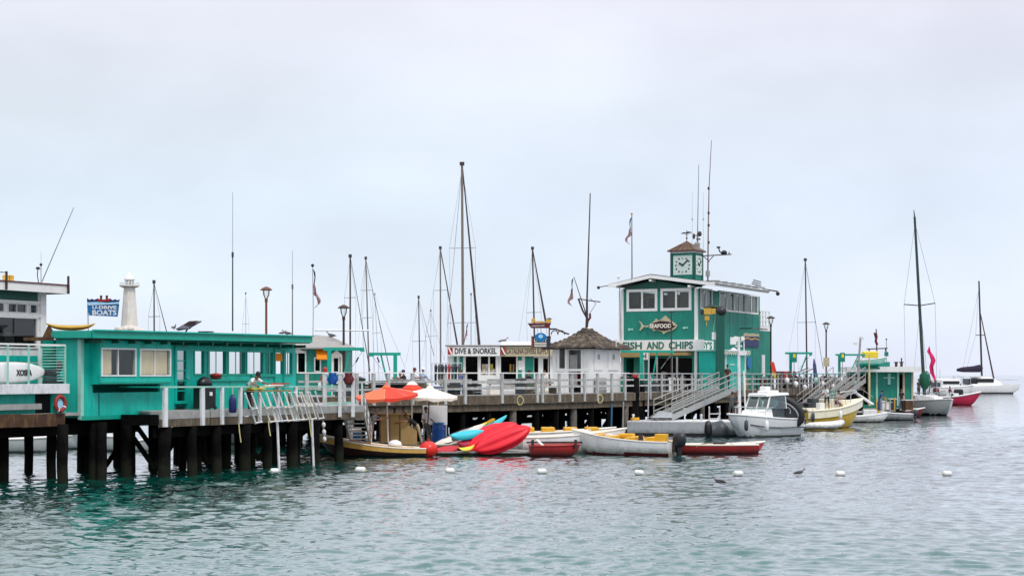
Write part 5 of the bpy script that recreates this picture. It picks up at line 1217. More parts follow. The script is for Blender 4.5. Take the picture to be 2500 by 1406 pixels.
# pole with gaff, flag and standing rigging above the kiosk
Y = 97.5; a = WZ(1434, ZD, Y); t = thing('signal_mast', 'tall dark signal mast with yardarm, gaff and small flag rising behind the kiosk roof', 'flagpole', a)
MB().tube((0, 0, 0), rel(1433, 735), .10, .07).tube(rel(1433, 735), rel(1441, 472), .06, .035).build('mast', mastdk, t)
MB().path([rel(1412, 729), rel(1433, 733), rel(1466, 737)], .035).build('yardarm', mastdk, t); MB().tube(rel(1432, 770), rel(1401, 676), .04, .02).build('gaff', mastdk, t)
MB().path([rel(1440, 728), rel(1455, 741), rel(1440, 765), rel(1436, 790)], .025).build('halyard', greywood, t)
MB().path([rel(1412, 729), rel(1422, 757), rel(1432, 775), rel(1431, 800)], .06, 8).build('furled_flag', mastdk, t)
MB().path([rel(1440, 765), rel(1441, 775), rel(1434, 785), rel(1432, 800)], .07, 8).build('gold_red_pennant', maroon, t)
for k_, (p_, q_) in enumerate(((1401, 1412), (1441, 1466))): pass
flag_geo(t, rel(1400, 678), 1.2, 2.0, -.8, .9)
# ------------------------------------------------------------------ lamp posts
def lamp(px, yb, yt, Y, label, mm=None, wide=.33):
    z0 = ZD; a = WZ(px, z0, Y); H = W(px, yt, Y).z-z0; t = thing('lamp_post', label, 'street lamp', a, 0, 'pier lamp posts')
    m_ = mm or darkmetal
    MB().tube((0, 0, 0), (0, 0, H-.62), .07, .06, 10).tube((0, 0, H-.80), (0, 0, H-.6), .085, n=10).build('pole', m_, t)
    MB().lathe([(wide, 0), (wide*.98, .04), (wide*.6, .13), (.05, .2)], (0, 0, H-.17), 16).build('hood', m_, t, smooth=True)
    for i in range(4):
        b_ = R(45+90*i); MB().path([(.06*math.cos(b_), .06*math.sin(b_), H-.62), (.18*math.cos(b_), .18*math.sin(b_), H-.42), (.22*math.cos(b_), .22*math.sin(b_), H-.15)], .018).build('arm', m_, t)
    MB().lathe([(.05, 0), (.14, .18), (.17, .4)], (0, 0, H-.58), 10).build('globe', glass, t, smooth=True)
    return t
lamp(650, 800, 701, 84.5, 'large brown lamp post with a flat hood rising behind the middle of the teal shack', mat('rust_brown_metal', (.16, .05, .025), .5, .2))
lamp(839, 908, 745, 84.0, 'slim dark lamp post beside the hip-roofed hut')
lamp(1882, 905, 772, 119.5, 'lamp post touching the right side of the seafood building annex')
lp_ = lamp(2017, 905, 787, 131.0, 'lamp post carrying a small notice, alone between the two green gallows')
MB().cbox((0, -.1, 2.15), (.5, .06, .75)).build('notice', parchment, lp_)
# ------------------------------------------------------------------ green davits
def davit(px0, px1, py, post, brace, Y, label, zb=ZD, two=True):
    a = WZ(post, zb, Y); t = thing('davit', label, 'davit', a, 0, 'green boat davits')
    def rl_(px, y): return W(px, y, Y)-a
    h = rl_(post, py).z
    MB().cbox((0, 0, h/2), (.2, .2, h)).build('post', tealtrim, t)
    MB().bar(rl_(px0, py), rl_(px1, py), .16, .16).build('beam', tealtrim, t)
    MB().tube(rl_(px1-4, py+2), rl_(px1-4, py+6), .12).build('pulley', tealtrim, t) if two else MB().tube(rl_(px0+6, py+2), rl_(px0+6, py+6), .12).build('pulley', tealtrim, t)
    MB().tube(rl_(brace[0], brace[1]), rl_(brace[2], brace[3]), .05).build('brace', tealtrim, t)
    MB().tube(rl_(px1-4 if two else px0+8, py+5), rl_(px1-32 if two else px0+30, 900), .015).build('tackle', wire, t)
    MB().tube(rl_(px1-14 if two else px0+20, 872), rl_(px1-20 if two else px0+25, 884), .04).build('tackle_block', black, t)
    return t
davit(790, 889, 852, 804, (854, 856, 836, 935), 80.5, 'teal T-shaped davit in front of the hip-roofed hut', 2.6)
davit(901, 978, 864, 965, (930, 866, 944, 925), 86, 'teal davit standing alone left of the people seated on the pier', 2.6, False)
davit(1917, 1983, 862, 1930, (1970, 865, 1955, 905), 125, 'dark teal davit over the red deck chairs right of the seafood building')
davit(2040, 2112, 866, 2049, (2095, 868, 2079, 902), 136, 'dark teal davit farthest right, left of the yellow lifeboat cover')
davit(1515, 1645, 858, 1566, (1604, 860, 1586, 965), 102.5, 'teal davit frame in front of the FISH AND CHIPS band')
for px, Y in ((1939, 124.5), (2057, 135.5)):
    o = tag(MB().cbox((0, 0, 0), (.42, .06, .8)).build('deck_notice', green, None), 'small green and yellow notice under the %s davit' % ('farthest right' if px > 2000 else 'red-chair'), 'sign'); o.location = W(px, 872, Y); 
    MB().cbox((0, -.035, .12), (.2, .02, .3)).build('yellow_mark', kyellow, o); MB().box(-.02, .02, .03, .07, -1.7, -.4).build('stake', mastdk, o)
# ------------------------------------------------------------------ yellow and black hoist in front of the side wall
Y = 106.0; a = WZ(1758, ZD, Y); t = thing('boat_hoist', 'dark green hoist column with a black and yellow winch head beside the seafood building', 'hoist', a)
MB().cbox((0, 0, rel(1758, 790).z/2+.3), (.55, .5, rel(1758, 790).z+1.2)).build('column', dgreen, t)
z_ = rel(1758, 760).z
MB().ball((.05, 0, z_), (.42, .42, .36), 12, 8).build('motor', black, t, smooth=True)
MB().path([rel(1772, 763), rel(1758, 753), rel(1740, 749), rel(1718, 752)], [.16, .16, .14, .10], 8).build('boom', mat('olive_black', (.02, .04, .02)), t)
MB().cbox(rel(1727, 760), (.5, .35, .42)).cbox(rel(1742, 760), (.3, .3, .36)).build('winch', gold, t)
MB().cbox(rel(1716, 763), (.3, .25, .3)).build('end_box', black, t)
MB().tube(rel(1725, 766), rel(1725, 795), .03).cbox(rel(1726, 776), (.3, .2, .3)).build('hook_block', gold, t)
MB().path([rel(1748, 770), rel(1742, 800), rel(1743, 850)], .02).build('cable', palegreen, t)
MB().cbox(rel(1743, 820), (.28, .1, .5)).build('switch_box', white, t)
# ------------------------------------------------------------------ boats
def hull_rings(L, B, zs, zb, draft=.25, tw=.8, rake=.5, n=20, m=9, sect=.6, inset=0.0, floor=None, fullness=2.2):
    rg = []
    for i in range(n+1):
        t = i/n; x = -L/2+L*t
        b = B/2*(tw+(1-tw)*math.sin(PI*min(t, .45)/.9)) if t < .45 else B/2*max(.0, 1-((t-.45)/.55)**fullness)**.85+.012
        sh_ = zs+(zb-zs)*t**2.2
        zk = -draft if t < .72 else -draft+(sh_*.45+draft)*((t-.72)/.28)**2
        b2 = max(.005, b-inset); half = []
        for j in range(m+1):
            u = j/m; y = b2*math.sin(PI/2*u)**sect; z = zk+inset+(sh_-zk-inset)*u**1.55
            if floor is not None: z = max(z, floor)
            half.append((x+rake*(u**1.2)*t**5-(inset*1.3 if t > .9 else 0)+(inset if i == 0 else 0), y, z))
        rg.append([(p[0], -p[1], p[2]) for p in half[::-1]]+half[1:])
    return rg
def make_hull(root, L, B, zs, zb, hm, bm=None, boot=.09, open_=True, im=None, gm=None, gr=.03, floor=.08, inset=.05, **k):
    rg = hull_rings(L, B, zs, zb, **k)
    mb = MB(); n = len(rg[0])
    for i in range(len(rg)-1):
        for j in range(n-1):
            q = (rg[i][j], rg[i][j+1], rg[i+1][j+1], rg[i+1][j]); zc_ = sum(p[2] for p in q)/4
            mb.mt(1 if zc_ < boot else 0).add(q, [(0, 1, 2, 3)])
    mb.mt(0).add(rg[0], [tuple(range(n))])
    h = mb.build('hull', [hm, bm or hm], root, smooth=True)
    # sharp sheer/transom shading
    for nm, sgn in (('port', 1), ('starboard', -1)):
        MB().path([(r[0 if sgn < 0 else -1][0], r[0 if sgn < 0 else -1][1], r[0][2]+.01) for r in rg], gr, 6).build('gunwale', gm or hm, root)
    if open_:
        ri = hull_rings(L, B, zs, zb, inset=inset, floor=floor, **k); mi = MB()
        mi.loft(ri, False, False); mi.add(ri[0], [tuple(range(n))])
        mi.build('interior', im or hm, root)
        # transom and sheer cap
        cp = MB()
        for a_, b_ in ((0, 0), (-1, -1)):
            cp.loft([[rg[i][a_], ri[i][a_]] for i in range(len(rg))], False, False)
        cp.add([rg[0][0], rg[0][-1], ri[0][-1], ri[0][0]], [(0, 1, 2, 3)]); cp.build('sheer_cap', gm or hm, root)
    else:
        dk = MB()
        dk.loft([[r[0], (r[0][0], 0, r[0][2]+.10*(-r[0][1])), r[-1]] for r in rg], False, False); dk.build('deck', im or hm, root)
    return rg
def outboard(root, x, z, m_=None, s=1.0):
    ob = bpy.data.objects.new('outboard_motor', None); lk(ob, root); ob.location = (x, 0, z); ob.scale = (s, s, s)
    # a sub-assembly: its pieces are sub-parts
    MB().loft([[(-.36*w_+dx, y*.17*w_, z_) if False else (-.2+dx+.24*w_*cx, .17*w_*sy, z_) for cx, sy in [(math.cos(a), math.sin(a)) for a in [2*PI*j/12 for j in range(12)]]] for z_, w_, dx in ((.05, .75, 0), (.12, 1, 0), (.32, 1.08, -.02), (.48, .95, -.02), (.55, .6, 0))]).build('cowling', m_ or black, ob, smooth=True)
    MB().loft([[(-.2+.10*w_*cx, .07*w_*sy, z_) for cx, sy in [(math.cos(a), math.sin(a)) for a in [2*PI*j/8 for j in range(8)]]] for z_, w_ in ((.06, 1.2), (-.3, .9), (-.55, .7))]).build('leg', m_ or black, ob)
    MB().cbox((-.02, 0, 0), (.16, .22, .28)).build('bracket', darkmetal, ob); MB().tube((.0, 0, .2), (.5, .05, .26), .025).build('tiller', m_ or black, ob)
    for i in range(3): b_ = i*2.1; MB().cbox((-.33, .07*math.cos(b_), -.52+.07*math.sin(b_)), (.03, .1, .1)).build('propeller_blade', m_ or black, ob)
    return ob
def boat(name, label, cat, px, Y, rz, group=None, z=0): return thing(name, label, cat, WZ(px, z, Y), R(rz), group)

# white dinghy with yellow seats and outboard (bow left)
b = boat('white_dinghy', 'white dinghy with yellow seats and a black outboard on its broad transom', 'dinghy', 1526, 72.2, 153)
make_hull(b, 4.75, 1.65, .62, 1.12, gel, maroon, .10, True, gel, ivory, .035, rake=.35, draft=.22, tw=.86)
for x, w_ in ((-1.5, .45), (-.5, .38), (.5, .38), (1.35, .3)):
    MB().cbox((x, 0, .68+.06*max(0, x)), (w_, 1.38 if x < 1 else 1.0, .32)).build('seat', yellow, b, bevel=.02)
MB().cbox((-1.95, .35, .78), (.5, .5, .42)).build('fuel_box', yellow, b, bevel=.03); MB().cbox((.05, -.35, .86), (.7, .4, .2)).build('life_vest', yellow, b, bevel=.05)
MB().tube((-.9, .3, .6), (-.9, .28, .95), .12, .1).build('stern_reel', darkmetal, b)
outboard(b, -2.40, .34, black, 1.3)
# red boat, right (bow left, its stern to the right)
b = boat('red_skiff', 'long low red skiff with white deck edge lying right of the white dinghy', 'skiff', 1744, 72.9, 182)
make_hull(b, 4.0, 1.45, .42, .42, red, maroon, .12, True, yellowwood, ivory, .04, rake=.1, draft=.18, tw=.7, floor=.12)
MB().cbox((-1.2, 0, .44), (.75, 1.1, .08)).build('stern_deck', ivory, b); MB().cbox((.8, 0, .36), (.3, 1.2, .05)).build('thwart', yellowwood, b); MB().cbox((-.2, .1, .42), (.5, .35, .3)).build('dark_bundle', black, b, bevel=.06)
MB().path([(.9, .3, .4), (.4, .45, .52), (0, .1, .5), (-.5, .35, .5)], .022).build('hose', black, b)
# half-hidden red boat at far right of it
b = boat('red_white_pedal_hull', 'short red hull with cream rim just beyond the right end of the red skiff', 'hull', 1812, 74.0, 8)
make_hull(b, 1.9, 1.1, .38, .5, mat('bright_red_paint', (.7, .03, .06), .4), black, .10, True, black, ivory, .05, rake=.15, draft=.15, tw=.8)
# red open boat in the middle with plank
b = boat('red_work_boat', 'small red work boat with a tilted plank between the kayaks and the white dinghy', 'work boat', 1352, 71.0, 3)
make_hull(b, 2.2, 1.25, .46, .50, red, maroon, .1, True, oldwhite, red, .045, rake=.1, draft=.15, tw=.9, fullness=5)
MB().bar((-.8, -.3, .75), (-.35, -.5, .3), .22, .05).build('loose_plank', ivory, b); MB().cbox((.1, -.2, .42), (1.1, .6, .1)).build('grating', greywood, b)
for x in (-1.0, .95): MB().tube((x, -.55, .35), (x, -.55, .75), .07).build('bollard', darkmetal, b)
# long white boats behind
b = boat('long_white_rowboat', 'long grey-white rowboat pointing right behind the red kayaks', 'rowboat', 1392, 73.6, 5)
make_hull(b, 4.6, 1.5, .74, 1.15, gel, gel, .08, True, gel, ivory, .04, rake=.4, draft=.2, tw=.85)
MB().box(-2.15, 1.7, -.79, -.745, .50, .57).build('rubbing_strake', darkmetal, b)
b = boat('moored_skiff_under_pier', 'white skiff with yellow block seats mostly hidden behind the long rowboat', 'skiff', 1365, 76.2, 2)
make_hull(b, 4.8, 1.6, .85, 1.1, gel, gel, .08, True, gel, ivory, .04, rake=.4, draft=.2, tw=.85)
for x in (-1.55, -.55, .55, 1.6): MB().cbox((x, 0, .95), (.62, 1.2, .34)).build('seat', yellow, b, bevel=.02)
# yellow wood skiff left, bow left
b = boat('wooden_launch', 'dark hulled wooden launch with a varnished yellow interior under the umbrellas', 'launch', 918, 70.6, 177)
make_hull(b, 4.7, 1.5, .36, .98, mat('black_red_hull', (.04, .012, .012), .4, .3), black, .08, True, yellowwood, ivory, .04, rake=.35, draft=.2, tw=.8)
for x in (-1.5, -.4, .7): MB().cbox((x, 0, .38), (.28, 1.2, .05)).build('thwart', yellowwood, b)
hr = hull_rings(4.7, 1.5, .36, .98, rake=.35, draft=.2, tw=.8)
for e_ in (0, -1):
    sg = -.025 if e_ == 0 else .025
    MB().loft([[Vector(r_[e_])+Vector((0, sg, -.03)), Vector(r_[e_])+Vector((0, sg*1.0, -.19-.12*(i_/20)**2))] for i_, r_ in enumerate(hr)], False, False).build('sheer_strake', yellowwood, b)
MB().bar((-2.0, -.78, .34), (.2, -.80, .42), .04, .08).build('cream_rubbing_strip', ivory, b); MB().bar((-1.6, -.72, .14), (-.3, -.75, .17), .03, .05).build('yellow_stripe', yellow, b)
# round red buoy
o = tag(MB().ball((0, 0, 0), (.42, .42, .38), 18, 10).build('red_float_ball', mat('red_vinyl', (.75, .02, .01), .35), None, smooth=True), 'big round red vinyl fender at the stern of the wooden launch', 'fender'); o.location = WZ(1046, .32, 70.4)
MB().tube((0, 0, .36), (0, 0, .5), .06).build('eye', red, o)
o = tag(MB().lathe([(.34, 0), (.34, .06), (.28, .22), (.12, .3), (.02, .31)], n=16, sx=1, sy=.8).build('white_tub', white, None, smooth=True), 'upturned white tub in the wooden launch in front of the tan booth', 'tub'); o.location = WZ(964, .46, 70.6); o.scale = (.95, 1, .9)

# floats (docks)
def float_dock(name, label, pts, z0, z1, side, top):
    t = thing(name, label, 'floating dock', (pts[0][0], pts[0][1], 0)); p = [(x-pts[0][0], y-pts[0][1]) for x, y in pts]
    MB().prism(p, z0, z1-.06, 'z').build('pontoon', side, t); 
    MB().prism([(x*1.0, y) for x, y in p], z1-.058, z1, 'z').build('deck', top, t)
    return t
fd = float_dock('hire_float', 'dark low floating dock carrying the umbrellas and the hire booth', [(-8.3, 71.9), (-1.5, 71.9), (-1.5, 76.2), (-8.3, 76.2)], -.1, .42, pile, wood)
fd2 = float_dock('kayak_float', 'low dark float under the kayak pile', [(-3.4, 71.0), (1.2, 71.0), (1.2, 73.4), (-3.4, 73.4)], -.1, .18, pile, greywood)
# booth
bt = thing('hire_booth', 'tan plywood booth with a slanted counter under the orange umbrella', 'booth', WZ(926, .42, 72.6), R(4))
kx = 72.6/F
def bq(px, py): return ((px-926)*kx, HC-(py-HY)*kx-.42)
MB().box(0, (1000-926)*kx, 0, .9, 0, bq(0, 1012)[1]).build('cabinet', tan, bt)
MB().prism([bq(978, 1085), bq(1018, 1085), bq(1018, 1052), bq(993, 1034), bq(978, 1046)], -.12, -.002).build('front_panel', tan, bt)
MB().box(0, .06, -.02, 0, 0, bq(0, 1012)[1]).box((952-926)*kx, (953-926)*kx, -.02, 0, 0, bq(0, 1012)[1]).box((975-926)*kx, (977-926)*kx, -.02, 0, 0, bq(0, 1012)[1]).build('batten', brownwood, bt)
MB().box(-.1, (1004-926)*kx, -.15, 1, bq(0, 1012)[1], bq(0, 1012)[1]+.05).build('counter_top', tan, bt)
cl = thing('cool_box', 'white cool box with a blue front standing on the hire float', 'cool box', WZ(866, .42, 74.6), R(6))
MB().cbox((0, 0, .33), (.62, .45, .56)).build('body', white, cl, bevel=.03); MB().cbox((0, 0, .64), (.66, .49, .09)).build('lid', ivory, cl, bevel=.02); MB().cbox((.1, -.235, .3), (.4, .02, .4)).build('front_panel', blue, cl)
dr = thing('blue_drum', 'blue plastic drum standing by the white umbrella pole', 'drum', WZ(1070, .42, 75.2)); MB().lathe([(.28, 0), (.31, .05), (.31, .3), (.33, .32), (.31, .34), (.31, .62), (.33, .64), (.31, .66), (.28, .9), (.1, .92)], n=16).build('barrel', barrelblue, dr, smooth=False); MB().lathe([(.32, .92), (.32, .96), (.05, .99)], n=16).build('lid', blue, dr)
o = tag(MB().box(-.6, .6, -.03, .03, 0, .95).build('white_screen', white, None), 'white upright screen panel behind the blue drum', 'panel'); o.location = WZ(1062, 1.25, 76.0); MB().box(-.58, -.52, -.02, .02, -.85, 0).build('leg', steel, o); MB().box(.52, .58, -.02, .02, -.85, 0).build('leg', steel, o)
# umbrellas
def umbrella(px, py_top, py_rim, rpx, Y, pole_px, zb, m1, m2, label, tilt, seed, panels=8):
    top = W(px, py_top, Y); rim = W(px, py_rim, Y); base = WZ(pole_px, zb, Y)
    t = thing('umbrella', label, 'umbrella', base, 0, 'umbrellas over the hire booth'); r_ = rpx*Y/F; h = top.z-rim.z; ap = top-base
    MB().tube((0, 0, 0), ap+Vector((0, 0, .15)), .035).build('pole', ivory if m1 is not ivory else darkmetal, t)
    MB().lathe([(.35, 0), (.35, .08), (.06, .12)], n=14).build('base', rubber, t)
    mb = MB(); M = Matrix.Rotation(R(tilt[0]), 3, 'X') @ Matrix.Rotation(R(tilt[1]), 3, 'Y'); N = panels
    for k_ in range(N):
        mb.mt(1 if (seed+k_) % N in (1, 2, 5, 6) else 0); g_ = []
        for i in range(7):
            u = i/6; row = []
            for j in range(5):
                v = j/4; a_ = 2*PI*(k_+v)/N; sag = math.sin(PI*v)
                rad = r_*u*(1-.055*sag*u); z = -h*(u**.92)-.10*h*sag*u
                row.append(ap+M @ Vector((rad*math.cos(a_), rad*math.sin(a_), z)))
            g_.append(row)
        g_.append([p+M @ Vector((0, 0, -.14-.03*math.sin(j*1.6+k_))) for j, p in enumerate(g_[-1])])
        mb.loft(g_, False, False)
    cn_ = mb.build('canopy', [m1, m2], t, smooth=False); sm = cn_.modifiers.new('thickness', 'SOLIDIFY'); sm.thickness = .012
    for k_ in range(N):
        a_ = 2*PI*k_/N; MB().tube(ap+M @ Vector((0, 0, -.04)), ap+M @ Vector((r_*math.cos(a_), r_*math.sin(a_), -h-.01)), .012, n=5).build('rib', ivory, t)
    MB().lathe([(.2, -.06), (.16, .0), (.05, .08), (.05, .14), (.02, .2)], ap, 8).build('cap', m1, t)
umbrella(943, 943, 963, 76, 72.4, 948, .42, salmon, orange, 'faded orange umbrella with bright red-orange panels over the tan booth', (7, -3), 3)
umbrella(1050, 945, 964, 68, 74.2, 1042, .42, ivory, ivory, 'ivory umbrella with a red valance right of the orange one', (5, 3), 0)
o = tag(MB().lathe([(.05, 0), (.48, -.3), (.5, -.42), (.46, -.42), (.05, -.06)], n=8).build('small_parasol_top', orange, None), 'small red and white parasol top showing between the two big umbrellas', 'parasol'); o.location = W(1006, 932, 75.4); MB().tube((0, 0, -2.6), (0, 0, .05), .03).build('pole', ivory, o); MB().lathe([(.12, 0), (.3, -.16), (.26, -.16)], (0, 0, .02), 8).build('white_cap', ivory, o)
# red valance below ivory
# ------------------------------------------------------------------ kayak pile
def kayak(label, px, py, Y, L, w_, h, m_, yaw, pitch, roll, lobes=.06, cock=0, name='kayak', seatm=None, pan=1.0):
    t = thing(name, label, 'kayak', W(px, py, Y), 0, 'kayaks piled on the float'); t.rotation_euler = (R(roll), R(pitch), R(yaw))
    MB().loft(kayak_rings(L, w_, h, lobes, cock)).build('hull', m_, t, smooth=True)
    if cock:
        MB().loft([[(x, y*.5*w_*.62*pan**.6*max(.05, 1-(abs(x)/(.24*L*pan))**3), h*.06*pan) for y in (-1, 1)] for x in [(-.23+.046*i)*L*pan for i in range(11)]], False, False).build('seat_pan', seatm or kgrey, t)
        MB().path([(x*L*.24*pan, math.sin(a_)*w_*.33*pan**.6, h*.36) for x, a_ in [(math.cos(q_), q_) for q_ in [2*PI*i/20 for i in range(20)]]], .022, 5, closed=True).build('cockpit_rim', seatm or kgrey, t)
    for e_ in (-1, 1): MB().path([(e_*L*.47, -.04, h*.25), (e_*L*.48, 0, h*.36), (e_*L*.47, .04, h*.25)], .012).build('grab_loop', black, t)
    return t
def lobed(label, px, py, Y, L, w_, h, yaw, pitch, roll, m_=None, lob=.34):
    t = thing('kayak', label, 'kayak', W(px, py, Y), 0, 'kayaks piled on the float'); t.rotation_euler = (R(roll), R(pitch), R(yaw))
    n, m = 30, 40; rg = []
    for i in range(n+1):
        q_ = i/n; k_ = max(.02, 1-abs(2*q_-1)**2.3)**.62; x = -L/2+L*q_; ring = []
        for j in range(m):
            a_ = 2*PI*j/m; s_ = math.sin(a_); c_ = math.cos(a_)
            rr_ = 1+(lob*(abs(math.sin(a_*3.0+.4))-.6) if True else 0)*min(1, k_*1.1)
            ring.append((x, w_/2*k_*c_*rr_, h/2*k_**.9*s_*rr_+.10*abs(2*q_-1)**3))
        rg.append(ring)
    MB().loft(rg).build('hull', m_ or kred, t, smooth=True)
    for e_ in (-1, 1): MB().path([(e_*L*.46, -.04, .12), (e_*L*.485, 0, .16), (e_*L*.46, .04, .12)], .014).build('grab_loop', black, t)
lobed('large red kayak lying on its side, nearest and lowest of the red pile', 1228, 1074, 71.2, 2.75, .95, .62, 10, -22, 55)
lobed('large red kayak in the middle of the red pile, behind the lowest one', 1203, 1068, 71.9, 2.6, .95, .6, 12, -26, 62)
lobed('large red kayak at the back left of the red pile with only its flank showing', 1187, 1069, 72.5, 2.4, .95, .55, 14, -27, 70)
kayak('charcoal and white kayak leaning up from the left end of the kayak pile', 1122, 1066, 72.9, 2.6, .66, .3, ivory, -4, -22, 42, .03, .55, seatm=kgrey, pan=1.5)
kayak('cyan kayak lying on its side in the middle of the kayak pile', 1140, 1062, 71.9, 1.6, .5, .36, kcyan, 8, -8, 50)
kayak('cyan kayak sticking out at the top of the kayak pile', 1188, 1046, 73.6, 2.3, .5, .26, kcyan, 10, -26, 20, .04, .4, seatm=mat('teal_pad', (.02, .3, .34)))
kayak('yellow-ended kayak at the back of the pile with a dark cockpit', 1140, 1056, 74.4, 2.2, .46, .26, kyellow, 8, -20, 25, .04, .5)
kayak('short crimson kayak end under the cyan one', 1140, 1083, 71.9, .9, .5, .34, mat('crimson_plastic', (.42, .01, .05), .4), 5, -8, 30)
kayak('low red kayak at the waterline at the left of the pile', 1092, 1099, 71.3, 1.1, .5, .3, mat('deep_red_plastic', (.55, .01, .03), .4), 4, -6, 40)
kayak('small yellow kayak end at the waterline between red hulls', 1140, 1096, 71.0, .75, .34, .18, kyellow, 6, -10, 20)
o = tag(MB().path([(0, 0, 0), (.05, 0, .5), (0, 0, 1.1), (.05, 0, 2.1)], .02).build('paddle', yellowwood, None), 'wooden paddle leaning at the back left of the kayak pile', 'paddle'); o.location = WZ(1090, .4, 74.5); o.rotation_euler = (0, R(62), 0)
MB().loft([[(.05+math.cos(a_)*.08*k_, math.sin(a_)*.015, 2.1+z_) for a_ in [2*PI*j/8 for j in range(8)]] for k_, z_ in ((.3, 0), (1, .15), (1, .4), (.4, .5))]).build('blade', yellow, o)
# ------------------------------------------------------------------ steps down from platform to hire float
stp = thing('boarding_steps', 'white railed boarding steps going down from the platform corner to the hire float', 'steps', (-6.3, 66.7, 0), 0)
A_, B_ = Vector((-6.3, 66.9, 2.36)), Vector((-5.95, 72.6, .45))
dv_ = (B_-A_); sd = Vector((1, 0, 0))
A2, B2 = Vector((-7.3, 67.2, 2.36)), Vector((-5.9+.0, 72.5, .45))
def P_(t_, side, z): p = Vector((-6.9, 66.9, 2.36)).lerp(Vector((-6.95, 71.9, .45)), t_); return Vector((p.x+side+6.3, p.y-66.7, p.z+z))
for s_ in (-.45, .45): 
    MB().bar(P_(0, s_, -.05), P_(1, s_, -.05), .06, .2).build('stringer', greywood, stp)
    for z in (.35, .65, .95): MB().tube(P_(0, s_, z), P_(1, s_, z), .028).build('handrail', oldwhite, stp)
    for t_ in (0, .33, .66, 1): MB().tube(P_(t_, s_, 0), P_(t_, s_, .97), .03).build('rail_post', oldwhite, stp)
for i in range(10): p = P_((i+.5)/10, 0, .02); MB().cbox(p, (.86, .28, .04)).build('tread', greywood, stp)
# ------------------------------------------------------------------ grey float and gangway
gf = float_dock('grey_float', 'grey sided floating dock at the foot of the aluminium gangway', [tuple(WZ(1531, 0, 94.5))[:2], tuple(WZ(1790, 0, 93.4))[:2], tuple(WZ(1880, 0, 97.2))[:2], tuple(WZ(1548, 0, 98.6))[:2]], .16, .88, greygel, oldwhite)
pp = WZ(1531, 0, 94.5)
MB().prism([(0, .1), (6.3, -1.0), (8.6, 2.6), (.5, 4.0)], -.3, .155, 'z').build('reflection_skirt', black, gf)  # black base under the pontoon, standing in for the dark water reflection
for px, zz_ in ((1546, .1), (1712, .1)): p = WZ(px, .88, 95.2)-pp; MB().tube(p, p+Vector((0, 0, .3)), .07).ball(p+Vector((0, 0, .33)), .09).build('cleat', ivory if px < 1600 else steel, gf)
p = WZ(1550, .88, 95.3)-Vector((pp.x, pp.y, 0)); MB().path([p+Vector((.25*math.cos(a_), .2*math.sin(a_), .03+.015*a_/2)) for a_ in [i*.5 for i in range(40)]], .03).build('rope_coil', yellow, gf)
p = WZ(1690, .9, 94.2)-pp; MB().path([p, p+Vector((.35, -.1, -.05)), p+Vector((.6, -.15, -.35)), p+Vector((.9, -.12, -.2))], .04).build('mooring_line', rope, gf)
p = WZ(1745, .88, 96.0)-Vector((pp.x, pp.y, 0))
for s_ in (-.32, .32): MB().path([p+Vector((s_, 0, -.2)), p+Vector((s_, 0, .75)), p+Vector((s_, .25, .85)), p+Vector((s_, .3, .0))], .03).build('ladder_rail', steel, gf)
for z in (.1, .4): MB().tube(p+Vector((-.32, 0, z)), p+Vector((.32, 0, z)), .025).build('ladder_rung', steel, gf)
def gangway(name, label, A, B, wv, mm, rails=(.38, .75, 1.1), n=6, tread=True, th=.35):
    A, B = Vector(A), Vector(B); t = thing(name, label, 'gangway', A, 0); d = (B-A); sdv = Vector((-d.y, d.x, 0)).normalized()*wv/2
    for s_ in (-1, 1):
        MB().bar(sdv*s_, d+sdv*s_, .06, th).build('side_beam', mm, t)
        for z in rails: MB().tube(sdv*s_+Vector((0, 0, z)), d+sdv*s_+Vector((0, 0, z)), .035).build('handrail', mm, t)
        for i in range(n+1): p = d*(i/n)+sdv*s_; MB().tube(p, p+Vector((0, 0, rails[-1]+.02)), .03).build('rail_post', mm, t)
    nt = max(4, int(d.length/.45))
    for i in range(nt): p = d*((i+.5)/nt); MB().bar(p-sdv*.97, p+sdv*.97, .30, .04).build('tread', mm, t)
    return t
gw = gangway('aluminium_gangway', 'aluminium gangway with three-bar rails climbing from the grey float to the pier', WZ(1618, 1.05, 96.0), WZ(1776, 2.75, 103.5), 1.25, alu)
MB().prism([(-.8, .0), (.5, .0), (.55, .3), (-.2, .42)], -.7, .6, 'y').xf(Matrix.Rotation(0, 4, 'Z')).build('landing_flap', steel, gw)
# white service pylon
Y = 97.0; a = WZ(1806, .9, Y); t = thing('service_pylon', 'white steel pylon with floodlights rising between the gangway and the cabin boat', 'light pole', a)
MB().tube((0, 0, 0), rel(1803, 822), .10, .09, 10).build('pole', oldwhite, t)
MB().bar(rel(1792, 834), rel(1816, 832), .08, .1).tube(rel(1816, 832), rel(1817, 870), .04).tube(rel(1795, 845), rel(1812, 845), .05).build('crossbar', oldwhite, t)
MB().cbox(rel(1790, 832), (.35, .3, .45)).cbox(rel(1797, 827), (.2, .25, .3)).cbox(rel(1813, 826), (.2, .25, .25)).build('floodlight', white, t)
MB().lathe([(.28, 0), (.3, .05), (.05, .25)], rel(1791, 858), 10).build('lantern_hood', oldwhite, t); MB().lathe([(.22, 0), (.22, .1)], rel(1791, 857), 10).build('red_glass', maroon, t)
MB().cbox(rel(1812, 862), (.5, .2, .25)).build('control_box', oldwhite, t)
MB().tube(rel(1817, 925), rel(1820, 1010), .05).tube(rel(1816, 905), rel(1817, 925), .05).build('side_pipe', white, t)
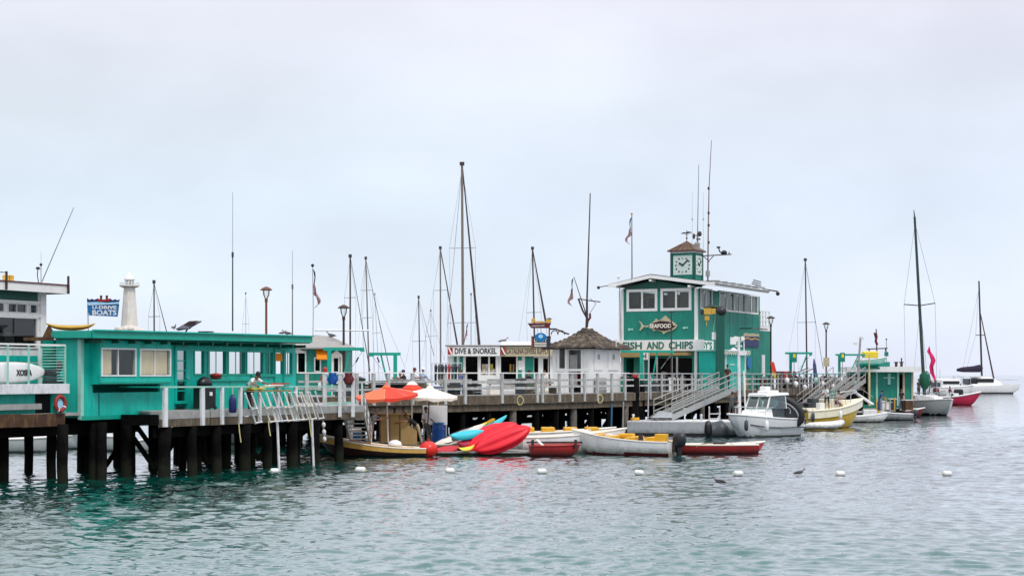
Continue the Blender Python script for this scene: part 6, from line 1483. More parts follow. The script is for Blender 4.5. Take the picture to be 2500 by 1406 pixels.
# tall thin poles near the fence
for px, yt, yb, Y, mm, l_ in ((1582, 862, 1024, 96.5, steel, 'slim grey pole standing behind the left end of the grey float'), (1520, 980, 1065, 92.5, greywood, 'thin grey pipe hanging down a pile left of the grey float'), (1492, 985, 1060, 90.5, mat('blue_pipe', (.03, .16, .28)), 'thin blue pipe between the piles under the thick railing')):
    a = W(px, yb, Y); o = tag(MB().tube((0, 0, 0), rel(px+2, yt), .05, .045).build('slim_pole', mm, None), l_, 'pole'); o.location = a
# big black fender piles
for px, Y, l_ in ((1545, 96.2, 'thick black fender pile left of the gangway foot'), (1558, 97.4, 'second thick black fender pile just behind the first')):
    o = tag(pole_pile(None, WZ(px, 0, Y).x, Y, 3.5 if px < 1550 else 3.1, PM, 2.0), l_, 'pile', 'fender piles'); o.name = 'fender_pile'; bpy.data.objects
# ------------------------------------------------------------------ cabin boat
b = boat('cabin_cruiser', 'white cabin motorboat with a square windscreen and hardtop, bow to the left', 'motorboat', 1864, 93.0, 226); b.scale = (.86, .92, .97)
make_hull(b, 6.6, 2.5, 1.05, 1.45, mat('pale_grey_gelcoat', (.66, .69, .69), .3, .05), greygel, .14, False, gel, gel, .06, rake=.9, draft=.3, tw=.88, sect=.5)
MB().loft([[(x, -w_, z), (x, w_, z), (x, w_*.86, z+h_), (x, -w_*.86, z+h_)] for x, w_, z, h_ in ((2.2, .35, 1.3, .12), (1.6, .7, 1.2, .42), (.7, .95, 1.1, .62), (.3, .98, 1.1, .66))]).build('cuddy', gel, b, smooth=False, bevel=.04)
MB().path([(r_[0]*1.0, s_*r_[1], 1.9-.1*abs(r_[1])) for s_ in (1,) for r_ in ((.3, 1.0), (1.2, .95), (2.4, .6), (3.3, .1), (3.3, -.1), (2.4, -.6), (1.2, -.95), (.3, -1.0))], .022).build('bow_rail', steel, b)
for i, s_ in ((0, -1), (1, 1)):
    for x, y in ((1.2, .95), (2.4, .6)): MB().tube((x, s_*y, 1.25), (x, s_*y, 1.85), .018).build('stanchion', steel, b)
zt0, zt1 = 1.72, 2.5
corn = [(.85, -.85), (.85, .85), (-1.25, .98), (-1.25, -.98)]; cr2 = [(.45, -.8), (.45, .8), (-1.2, .92), (-1.2, -.92)]
for i in range(4): p, q_ = corn[i], cr2[i]; MB().bar((p[0], p[1], zt0), (q_[0], q_[1], zt1), .09, .07).build('cabin_post', white, b)
MB().bar((.85, 0, zt0), (.45, 0, zt1), .07, .05).build('windscreen_bar', white, b)
for (i, j) in ((0, 1), (1, 2), (3, 0)):
    P4 = [Vector((*corn[i], zt0)), Vector((*corn[j], zt0)), Vector((*cr2[j], zt1)), Vector((*cr2[i], zt1))]
    MB().add(P4+[p+Vector((.01, .01, 0)) for p in P4], [(0, 1, 2, 3), (7, 6, 5, 4), (0, 4, 5, 1), (1, 5, 6, 2), (2, 6, 7, 3), (3, 7, 4, 0)]).build('windscreen', wglass, b)
MB().loft([[(x, -w_, z), (x, w_, z), (x, w_*.9, z+.16), (x, -w_*.9, z+.16)] for x, w_, z in ((.75, .75, 2.46), (.4, 1.0, 2.5), (-1.0, 1.05, 2.54), (-1.6, 1.0, 2.54))]).build('hardtop', gel, b, bevel=.04)
MB().loft([[(x, -w_, z), (x, w_, z), (x, w_*.85, z+.16), (x, -w_*.85, z+.16)] for x, w_, z in ((.1, .45, 2.66), (-.3, .6, 2.68), (-1.0, .6, 2.68))]).cbox((-.5, -.2, 2.95), (.6, .5, .26)).build('roof_hatch', gel, b, bevel=.05)
MB().cbox((-.4, 0, 1.35), (1.6, 1.7, .75)).build('console', kgrey, b)
MB().tube((-.6, -.5, 2.7), (-2.2, -.9, 2.95), .03).tube((-.4, -.7, 2.7), (-.4, -.7, 3.1), .02).build('rod_rack', darkmetal, b)
MB().box(-3.2, -1.0, -.01, .01, 0, .01)
MB().path([(-3.2, -1.18, .55), (-.5, -1.27, .55), (1.4, -1.15, .62), (2.6, -.7, .8)], .035).build('rub_rail', kgrey, b)
MB().path([(-3.2, 1.18, .55), (-.5, 1.27, .55), (1.4, 1.15, .62), (2.6, .7, .8)], .035).build('rub_rail', kgrey, b)
# grey inflatable tender rolled against the cabin boat
tn = thing('folded_tender', 'dark rubber tender standing on edge against the cabin boat stern', 'inflatable boat', WZ(1912, 1.4, 94.0), R(-14)); tn.rotation_euler = (R(12), R(24), R(-14))
MB().path([(1.15*math.cos(a_)*(1 if a_ < PI else .95), 0, .82*math.sin(a_)) for a_ in [2*PI*i/24 for i in range(24)]], .21, 10, closed=True).build('tube', rubber, tn, smooth=True)
MB().path([(.98*math.cos(a_), -.2, .66*math.sin(a_)) for a_ in [PI*.1+PI*.9*i/16 for i in range(17)]], .05, 8).build('pale_stripe', greygel, tn, smooth=True)
MB().box(-.9, .9, -.03, .03, -.6, .6).build('floor', kgrey, tn)
MB().ball((-.75, -.25, .35), (.3, .2, .28)).build('white_cover', gel, tn, smooth=True)
MB().path([(.15+.25*math.cos(a_), -.08, .15+.3*math.sin(a_)) for a_ in [i*.3 for i in range(16)]], .035).build('coiled_hose', oldwhite, tn)
MB().path([(.2, -.1, -.3), (.7, -.15, -.55), (1.1, -.1, -.6)], .08).build('red_pad', maroon, tn)
# black wheel-like bundle near the gangway: dark cover lying on the float
ws = thing('black_tarpaulin_heap', 'rumpled black tarpaulin heap hanging over the right end of the grey float', 'tarpaulin', WZ(1756, .2, 92.9)); ws.scale = (.72, .9, .85)
rg = []
for i in range(9):
    a_ = i/8; rg.append([(-1.1+2.6*a_, y_*(.5+.1*math.sin(i*2)), max(-.3, z_*(.25+.65*math.sin(PI*min(1, a_*1.15+.05))+.08*math.sin(i*1.9)))) for y_, z_ in [(math.cos(q_), math.sin(q_)) for q_ in [2*PI*j/12 for j in range(12)]]])
MB().loft(rg).build('cover', kgrey, ws, smooth=True)
# seal like dark gear: black outboard lying
sl = thing('black_outboard_cover', 'upright black covered outboard at the left end of the tarpaulin heap', 'outboard motor', WZ(1729, .1, 92.0)); MB().lathe([(.22, 0), (.3, .2), (.28, .55), (.2, .8), (.08, .88)], n=12, sx=.8).build('cover', black, sl, smooth=True)
# ------------------------------------------------------------------ yellow boat
b = boat('yellow_motorboat', 'yellow hulled fishing boat with cream deck and rod racks, stern towards us', 'motorboat', 2014, 108.5, 38)
make_hull(b, 6.2, 2.6, 1.2, 1.95, hullyellow, maroon, .1, False, cream, cream, .09, rake=.9, draft=.3, tw=.9, sect=.5)
hr = hull_rings(6.2, 2.6, 1.2, 1.95, rake=.9, draft=.3, tw=.9, sect=.5)
st = MB(); 
for e_ in (0, -1):
    st.loft([[Vector(r_[e_])+Vector((0, (-.03 if e_ == 0 else .03), .03)), Vector(r_[e_])+Vector((0, (-.03 if e_ == 0 else .03), -.50))] for r_ in hr], False, False)
st.build('cream_topside_band', cream, b)
MB().cbox((-3.1, 0, .62), (.2, 1.0, .85)).build('transom_door', palegreen, b); MB().cbox((-2.6, 0, 1.25), (.9, 2.1, .35)).build('stern_box', cream, b, bevel=.04)
MB().box(-3.2, -2.3, -1.1, 1.1, 1.2, 1.28).build('stern_deck', kgrey, b)
MB().cbox((.3, 0, 1.55), (1.1, 1.3, .9)).build('console', cream, b, bevel=.06); MB().cbox((1.5, 0, 1.75), (1.3, 1.2, .35)).build('fore_box', cream, b, bevel=.08)
MB().cbox((-.9, .3, 1.6), (.6, .6, .9)).build('engine_cover', kgrey, b, bevel=.05)
MB().path([(1.6, -.95, 1.75), (1.6, -.95, 2.3), (2.8, -.5, 2.5), (3.3, 0, 2.6), (2.8, .5, 2.5), (1.6, .95, 2.3), (1.6, .95, 1.75)], .03).build('bow_rail', steel, b)
for i in range(4): MB().tube((-.6+i*.35, -1.1, 1.3), (-.8+i*.35, -1.15, 2.4), .018).build('fishing_rod', wire, b)
for i, x in enumerate((-.1, .5, 1.1)): MB().path([(x, -1.0, 1.4), (x, -.85, 2.15), (x, .85, 2.15), (x, 1.0, 1.4)], .025).build('frame_hoop', steel, b)
MB().ball((2.3, -.62, 1.45), (.14, .05, .10)).build('port_light', black, b)
MB().add([(.9, -.6, 2.0), (.9, .6, 2.0), (.65, .5, 2.6), (.65, -.5, 2.6), (.91, -.6, 2.01), (.91, .6, 2.01), (.66, .5, 2.61), (.66, -.5, 2.61)], [(0, 1, 2, 3), (7, 6, 5, 4)]).build('windscreen', wglass, b)
for i_, (x_, y_, w_, c_) in enumerate(((-2.4, -.6, .5, black), (-2.2, .5, .6, kgrey), (-1.4, -.8, .5, white), (-1.5, .7, .45, black), (.9, .95, .35, maroon))): MB().cbox((x_, y_, 1.5), (w_, w_*.8, .5)).build('deck_gear', c_, b, bevel=.04)
for i_ in range(4): MB().tube((-2.0+i_*.25, .9, 1.5), (-2.3+i_*.3, 1.0, 3.0), .02).build('fishing_rod', mastdk, b)
# inflatable in front of it
inf = boat('inflatable_dinghy', 'small white inflatable dinghy with an outboard floating beside the yellow boat', 'inflatable boat', 2008, 103.6, 8)
MB().path([(-1.35, -.55, .3), (0, -.58, .32), (.9, -.45, .38), (1.35, 0, .5), (.9, .45, .38), (0, .58, .32), (-1.35, .55, .3)], [.16, .21, .21, .19, .21, .21, .16], 12).build('tube', gel, inf, smooth=True)
MB().box(-1.15, .9, -.45, .45, .12, .2).build('floor', oldwhite, inf); MB().box(-1.2, -1.12, -.5, .5, .1, .55).build('transom', greygel, inf); MB().cbox((-.2, 0, .42), (.25, 1.0, .05)).build('thwart', greygel, inf)
outboard(inf, -1.2, .5, mat('dark_red_black', (.05, .015, .015)), .95)
o = tag(MB().ball((0, 0, 0), (.45, .3, .22)).build('white_fender', gel, None, smooth=True), 'white bolster fender floating left of the inflatable outboard', 'fender'); o.location = WZ(1958, .2, 103.4)
# stairs / gangway right
g2 = gangway('far_gangway', 'wide grey gangway with bright rails climbing right behind the yellow boat', WZ(1962, 1.1, 118.5), WZ(2050, 3.3, 124.5), 1.1, greywood, (.5, 1.0), 6)
g3 = gangway('far_steps', 'second far gangway rail set just right of the wide one', WZ(2012, 1.2, 121.5), WZ(2100, 3.2, 128), .9, greywood, (.5, 1.1), 6)
ds = thing('descending_ramp', 'pale plank ramp slanting down right to the far float, over a dark recess', 'ramp', WZ(2082, 2.35, 128))
MB().bar((0, 0, 0), WZ(2131, 1.25, 127)-WZ(2082, 2.35, 128), .5, .12).build('plank', oldwhite, ds); MB().tube((.1, 0, .6), WZ(2131, 1.85, 127)-WZ(2082, 2.35, 128), .03).build('handrail', greywood, ds)
for px, Y, l_ in ((2062, 129, 'a'),): 
    o = tag(MB().cbox((0, 0, 0), (1.9, .3, 2.2)).build('dark_fender_panel', pile, None), 'black timber fender panel beneath the descending ramp at the far float', 'panel'); o.location = WZ(2078, 1.3, 129.5)
# far float & end building
ff = float_dock('far_float', 'white ended float moored beyond the yellow boat at the pier end', [tuple(WZ(2092, 0, 124.5))[:2], tuple(WZ(2127, 0, 124))[:2], tuple(WZ(2200, 0, 133))[:2], tuple(WZ(2240, 0, 143))[:2], tuple(WZ(2095, 0, 143))[:2]], -.1, .68, pile, greywood)
p0 = WZ(2092, 0, 124.5)
for px, Y, mm in ((2132, 124.6, hullyellow), (2142, 126, hullyellow), (2165, 129, wood), (2190, 131.6, pile)): p = WZ(px, 0, Y)-p0; MB().cbox((p.x, p.y-.1, .3), (.35, .2, 1.0)).build('fender_board', mm, ff)
MB().cbox((.95, -.25, .42), (1.1, .5, .95)).build('white_pontoon_end', gel, ff, bevel=.04)
for i in range(7):
    p = WZ(2140+i*11, 0, 127.5+i*1.0)-p0; MB().tube((p.x, p.y, .6), (p.x, p.y, 1.75), .06).build('bollard', greywood if i % 2 else gold, ff)
Y = 140.0; a = WZ(2094, 0, Y)
eb = thing('landing_station', 'low green landing station with a broad white flat roof at the pier end', 'building', a)
def q(px, py): p = W(px, py, Y); return (p.x-a.x, p.z)
x0, x1 = 0, q(2229, 0)[0]; zr0 = q(0, 908)[1]; 
wallh(MB(), x0, x1, .68, zr0, 0, .12, [(q(2193, 0)[0], q(2204, 0)[0], 1.0, zr0-.2), (.2, q(2118, 0)[0], 1.0, zr0-.2)]).build('wall', green, eb)
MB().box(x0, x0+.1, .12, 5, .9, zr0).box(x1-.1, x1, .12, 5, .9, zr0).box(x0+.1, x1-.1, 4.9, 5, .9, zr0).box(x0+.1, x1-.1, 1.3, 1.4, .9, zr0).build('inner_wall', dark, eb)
for px in (2122, 2140, 2192, 2206, 2227): s_ = q(px, 0)[0]; MB().box(s_-.09, s_+.09, -.1, 0, .9, zr0).build('post', palegreen if px < 2200 else parchment, eb)
MB().box(q(2086, 0)[0], q(2241, 0)[0], -1.0, 6, zr0, q(0, 895)[1]).build('roof', white, eb)
MB().cbox((q(2170, 922)[0], -.06, q(0, 922)[1]), (1.0, .06, .12)).cbox((q(2170, 922)[0], -.08, q(0, 925)[1]), (.25, .06, 1.0)).build('wall_bracket', palegreen, eb)
zr1 = q(0, 895)[1]
MB().box(q(2133, 0)[0], q(2152, 0)[0], .5, 3, zr1, q(0, 880)[1]).box(q(2152, 0)[0], q(2176, 0)[0], .5, 3, zr1, q(0, 883)[1]).build('roof_cabin', green, eb)
for px in (2192, 2205): MB().lathe([(.12, 0), (.12, .35), (.2, .36), (.2, .45)], (q(px, 0)[0], .6, zr1), 10).build('roof_vent', darkmetal, eb)
MB().tube((q(2205, 0)[0], .6, zr1+.4), (q(2205, 0)[0], .6, zr1+.8), .06).build('roof_flue', darkmetal, eb)
# lifeboat on chocks
a = Vector(W(2124, 893, 138)); lbt = thing('roof_lifeboat', 'small green and white rescue boat with a yellow cover on the landing station roof', 'boat', a)
make_hull(lbt, 2.5, .9, .5, .75, palegreen, tealtrim, .2, False, white, white, .03, rake=.2, draft=.1, tw=.8)
MB().cbox((.0, 0, 1.0), (1.4, .6, .6)).build('yellow_cover', kyellow, lbt, bevel=.1); MB().box(-.8, .8, -.3, .3, -.3, -.1).build('chock', dgreen, lbt)
a = W(2142, 895, 139); t = thing('cross_mast', 'dark signal mast with a crossarm and furled red flags above the landing station', 'antenna', a)
MB().tube((0, 0, 0), rel(2139, 803), .07, .05).tube(rel(2142, 842), rel(2134, 812), .06).build('mast', mastdk, t); MB().bar(rel(2116, 852), rel(2167, 850), .08, .1).build('crossarm', mastdk, t)
for px in (2122, 2162): MB().tube(rel(px, 851), rel(px, 858), .06).build('lamp', mastdk, t)
MB().path([rel(2142, 842), rel(2138, 833), rel(2140, 822), rel(2138, 812)], .11).build('furled_red_flag', maroon, t)
a = W(2164, 885, 139); t = thing('beacon_post', 'slim post with a green light can beside the cross mast', 'beacon', a); MB().tube((0, 0, 0), rel(2164, 827), .035).build('pole', greywood, t); MB().cbox(rel(2164, 864), (.3, .3, .38)).build('green_can', green, t); MB().ball(rel(2164, 828), .08).build('top_ball', darkmetal, t)
a = WZ(2098, ZD, 134); t = thing('flood_pole', 'tall grey pole with small floodlights left of the cross mast', 'light pole', a); MB().path([rel(2095, 950), rel(2096, 890), rel(2101, 823)], .09).build('pole', greywood, t); MB().bar(rel(2088, 838), rel(2101, 834), .07, .07).cbox(rel(2088, 839), (.3, .2, .2)).cbox(rel(2104, 826), (.25, .2, .25)).build('floodlight', oldwhite, t)
a = WZ(2122, 1.0, 133); t = thing('yellow_pole', 'pale yellow pole standing in front of the landing station', 'pole', a); MB().tube((0, 0, 0), rel(2122, 905), .09).tube(rel(2122, 905), rel(2122, 866), .06).build('pole', rope, t)
# deck chairs and small things past the seafood building
for i, (px, c_, l_) in enumerate(((1907, maroon, 'dark red deck chair left of the davit post'), (1921, red, 'bright red deck chair under the davit'), (1936, maroon, 'maroon folded chair right of the davit post'), (1951, mat('rust_cloth', (.16, .03, .02)), 'rust coloured deck chair beside a leaning black board'))):
    a = WZ(px, ZD, 121+i); t = thing('deck_chair', l_, 'chair', a, R(20*i), 'deck chairs by the teal davit')
    MB().box(-.3, .3, -.3, .3, .42, .47).build('seat', c_, t); MB().bar((0, .28, .45), (0, .42, 1.35), .6, .05).build('backrest', c_, t)
    for x in (-.28, .28):
        for y in (-.28, .28): MB().tube((x, y, 0), (x, y, .45), .025).build('leg', darkmetal, t)
for i in range(3): o = tag(MB().bar((-.6, 0, 0), (.7, 0, .55), .25, .05).build('leaning_board', black if i != 1 else oldwhite, None), ['black board leaning over the deck chairs, leftmost', 'white board leaning between two black ones over the deck chairs', 'black board leaning over the deck chairs, rightmost'][i], 'board', 'leaning boards'); o.location = WZ(1952+i*9, ZD+1.1, 126); MB().tube((0, 0, -1.1), (0, 0, .2), .02).build('prop', darkmetal, o)
a = WZ(1990, ZD, 128); t = thing('furled_navy_umbrella', 'tall furled navy umbrella standing by the fence near the lamp post', 'umbrella', a); MB().tube((0, 0, 0), (0, 0, .5), .03).build('pole', darkmetal, t); MB().path([(0, 0, .4), (.02, 0, 1.0), (-.05, 0, 1.9), (-.1, 0, 2.4)], [.1, .17, .14, .04], 10).build('canopy', mat('navy_purple_cloth', (.06, .06, .18), .8), t, smooth=True)
a = WZ(1888, ZD, 118); t = thing('feather_flag', 'orange, yellow and black feather banner beside the annex lamp post', 'flag', a)
MB().path([(0, 0, 0), (-.1, 0, 1.2), (-.25, 0, 2.1)], .025).build('pole', black, t)
MB().mt(0).add([(-.08, .0, 1.3), (.22, .0, 1.2), (.05, .02, 2.05), (-.22, .0, 2.05)], [(0, 1, 2, 3)]).mt(1).add([(.0, 0, .75), (.26, 0, .7), (.22, 0, 1.2), (-.08, 0, 1.3)], [(0, 1, 2, 3)]).mt(2).add([(.24, 0, .3), (.5, 0, .3), (.05, 0, 2.05), (.2, 0, 1.3)], [(0, 1, 2, 3)]).build('banner', [orange, kyellow, black], t).modifiers.new('t', 'SOLIDIFY').thickness = .015
# ------------------------------------------------------------------ sailing boats
def rig(root, a, px, yt, yb, lean, r, mm, spreads=(), stay=None, stay_m=None, back=None, fan=None, stay_r=.05):
    """mast from the deck up: spreads [(py, half px)], stay (px,py) bottom of furled jib"""
    Y = a.y; rl_ = lambda x, y: W(x, y, Y)-a
    MB().tube(rl_(px+lean, yb), rl_(px, yt), r, r*.75, 8).build('mast', mm, root); MB().cbox(rl_(px, yt-2), (r*3, r*3, .3)).build('masthead', mastdk, root)
    for py, h in spreads:
        f_ = (py-yt)/(yb-yt); cx_ = px+lean*f_; MB().tube(rl_(cx_-h, py+1), rl_(cx_+h, py), .04).build('spreader', wire, root)
        for s_ in (-1, 1):
            MB().tube(rl_(px, yt+(yb-yt)*.02), rl_(cx_+s_*h, py), .016).build('shroud', wire, root); MB().tube(rl_(cx_+s_*h, py), rl_(px+lean+s_*h*.9, yb), .016).build('shroud', wire, root)
    if stay: MB().tube(rl_(px+1, yt+4), rl_(*stay), stay_r*.4, stay_r, 8).build('furled_jib', stay_m or mastdk, root)
    if back: MB().tube(rl_(px, yt+2), rl_(*back), .014).build('backstay', wire, root)
def yacht(px, Y, L, rz, label, yt, lean=0, r=.09, mm=None, boom=None, bm=None, **k):
    a = WZ(px+lean, 0, Y); t = thing('sailing_yacht', label, 'sailboat', a, 0, 'yachts moored behind the pier')
    hl = bpy.data.objects.new('tmp', None); bpy.data.objects.remove(hl)
    sub = MB(); rg = hull_rings(L, L*.3, .9, 1.2, rake=.8, draft=.3, tw=.6); M = Matrix.Rotation(R(rz), 4, 'Z')
    rg = [[M @ Vector(p) for p in r_] for r_ in rg]; n = len(rg[0])
    sub.loft(rg, False, False).add(rg[0], [tuple(range(n))]).build('hull', gel, t, smooth=True)
    MB().loft([[r_[0], r_[-1]] for r_ in rg], False, False).build('deck', gel, t)
    MB().loft([[M @ Vector((x, -w_, 1.0)), M @ Vector((x, w_, 1.0)), M @ Vector((x, w_*.8, 1.0+h_)), M @ Vector((x, -w_*.8, 1.0+h_))] for x, w_, h_ in ((-1.2, .7, .5), (.5, .75, .55), (1.8, .4, .3))]).build('coachroof', gel, t)
    rig(t, a, px, yt, HY+F*(HC-1.1)/Y, lean, r, mm or mastm, **k)
    if boom: MB().tube(W(boom[0], boom[2], Y)-a, W(boom[1], boom[2]+1, Y)-a, .09).build('boom', bm or gel, t)
    return t
yacht(1128, 150, 14, 60, 'tallest yacht mast, with a dark furled jib, rising behind the dive shop', 402, 3, .15, mat('brown_grey_mast', (.20, .16, .13), .4, .2), spreads=((605, 32), (787, 36)), stay=(1171, 850), stay_r=.13, back=(1085, 880), boom=None)
yacht(1075, 165, 10, 40, 'yacht with a mid-height mast and brown furled jib left of the tallest mast', 607, 1, .10, None, spreads=((708, 17),), stay=(1118, 850), stay_r=.1, back=(1030, 880))
yacht(1022, 175, 8, 30, 'small yacht with a short dark mast behind the davit', 727, 4, .08, mastdk, spreads=((832, 17),), stay=(1060, 870), stay_r=.03, back=(990, 890))
yacht(855, 150, 10, 20, 'yacht with a dark-tipped mast and a long white boom behind the hip-roofed hut', 627, 0, .10, mastdk, spreads=((726, 14),), stay=(903, 905), stay_r=.05, boom=(768, 903, 806))
yacht(893, 170, 10, 55, 'pale yacht mast with three sets of spreaders left of the pier davit', 632, 10, .09, None, spreads=((708, 14), (775, 12)), stay=(952, 905), stay_r=.05, back=(870, 890))
yacht(1300, 160, 10, 60, 'yacht with a dark mast and brown jib directly above the hanging shop sign', 608, 8, .10, mastdk, spreads=((762, 18),), stay=(1335, 800), stay_r=.12, back=(1262, 860))
yacht(376, 140, 8, 30, 'yacht mast rising just right of the miniature lighthouse', 690, 1, .08, mastdk, spreads=((772, 14),), stay=(412, 830), stay_r=.05)
yacht(1966, 170, 10, 30, 'yacht mast rising alone between the seafood building and the far lamp post', 636, 5, .10, mastdk, spreads=((786, 22),), stay=(2010, 900), stay_r=.03, back=(1920, 890))
yacht(1052, 210, 8, 30, 'faint distant yacht mast between the two middle masts', 760, 0, .05, wire, spreads=((820, 14),), stay=(1085, 880), stay_r=.02)
yacht(915, 230, 8, 30, 'faint distant yacht with thin mast behind the pale one', 720, 12, .05, wire, spreads=((812, 10),), stay=(990, 900), stay_r=.02)
yacht(1150, 210, 8, 30, 'thin plain mast just right of the tallest mast', 720, 0, .06, mastm)
yacht(600, 220, 8, 30, 'very faint thin mast behind the middle of the teal shack', 718, 0, .05, wire, spreads=((790, 8),))
# small flag near the tall mast
a = WZ(1133, 4.9, 110); a = W(1130, 848, 106); t = thing('small_flag_staff', 'small striped flag on a staff on the dive shop roof', 'flag', a); MB().tube((0, 0, -.1), rel(1142, 790), .025).build('staff', darkmetal, t); flag_geo(t, rel(1141, 792), .7, 1.2, -.5, .5)
# big sloop right, bow on
b = boat('grey_sloop', 'grey-white sloop seen bow-on with a tall dark green mast and green sail cover', 'sailboat', 2257, 145.0, 278)
make_hull(b, 10.5, 3.9, 1.15, 1.5, mat('sloop_grey', (.76, .76, .73), .35, .06), black, .16, False, gel, gel, .06, rake=.7, draft=.3, tw=.6, sect=.55, fullness=1.9)
MB().loft([[(x, -w_, z), (x, w_, z), (x, w_*.8, z+h_), (x, -w_*.8, z+h_)] for x, w_, z, h_ in ((3.2, .5, 1.4, .2), (1.2, .9, 1.3, .5), (-2.5, 1.1, 1.2, .6))]).build('coachroof', gel, b, bevel=.05)
MB().path([(5.7, 0, 1.9), (4.5, .6, 2.1), (2, 1.6, 2.0), (-2, 1.9, 1.9), (-5, 1.2, 1.9)], .025).path([(5.7, 0, 1.9), (4.5, -.6, 2.1), (2, -1.6, 2.0), (-2, -1.9, 1.9), (-5, -1.2, 1.9)], .025).build('lifeline', wire, b)
for x, y in ((4.5, .6), (2, 1.6), (-2, 1.9), (-5, 1.2)):
    for s_ in (-1, 1): MB().tube((x, y*s_, 1.2), (x, y*s_, 2.05), .022).build('stanchion', steel, b)
Mi = (Matrix.Translation(b.location) @ Matrix.Rotation(b.rotation_euler.z, 4, 'Z')).inverted()
def sl_(px, py, Y=145.5): return Mi @ W(px, py, Y)
MB().tube(sl_(2257, 965), sl_(2233, 530), .17, .11, 10).tube(sl_(2233, 530), sl_(2231, 513), .07, .03).build('mast', mastgreen, b)
MB().tube(sl_(2207, 743), sl_(2245, 746), .05).tube(sl_(2245, 746), sl_(2283, 740), .05).build('spreader', mastdk, b)
for p_, q_ in (((2234, 545), (2207, 743)), ((2207, 743), (2212, 968)), ((2234, 545), (2283, 740)), ((2283, 740), (2288, 968)), ((2246, 750), (2232, 900)), ((2247, 750), (2262, 900))): MB().tube(sl_(*p_), sl_(*q_), .02).build('shroud', wire, b)
MB().path([sl_(2256, 905), sl_(2256, 915), sl_(2257, 932), sl_(2258, 946), sl_(2258, 952)], [.1, .42, .50, .35, .08], 12).build('sail_cover', sailgreen, b, smooth=True)
MB().path([sl_(2268, 960), sl_(2272, 930), sl_(2268, 912), sl_(2261, 905)], .05).build('wheel_hoop', mastdk, b)
MB().tube(sl_(2258, 985), sl_(2258, 940), .12).build('mast_boot', gel, b)
for i, (px, c_) in enumerate(((2228, black), (2240, mastdk), (2275, black), (2290, kgrey), (2216, kgrey), (2284, mastdk))): MB().cbox(sl_(px, 972+i % 2*3), (.7, .6, .5)).build('deck_gear', c_, b, bevel=.1)
# pink banner
a = WZ(2287, 1.6, 152); t = thing('pink_streamer', 'tall wavy pink streamer flag flying behind the grey sloop', 'flag', a)
MB().tube((0, 0, 0), rel(2268, 845), .03).build('staff', darkmetal, t)
L_ = [(2269, 848), (2268, 858), (2274, 868), (2278, 880), (2274, 895), (2276, 910), (2281, 922), (2284, 934)]; wv_ = [.08, .17, .2, .24, .2, .2, .14, .04]
rg = [[rel(x, y)+Vector((-w_, .1*math.sin(i*1.7), 0)), rel(x, y)+Vector((w_, .1*math.cos(i*1.3), 0))] for i, ((x, y), w_) in enumerate(zip(L_, wv_))]
o = MB().loft(rg, False, False).build('streamer', pink, t, smooth=True); o.modifiers.new('t', 'SOLIDIFY').thickness = .02
# red speedboat
b = boat('red_speedboat', 'red and white open motorboat heading right beyond the sloop', 'motorboat', 2338, 188, -14)
make_hull(b, 4.4, 1.9, .95, 1.6, mat('pink_red_hull', (.50, .02, .07), .4, .12), red, .1, False, gel, gel, .1, rake=.5, draft=.2, tw=.9)
MB().cbox((.1, 0, 1.5), (1.1, 1.3, .9)).build('cockpit_cover', black, b, bevel=.2); MB().cbox((-.6, -.1, 1.3), (1.4, 1.4, .3)).build('white_seat', gel, b, bevel=.05)
outboard(b, -2.2, 1.3, maroon, 1.5)
# catamaran
b = boat('catamaran', 'white catamaran with a dark mast and navy sail cover on open water, far right', 'catamaran', 2405, 300, 3)
for y in (-2.6, 2.6):
    rg = hull_rings(11.2, 1.7, 1.5, 1.9, rake=.4, draft=.3, tw=.7); rg = [[(p[0], p[1]+y, p[2]) for p in r_] for r_ in rg]
    n = len(rg[0]); m_ = MB(); m_.loft(rg, False, False).add(rg[0], [tuple(range(n))]).loft([[r_[0], r_[-1]] for r_ in rg], False, False).build('hull', gel, b, smooth=True)
    MB().box(-5.4, 4.2, y-.95, y+.95, -.1, .28).build('boot_stripe', black, b)
MB().box(-3.5, 2.4, -2.6, 2.6, 1.0, 1.9).build('bridge_deck', gel, b, bevel=.1)
MB().loft([[(x, -2.2, 1.9), (x, 2.2, 1.9), (x, 2.0, 1.9+h_), (x, -2.0, 1.9+h_)] for x, h_ in ((-2.2, 1.3), (.6, 1.25), (2.4, .3))]).build('cabin', gel, b, bevel=.1)
MB().box(-2.3, .9, -2.24, -2.1, 2.2, 2.9).box(-3.9, -2.3, -2.0, 1.5, 1.9, 2.9).build('dark_window', black, b)
MB().box(-5.6, -1.5, -2.3, 2.3, 3.3, 3.5).build('bimini', gel, b, bevel=.05)
for x in (-5.4, -3.6): 
    for y in (-2.1, 2.1): MB().tube((x, y, 1.6), (x, y, 3.35), .05).build('bimini_post', steel, b)
MB().path([(2.5, -2.7, 2.6), (5.2, -2.7, 2.7), (5.2, 2.7, 2.7), (2.5, 2.7, 2.6)], .03).build('bow_rail', wire, b)
Mi = (Matrix.Translation(b.location) @ Matrix.Rotation(b.rotation_euler.z, 4, 'Z')).inverted()
def cq(px, py): return Mi @ W(px, py, 300)
MB().tube(cq(2397, 918), cq(2390, 686), .20, .15, 10).build('mast', mastdk, b); MB().tube(cq(2427, 928), cq(2391, 752), .17, .08).build('furled_jib', mastdk, b)
MB().tube(cq(2382, 818), cq(2404, 818), .08).build('spreader', mastdk, b)
for p_, q_ in (((2390, 690), (2382, 818)), ((2382, 818), (2360, 900)), ((2391, 700), (2352, 895))): MB().tube(cq(*p_), cq(*q_), .03).build('shroud', wire, b)
MB().path([cq(2336, 903), cq(2350, 902), cq(2375, 901), cq(2392, 899), cq(2398, 900)], [.25, .5, .6, .75, .4], 10).build('sail_cover', sailnavy, b, smooth=True)
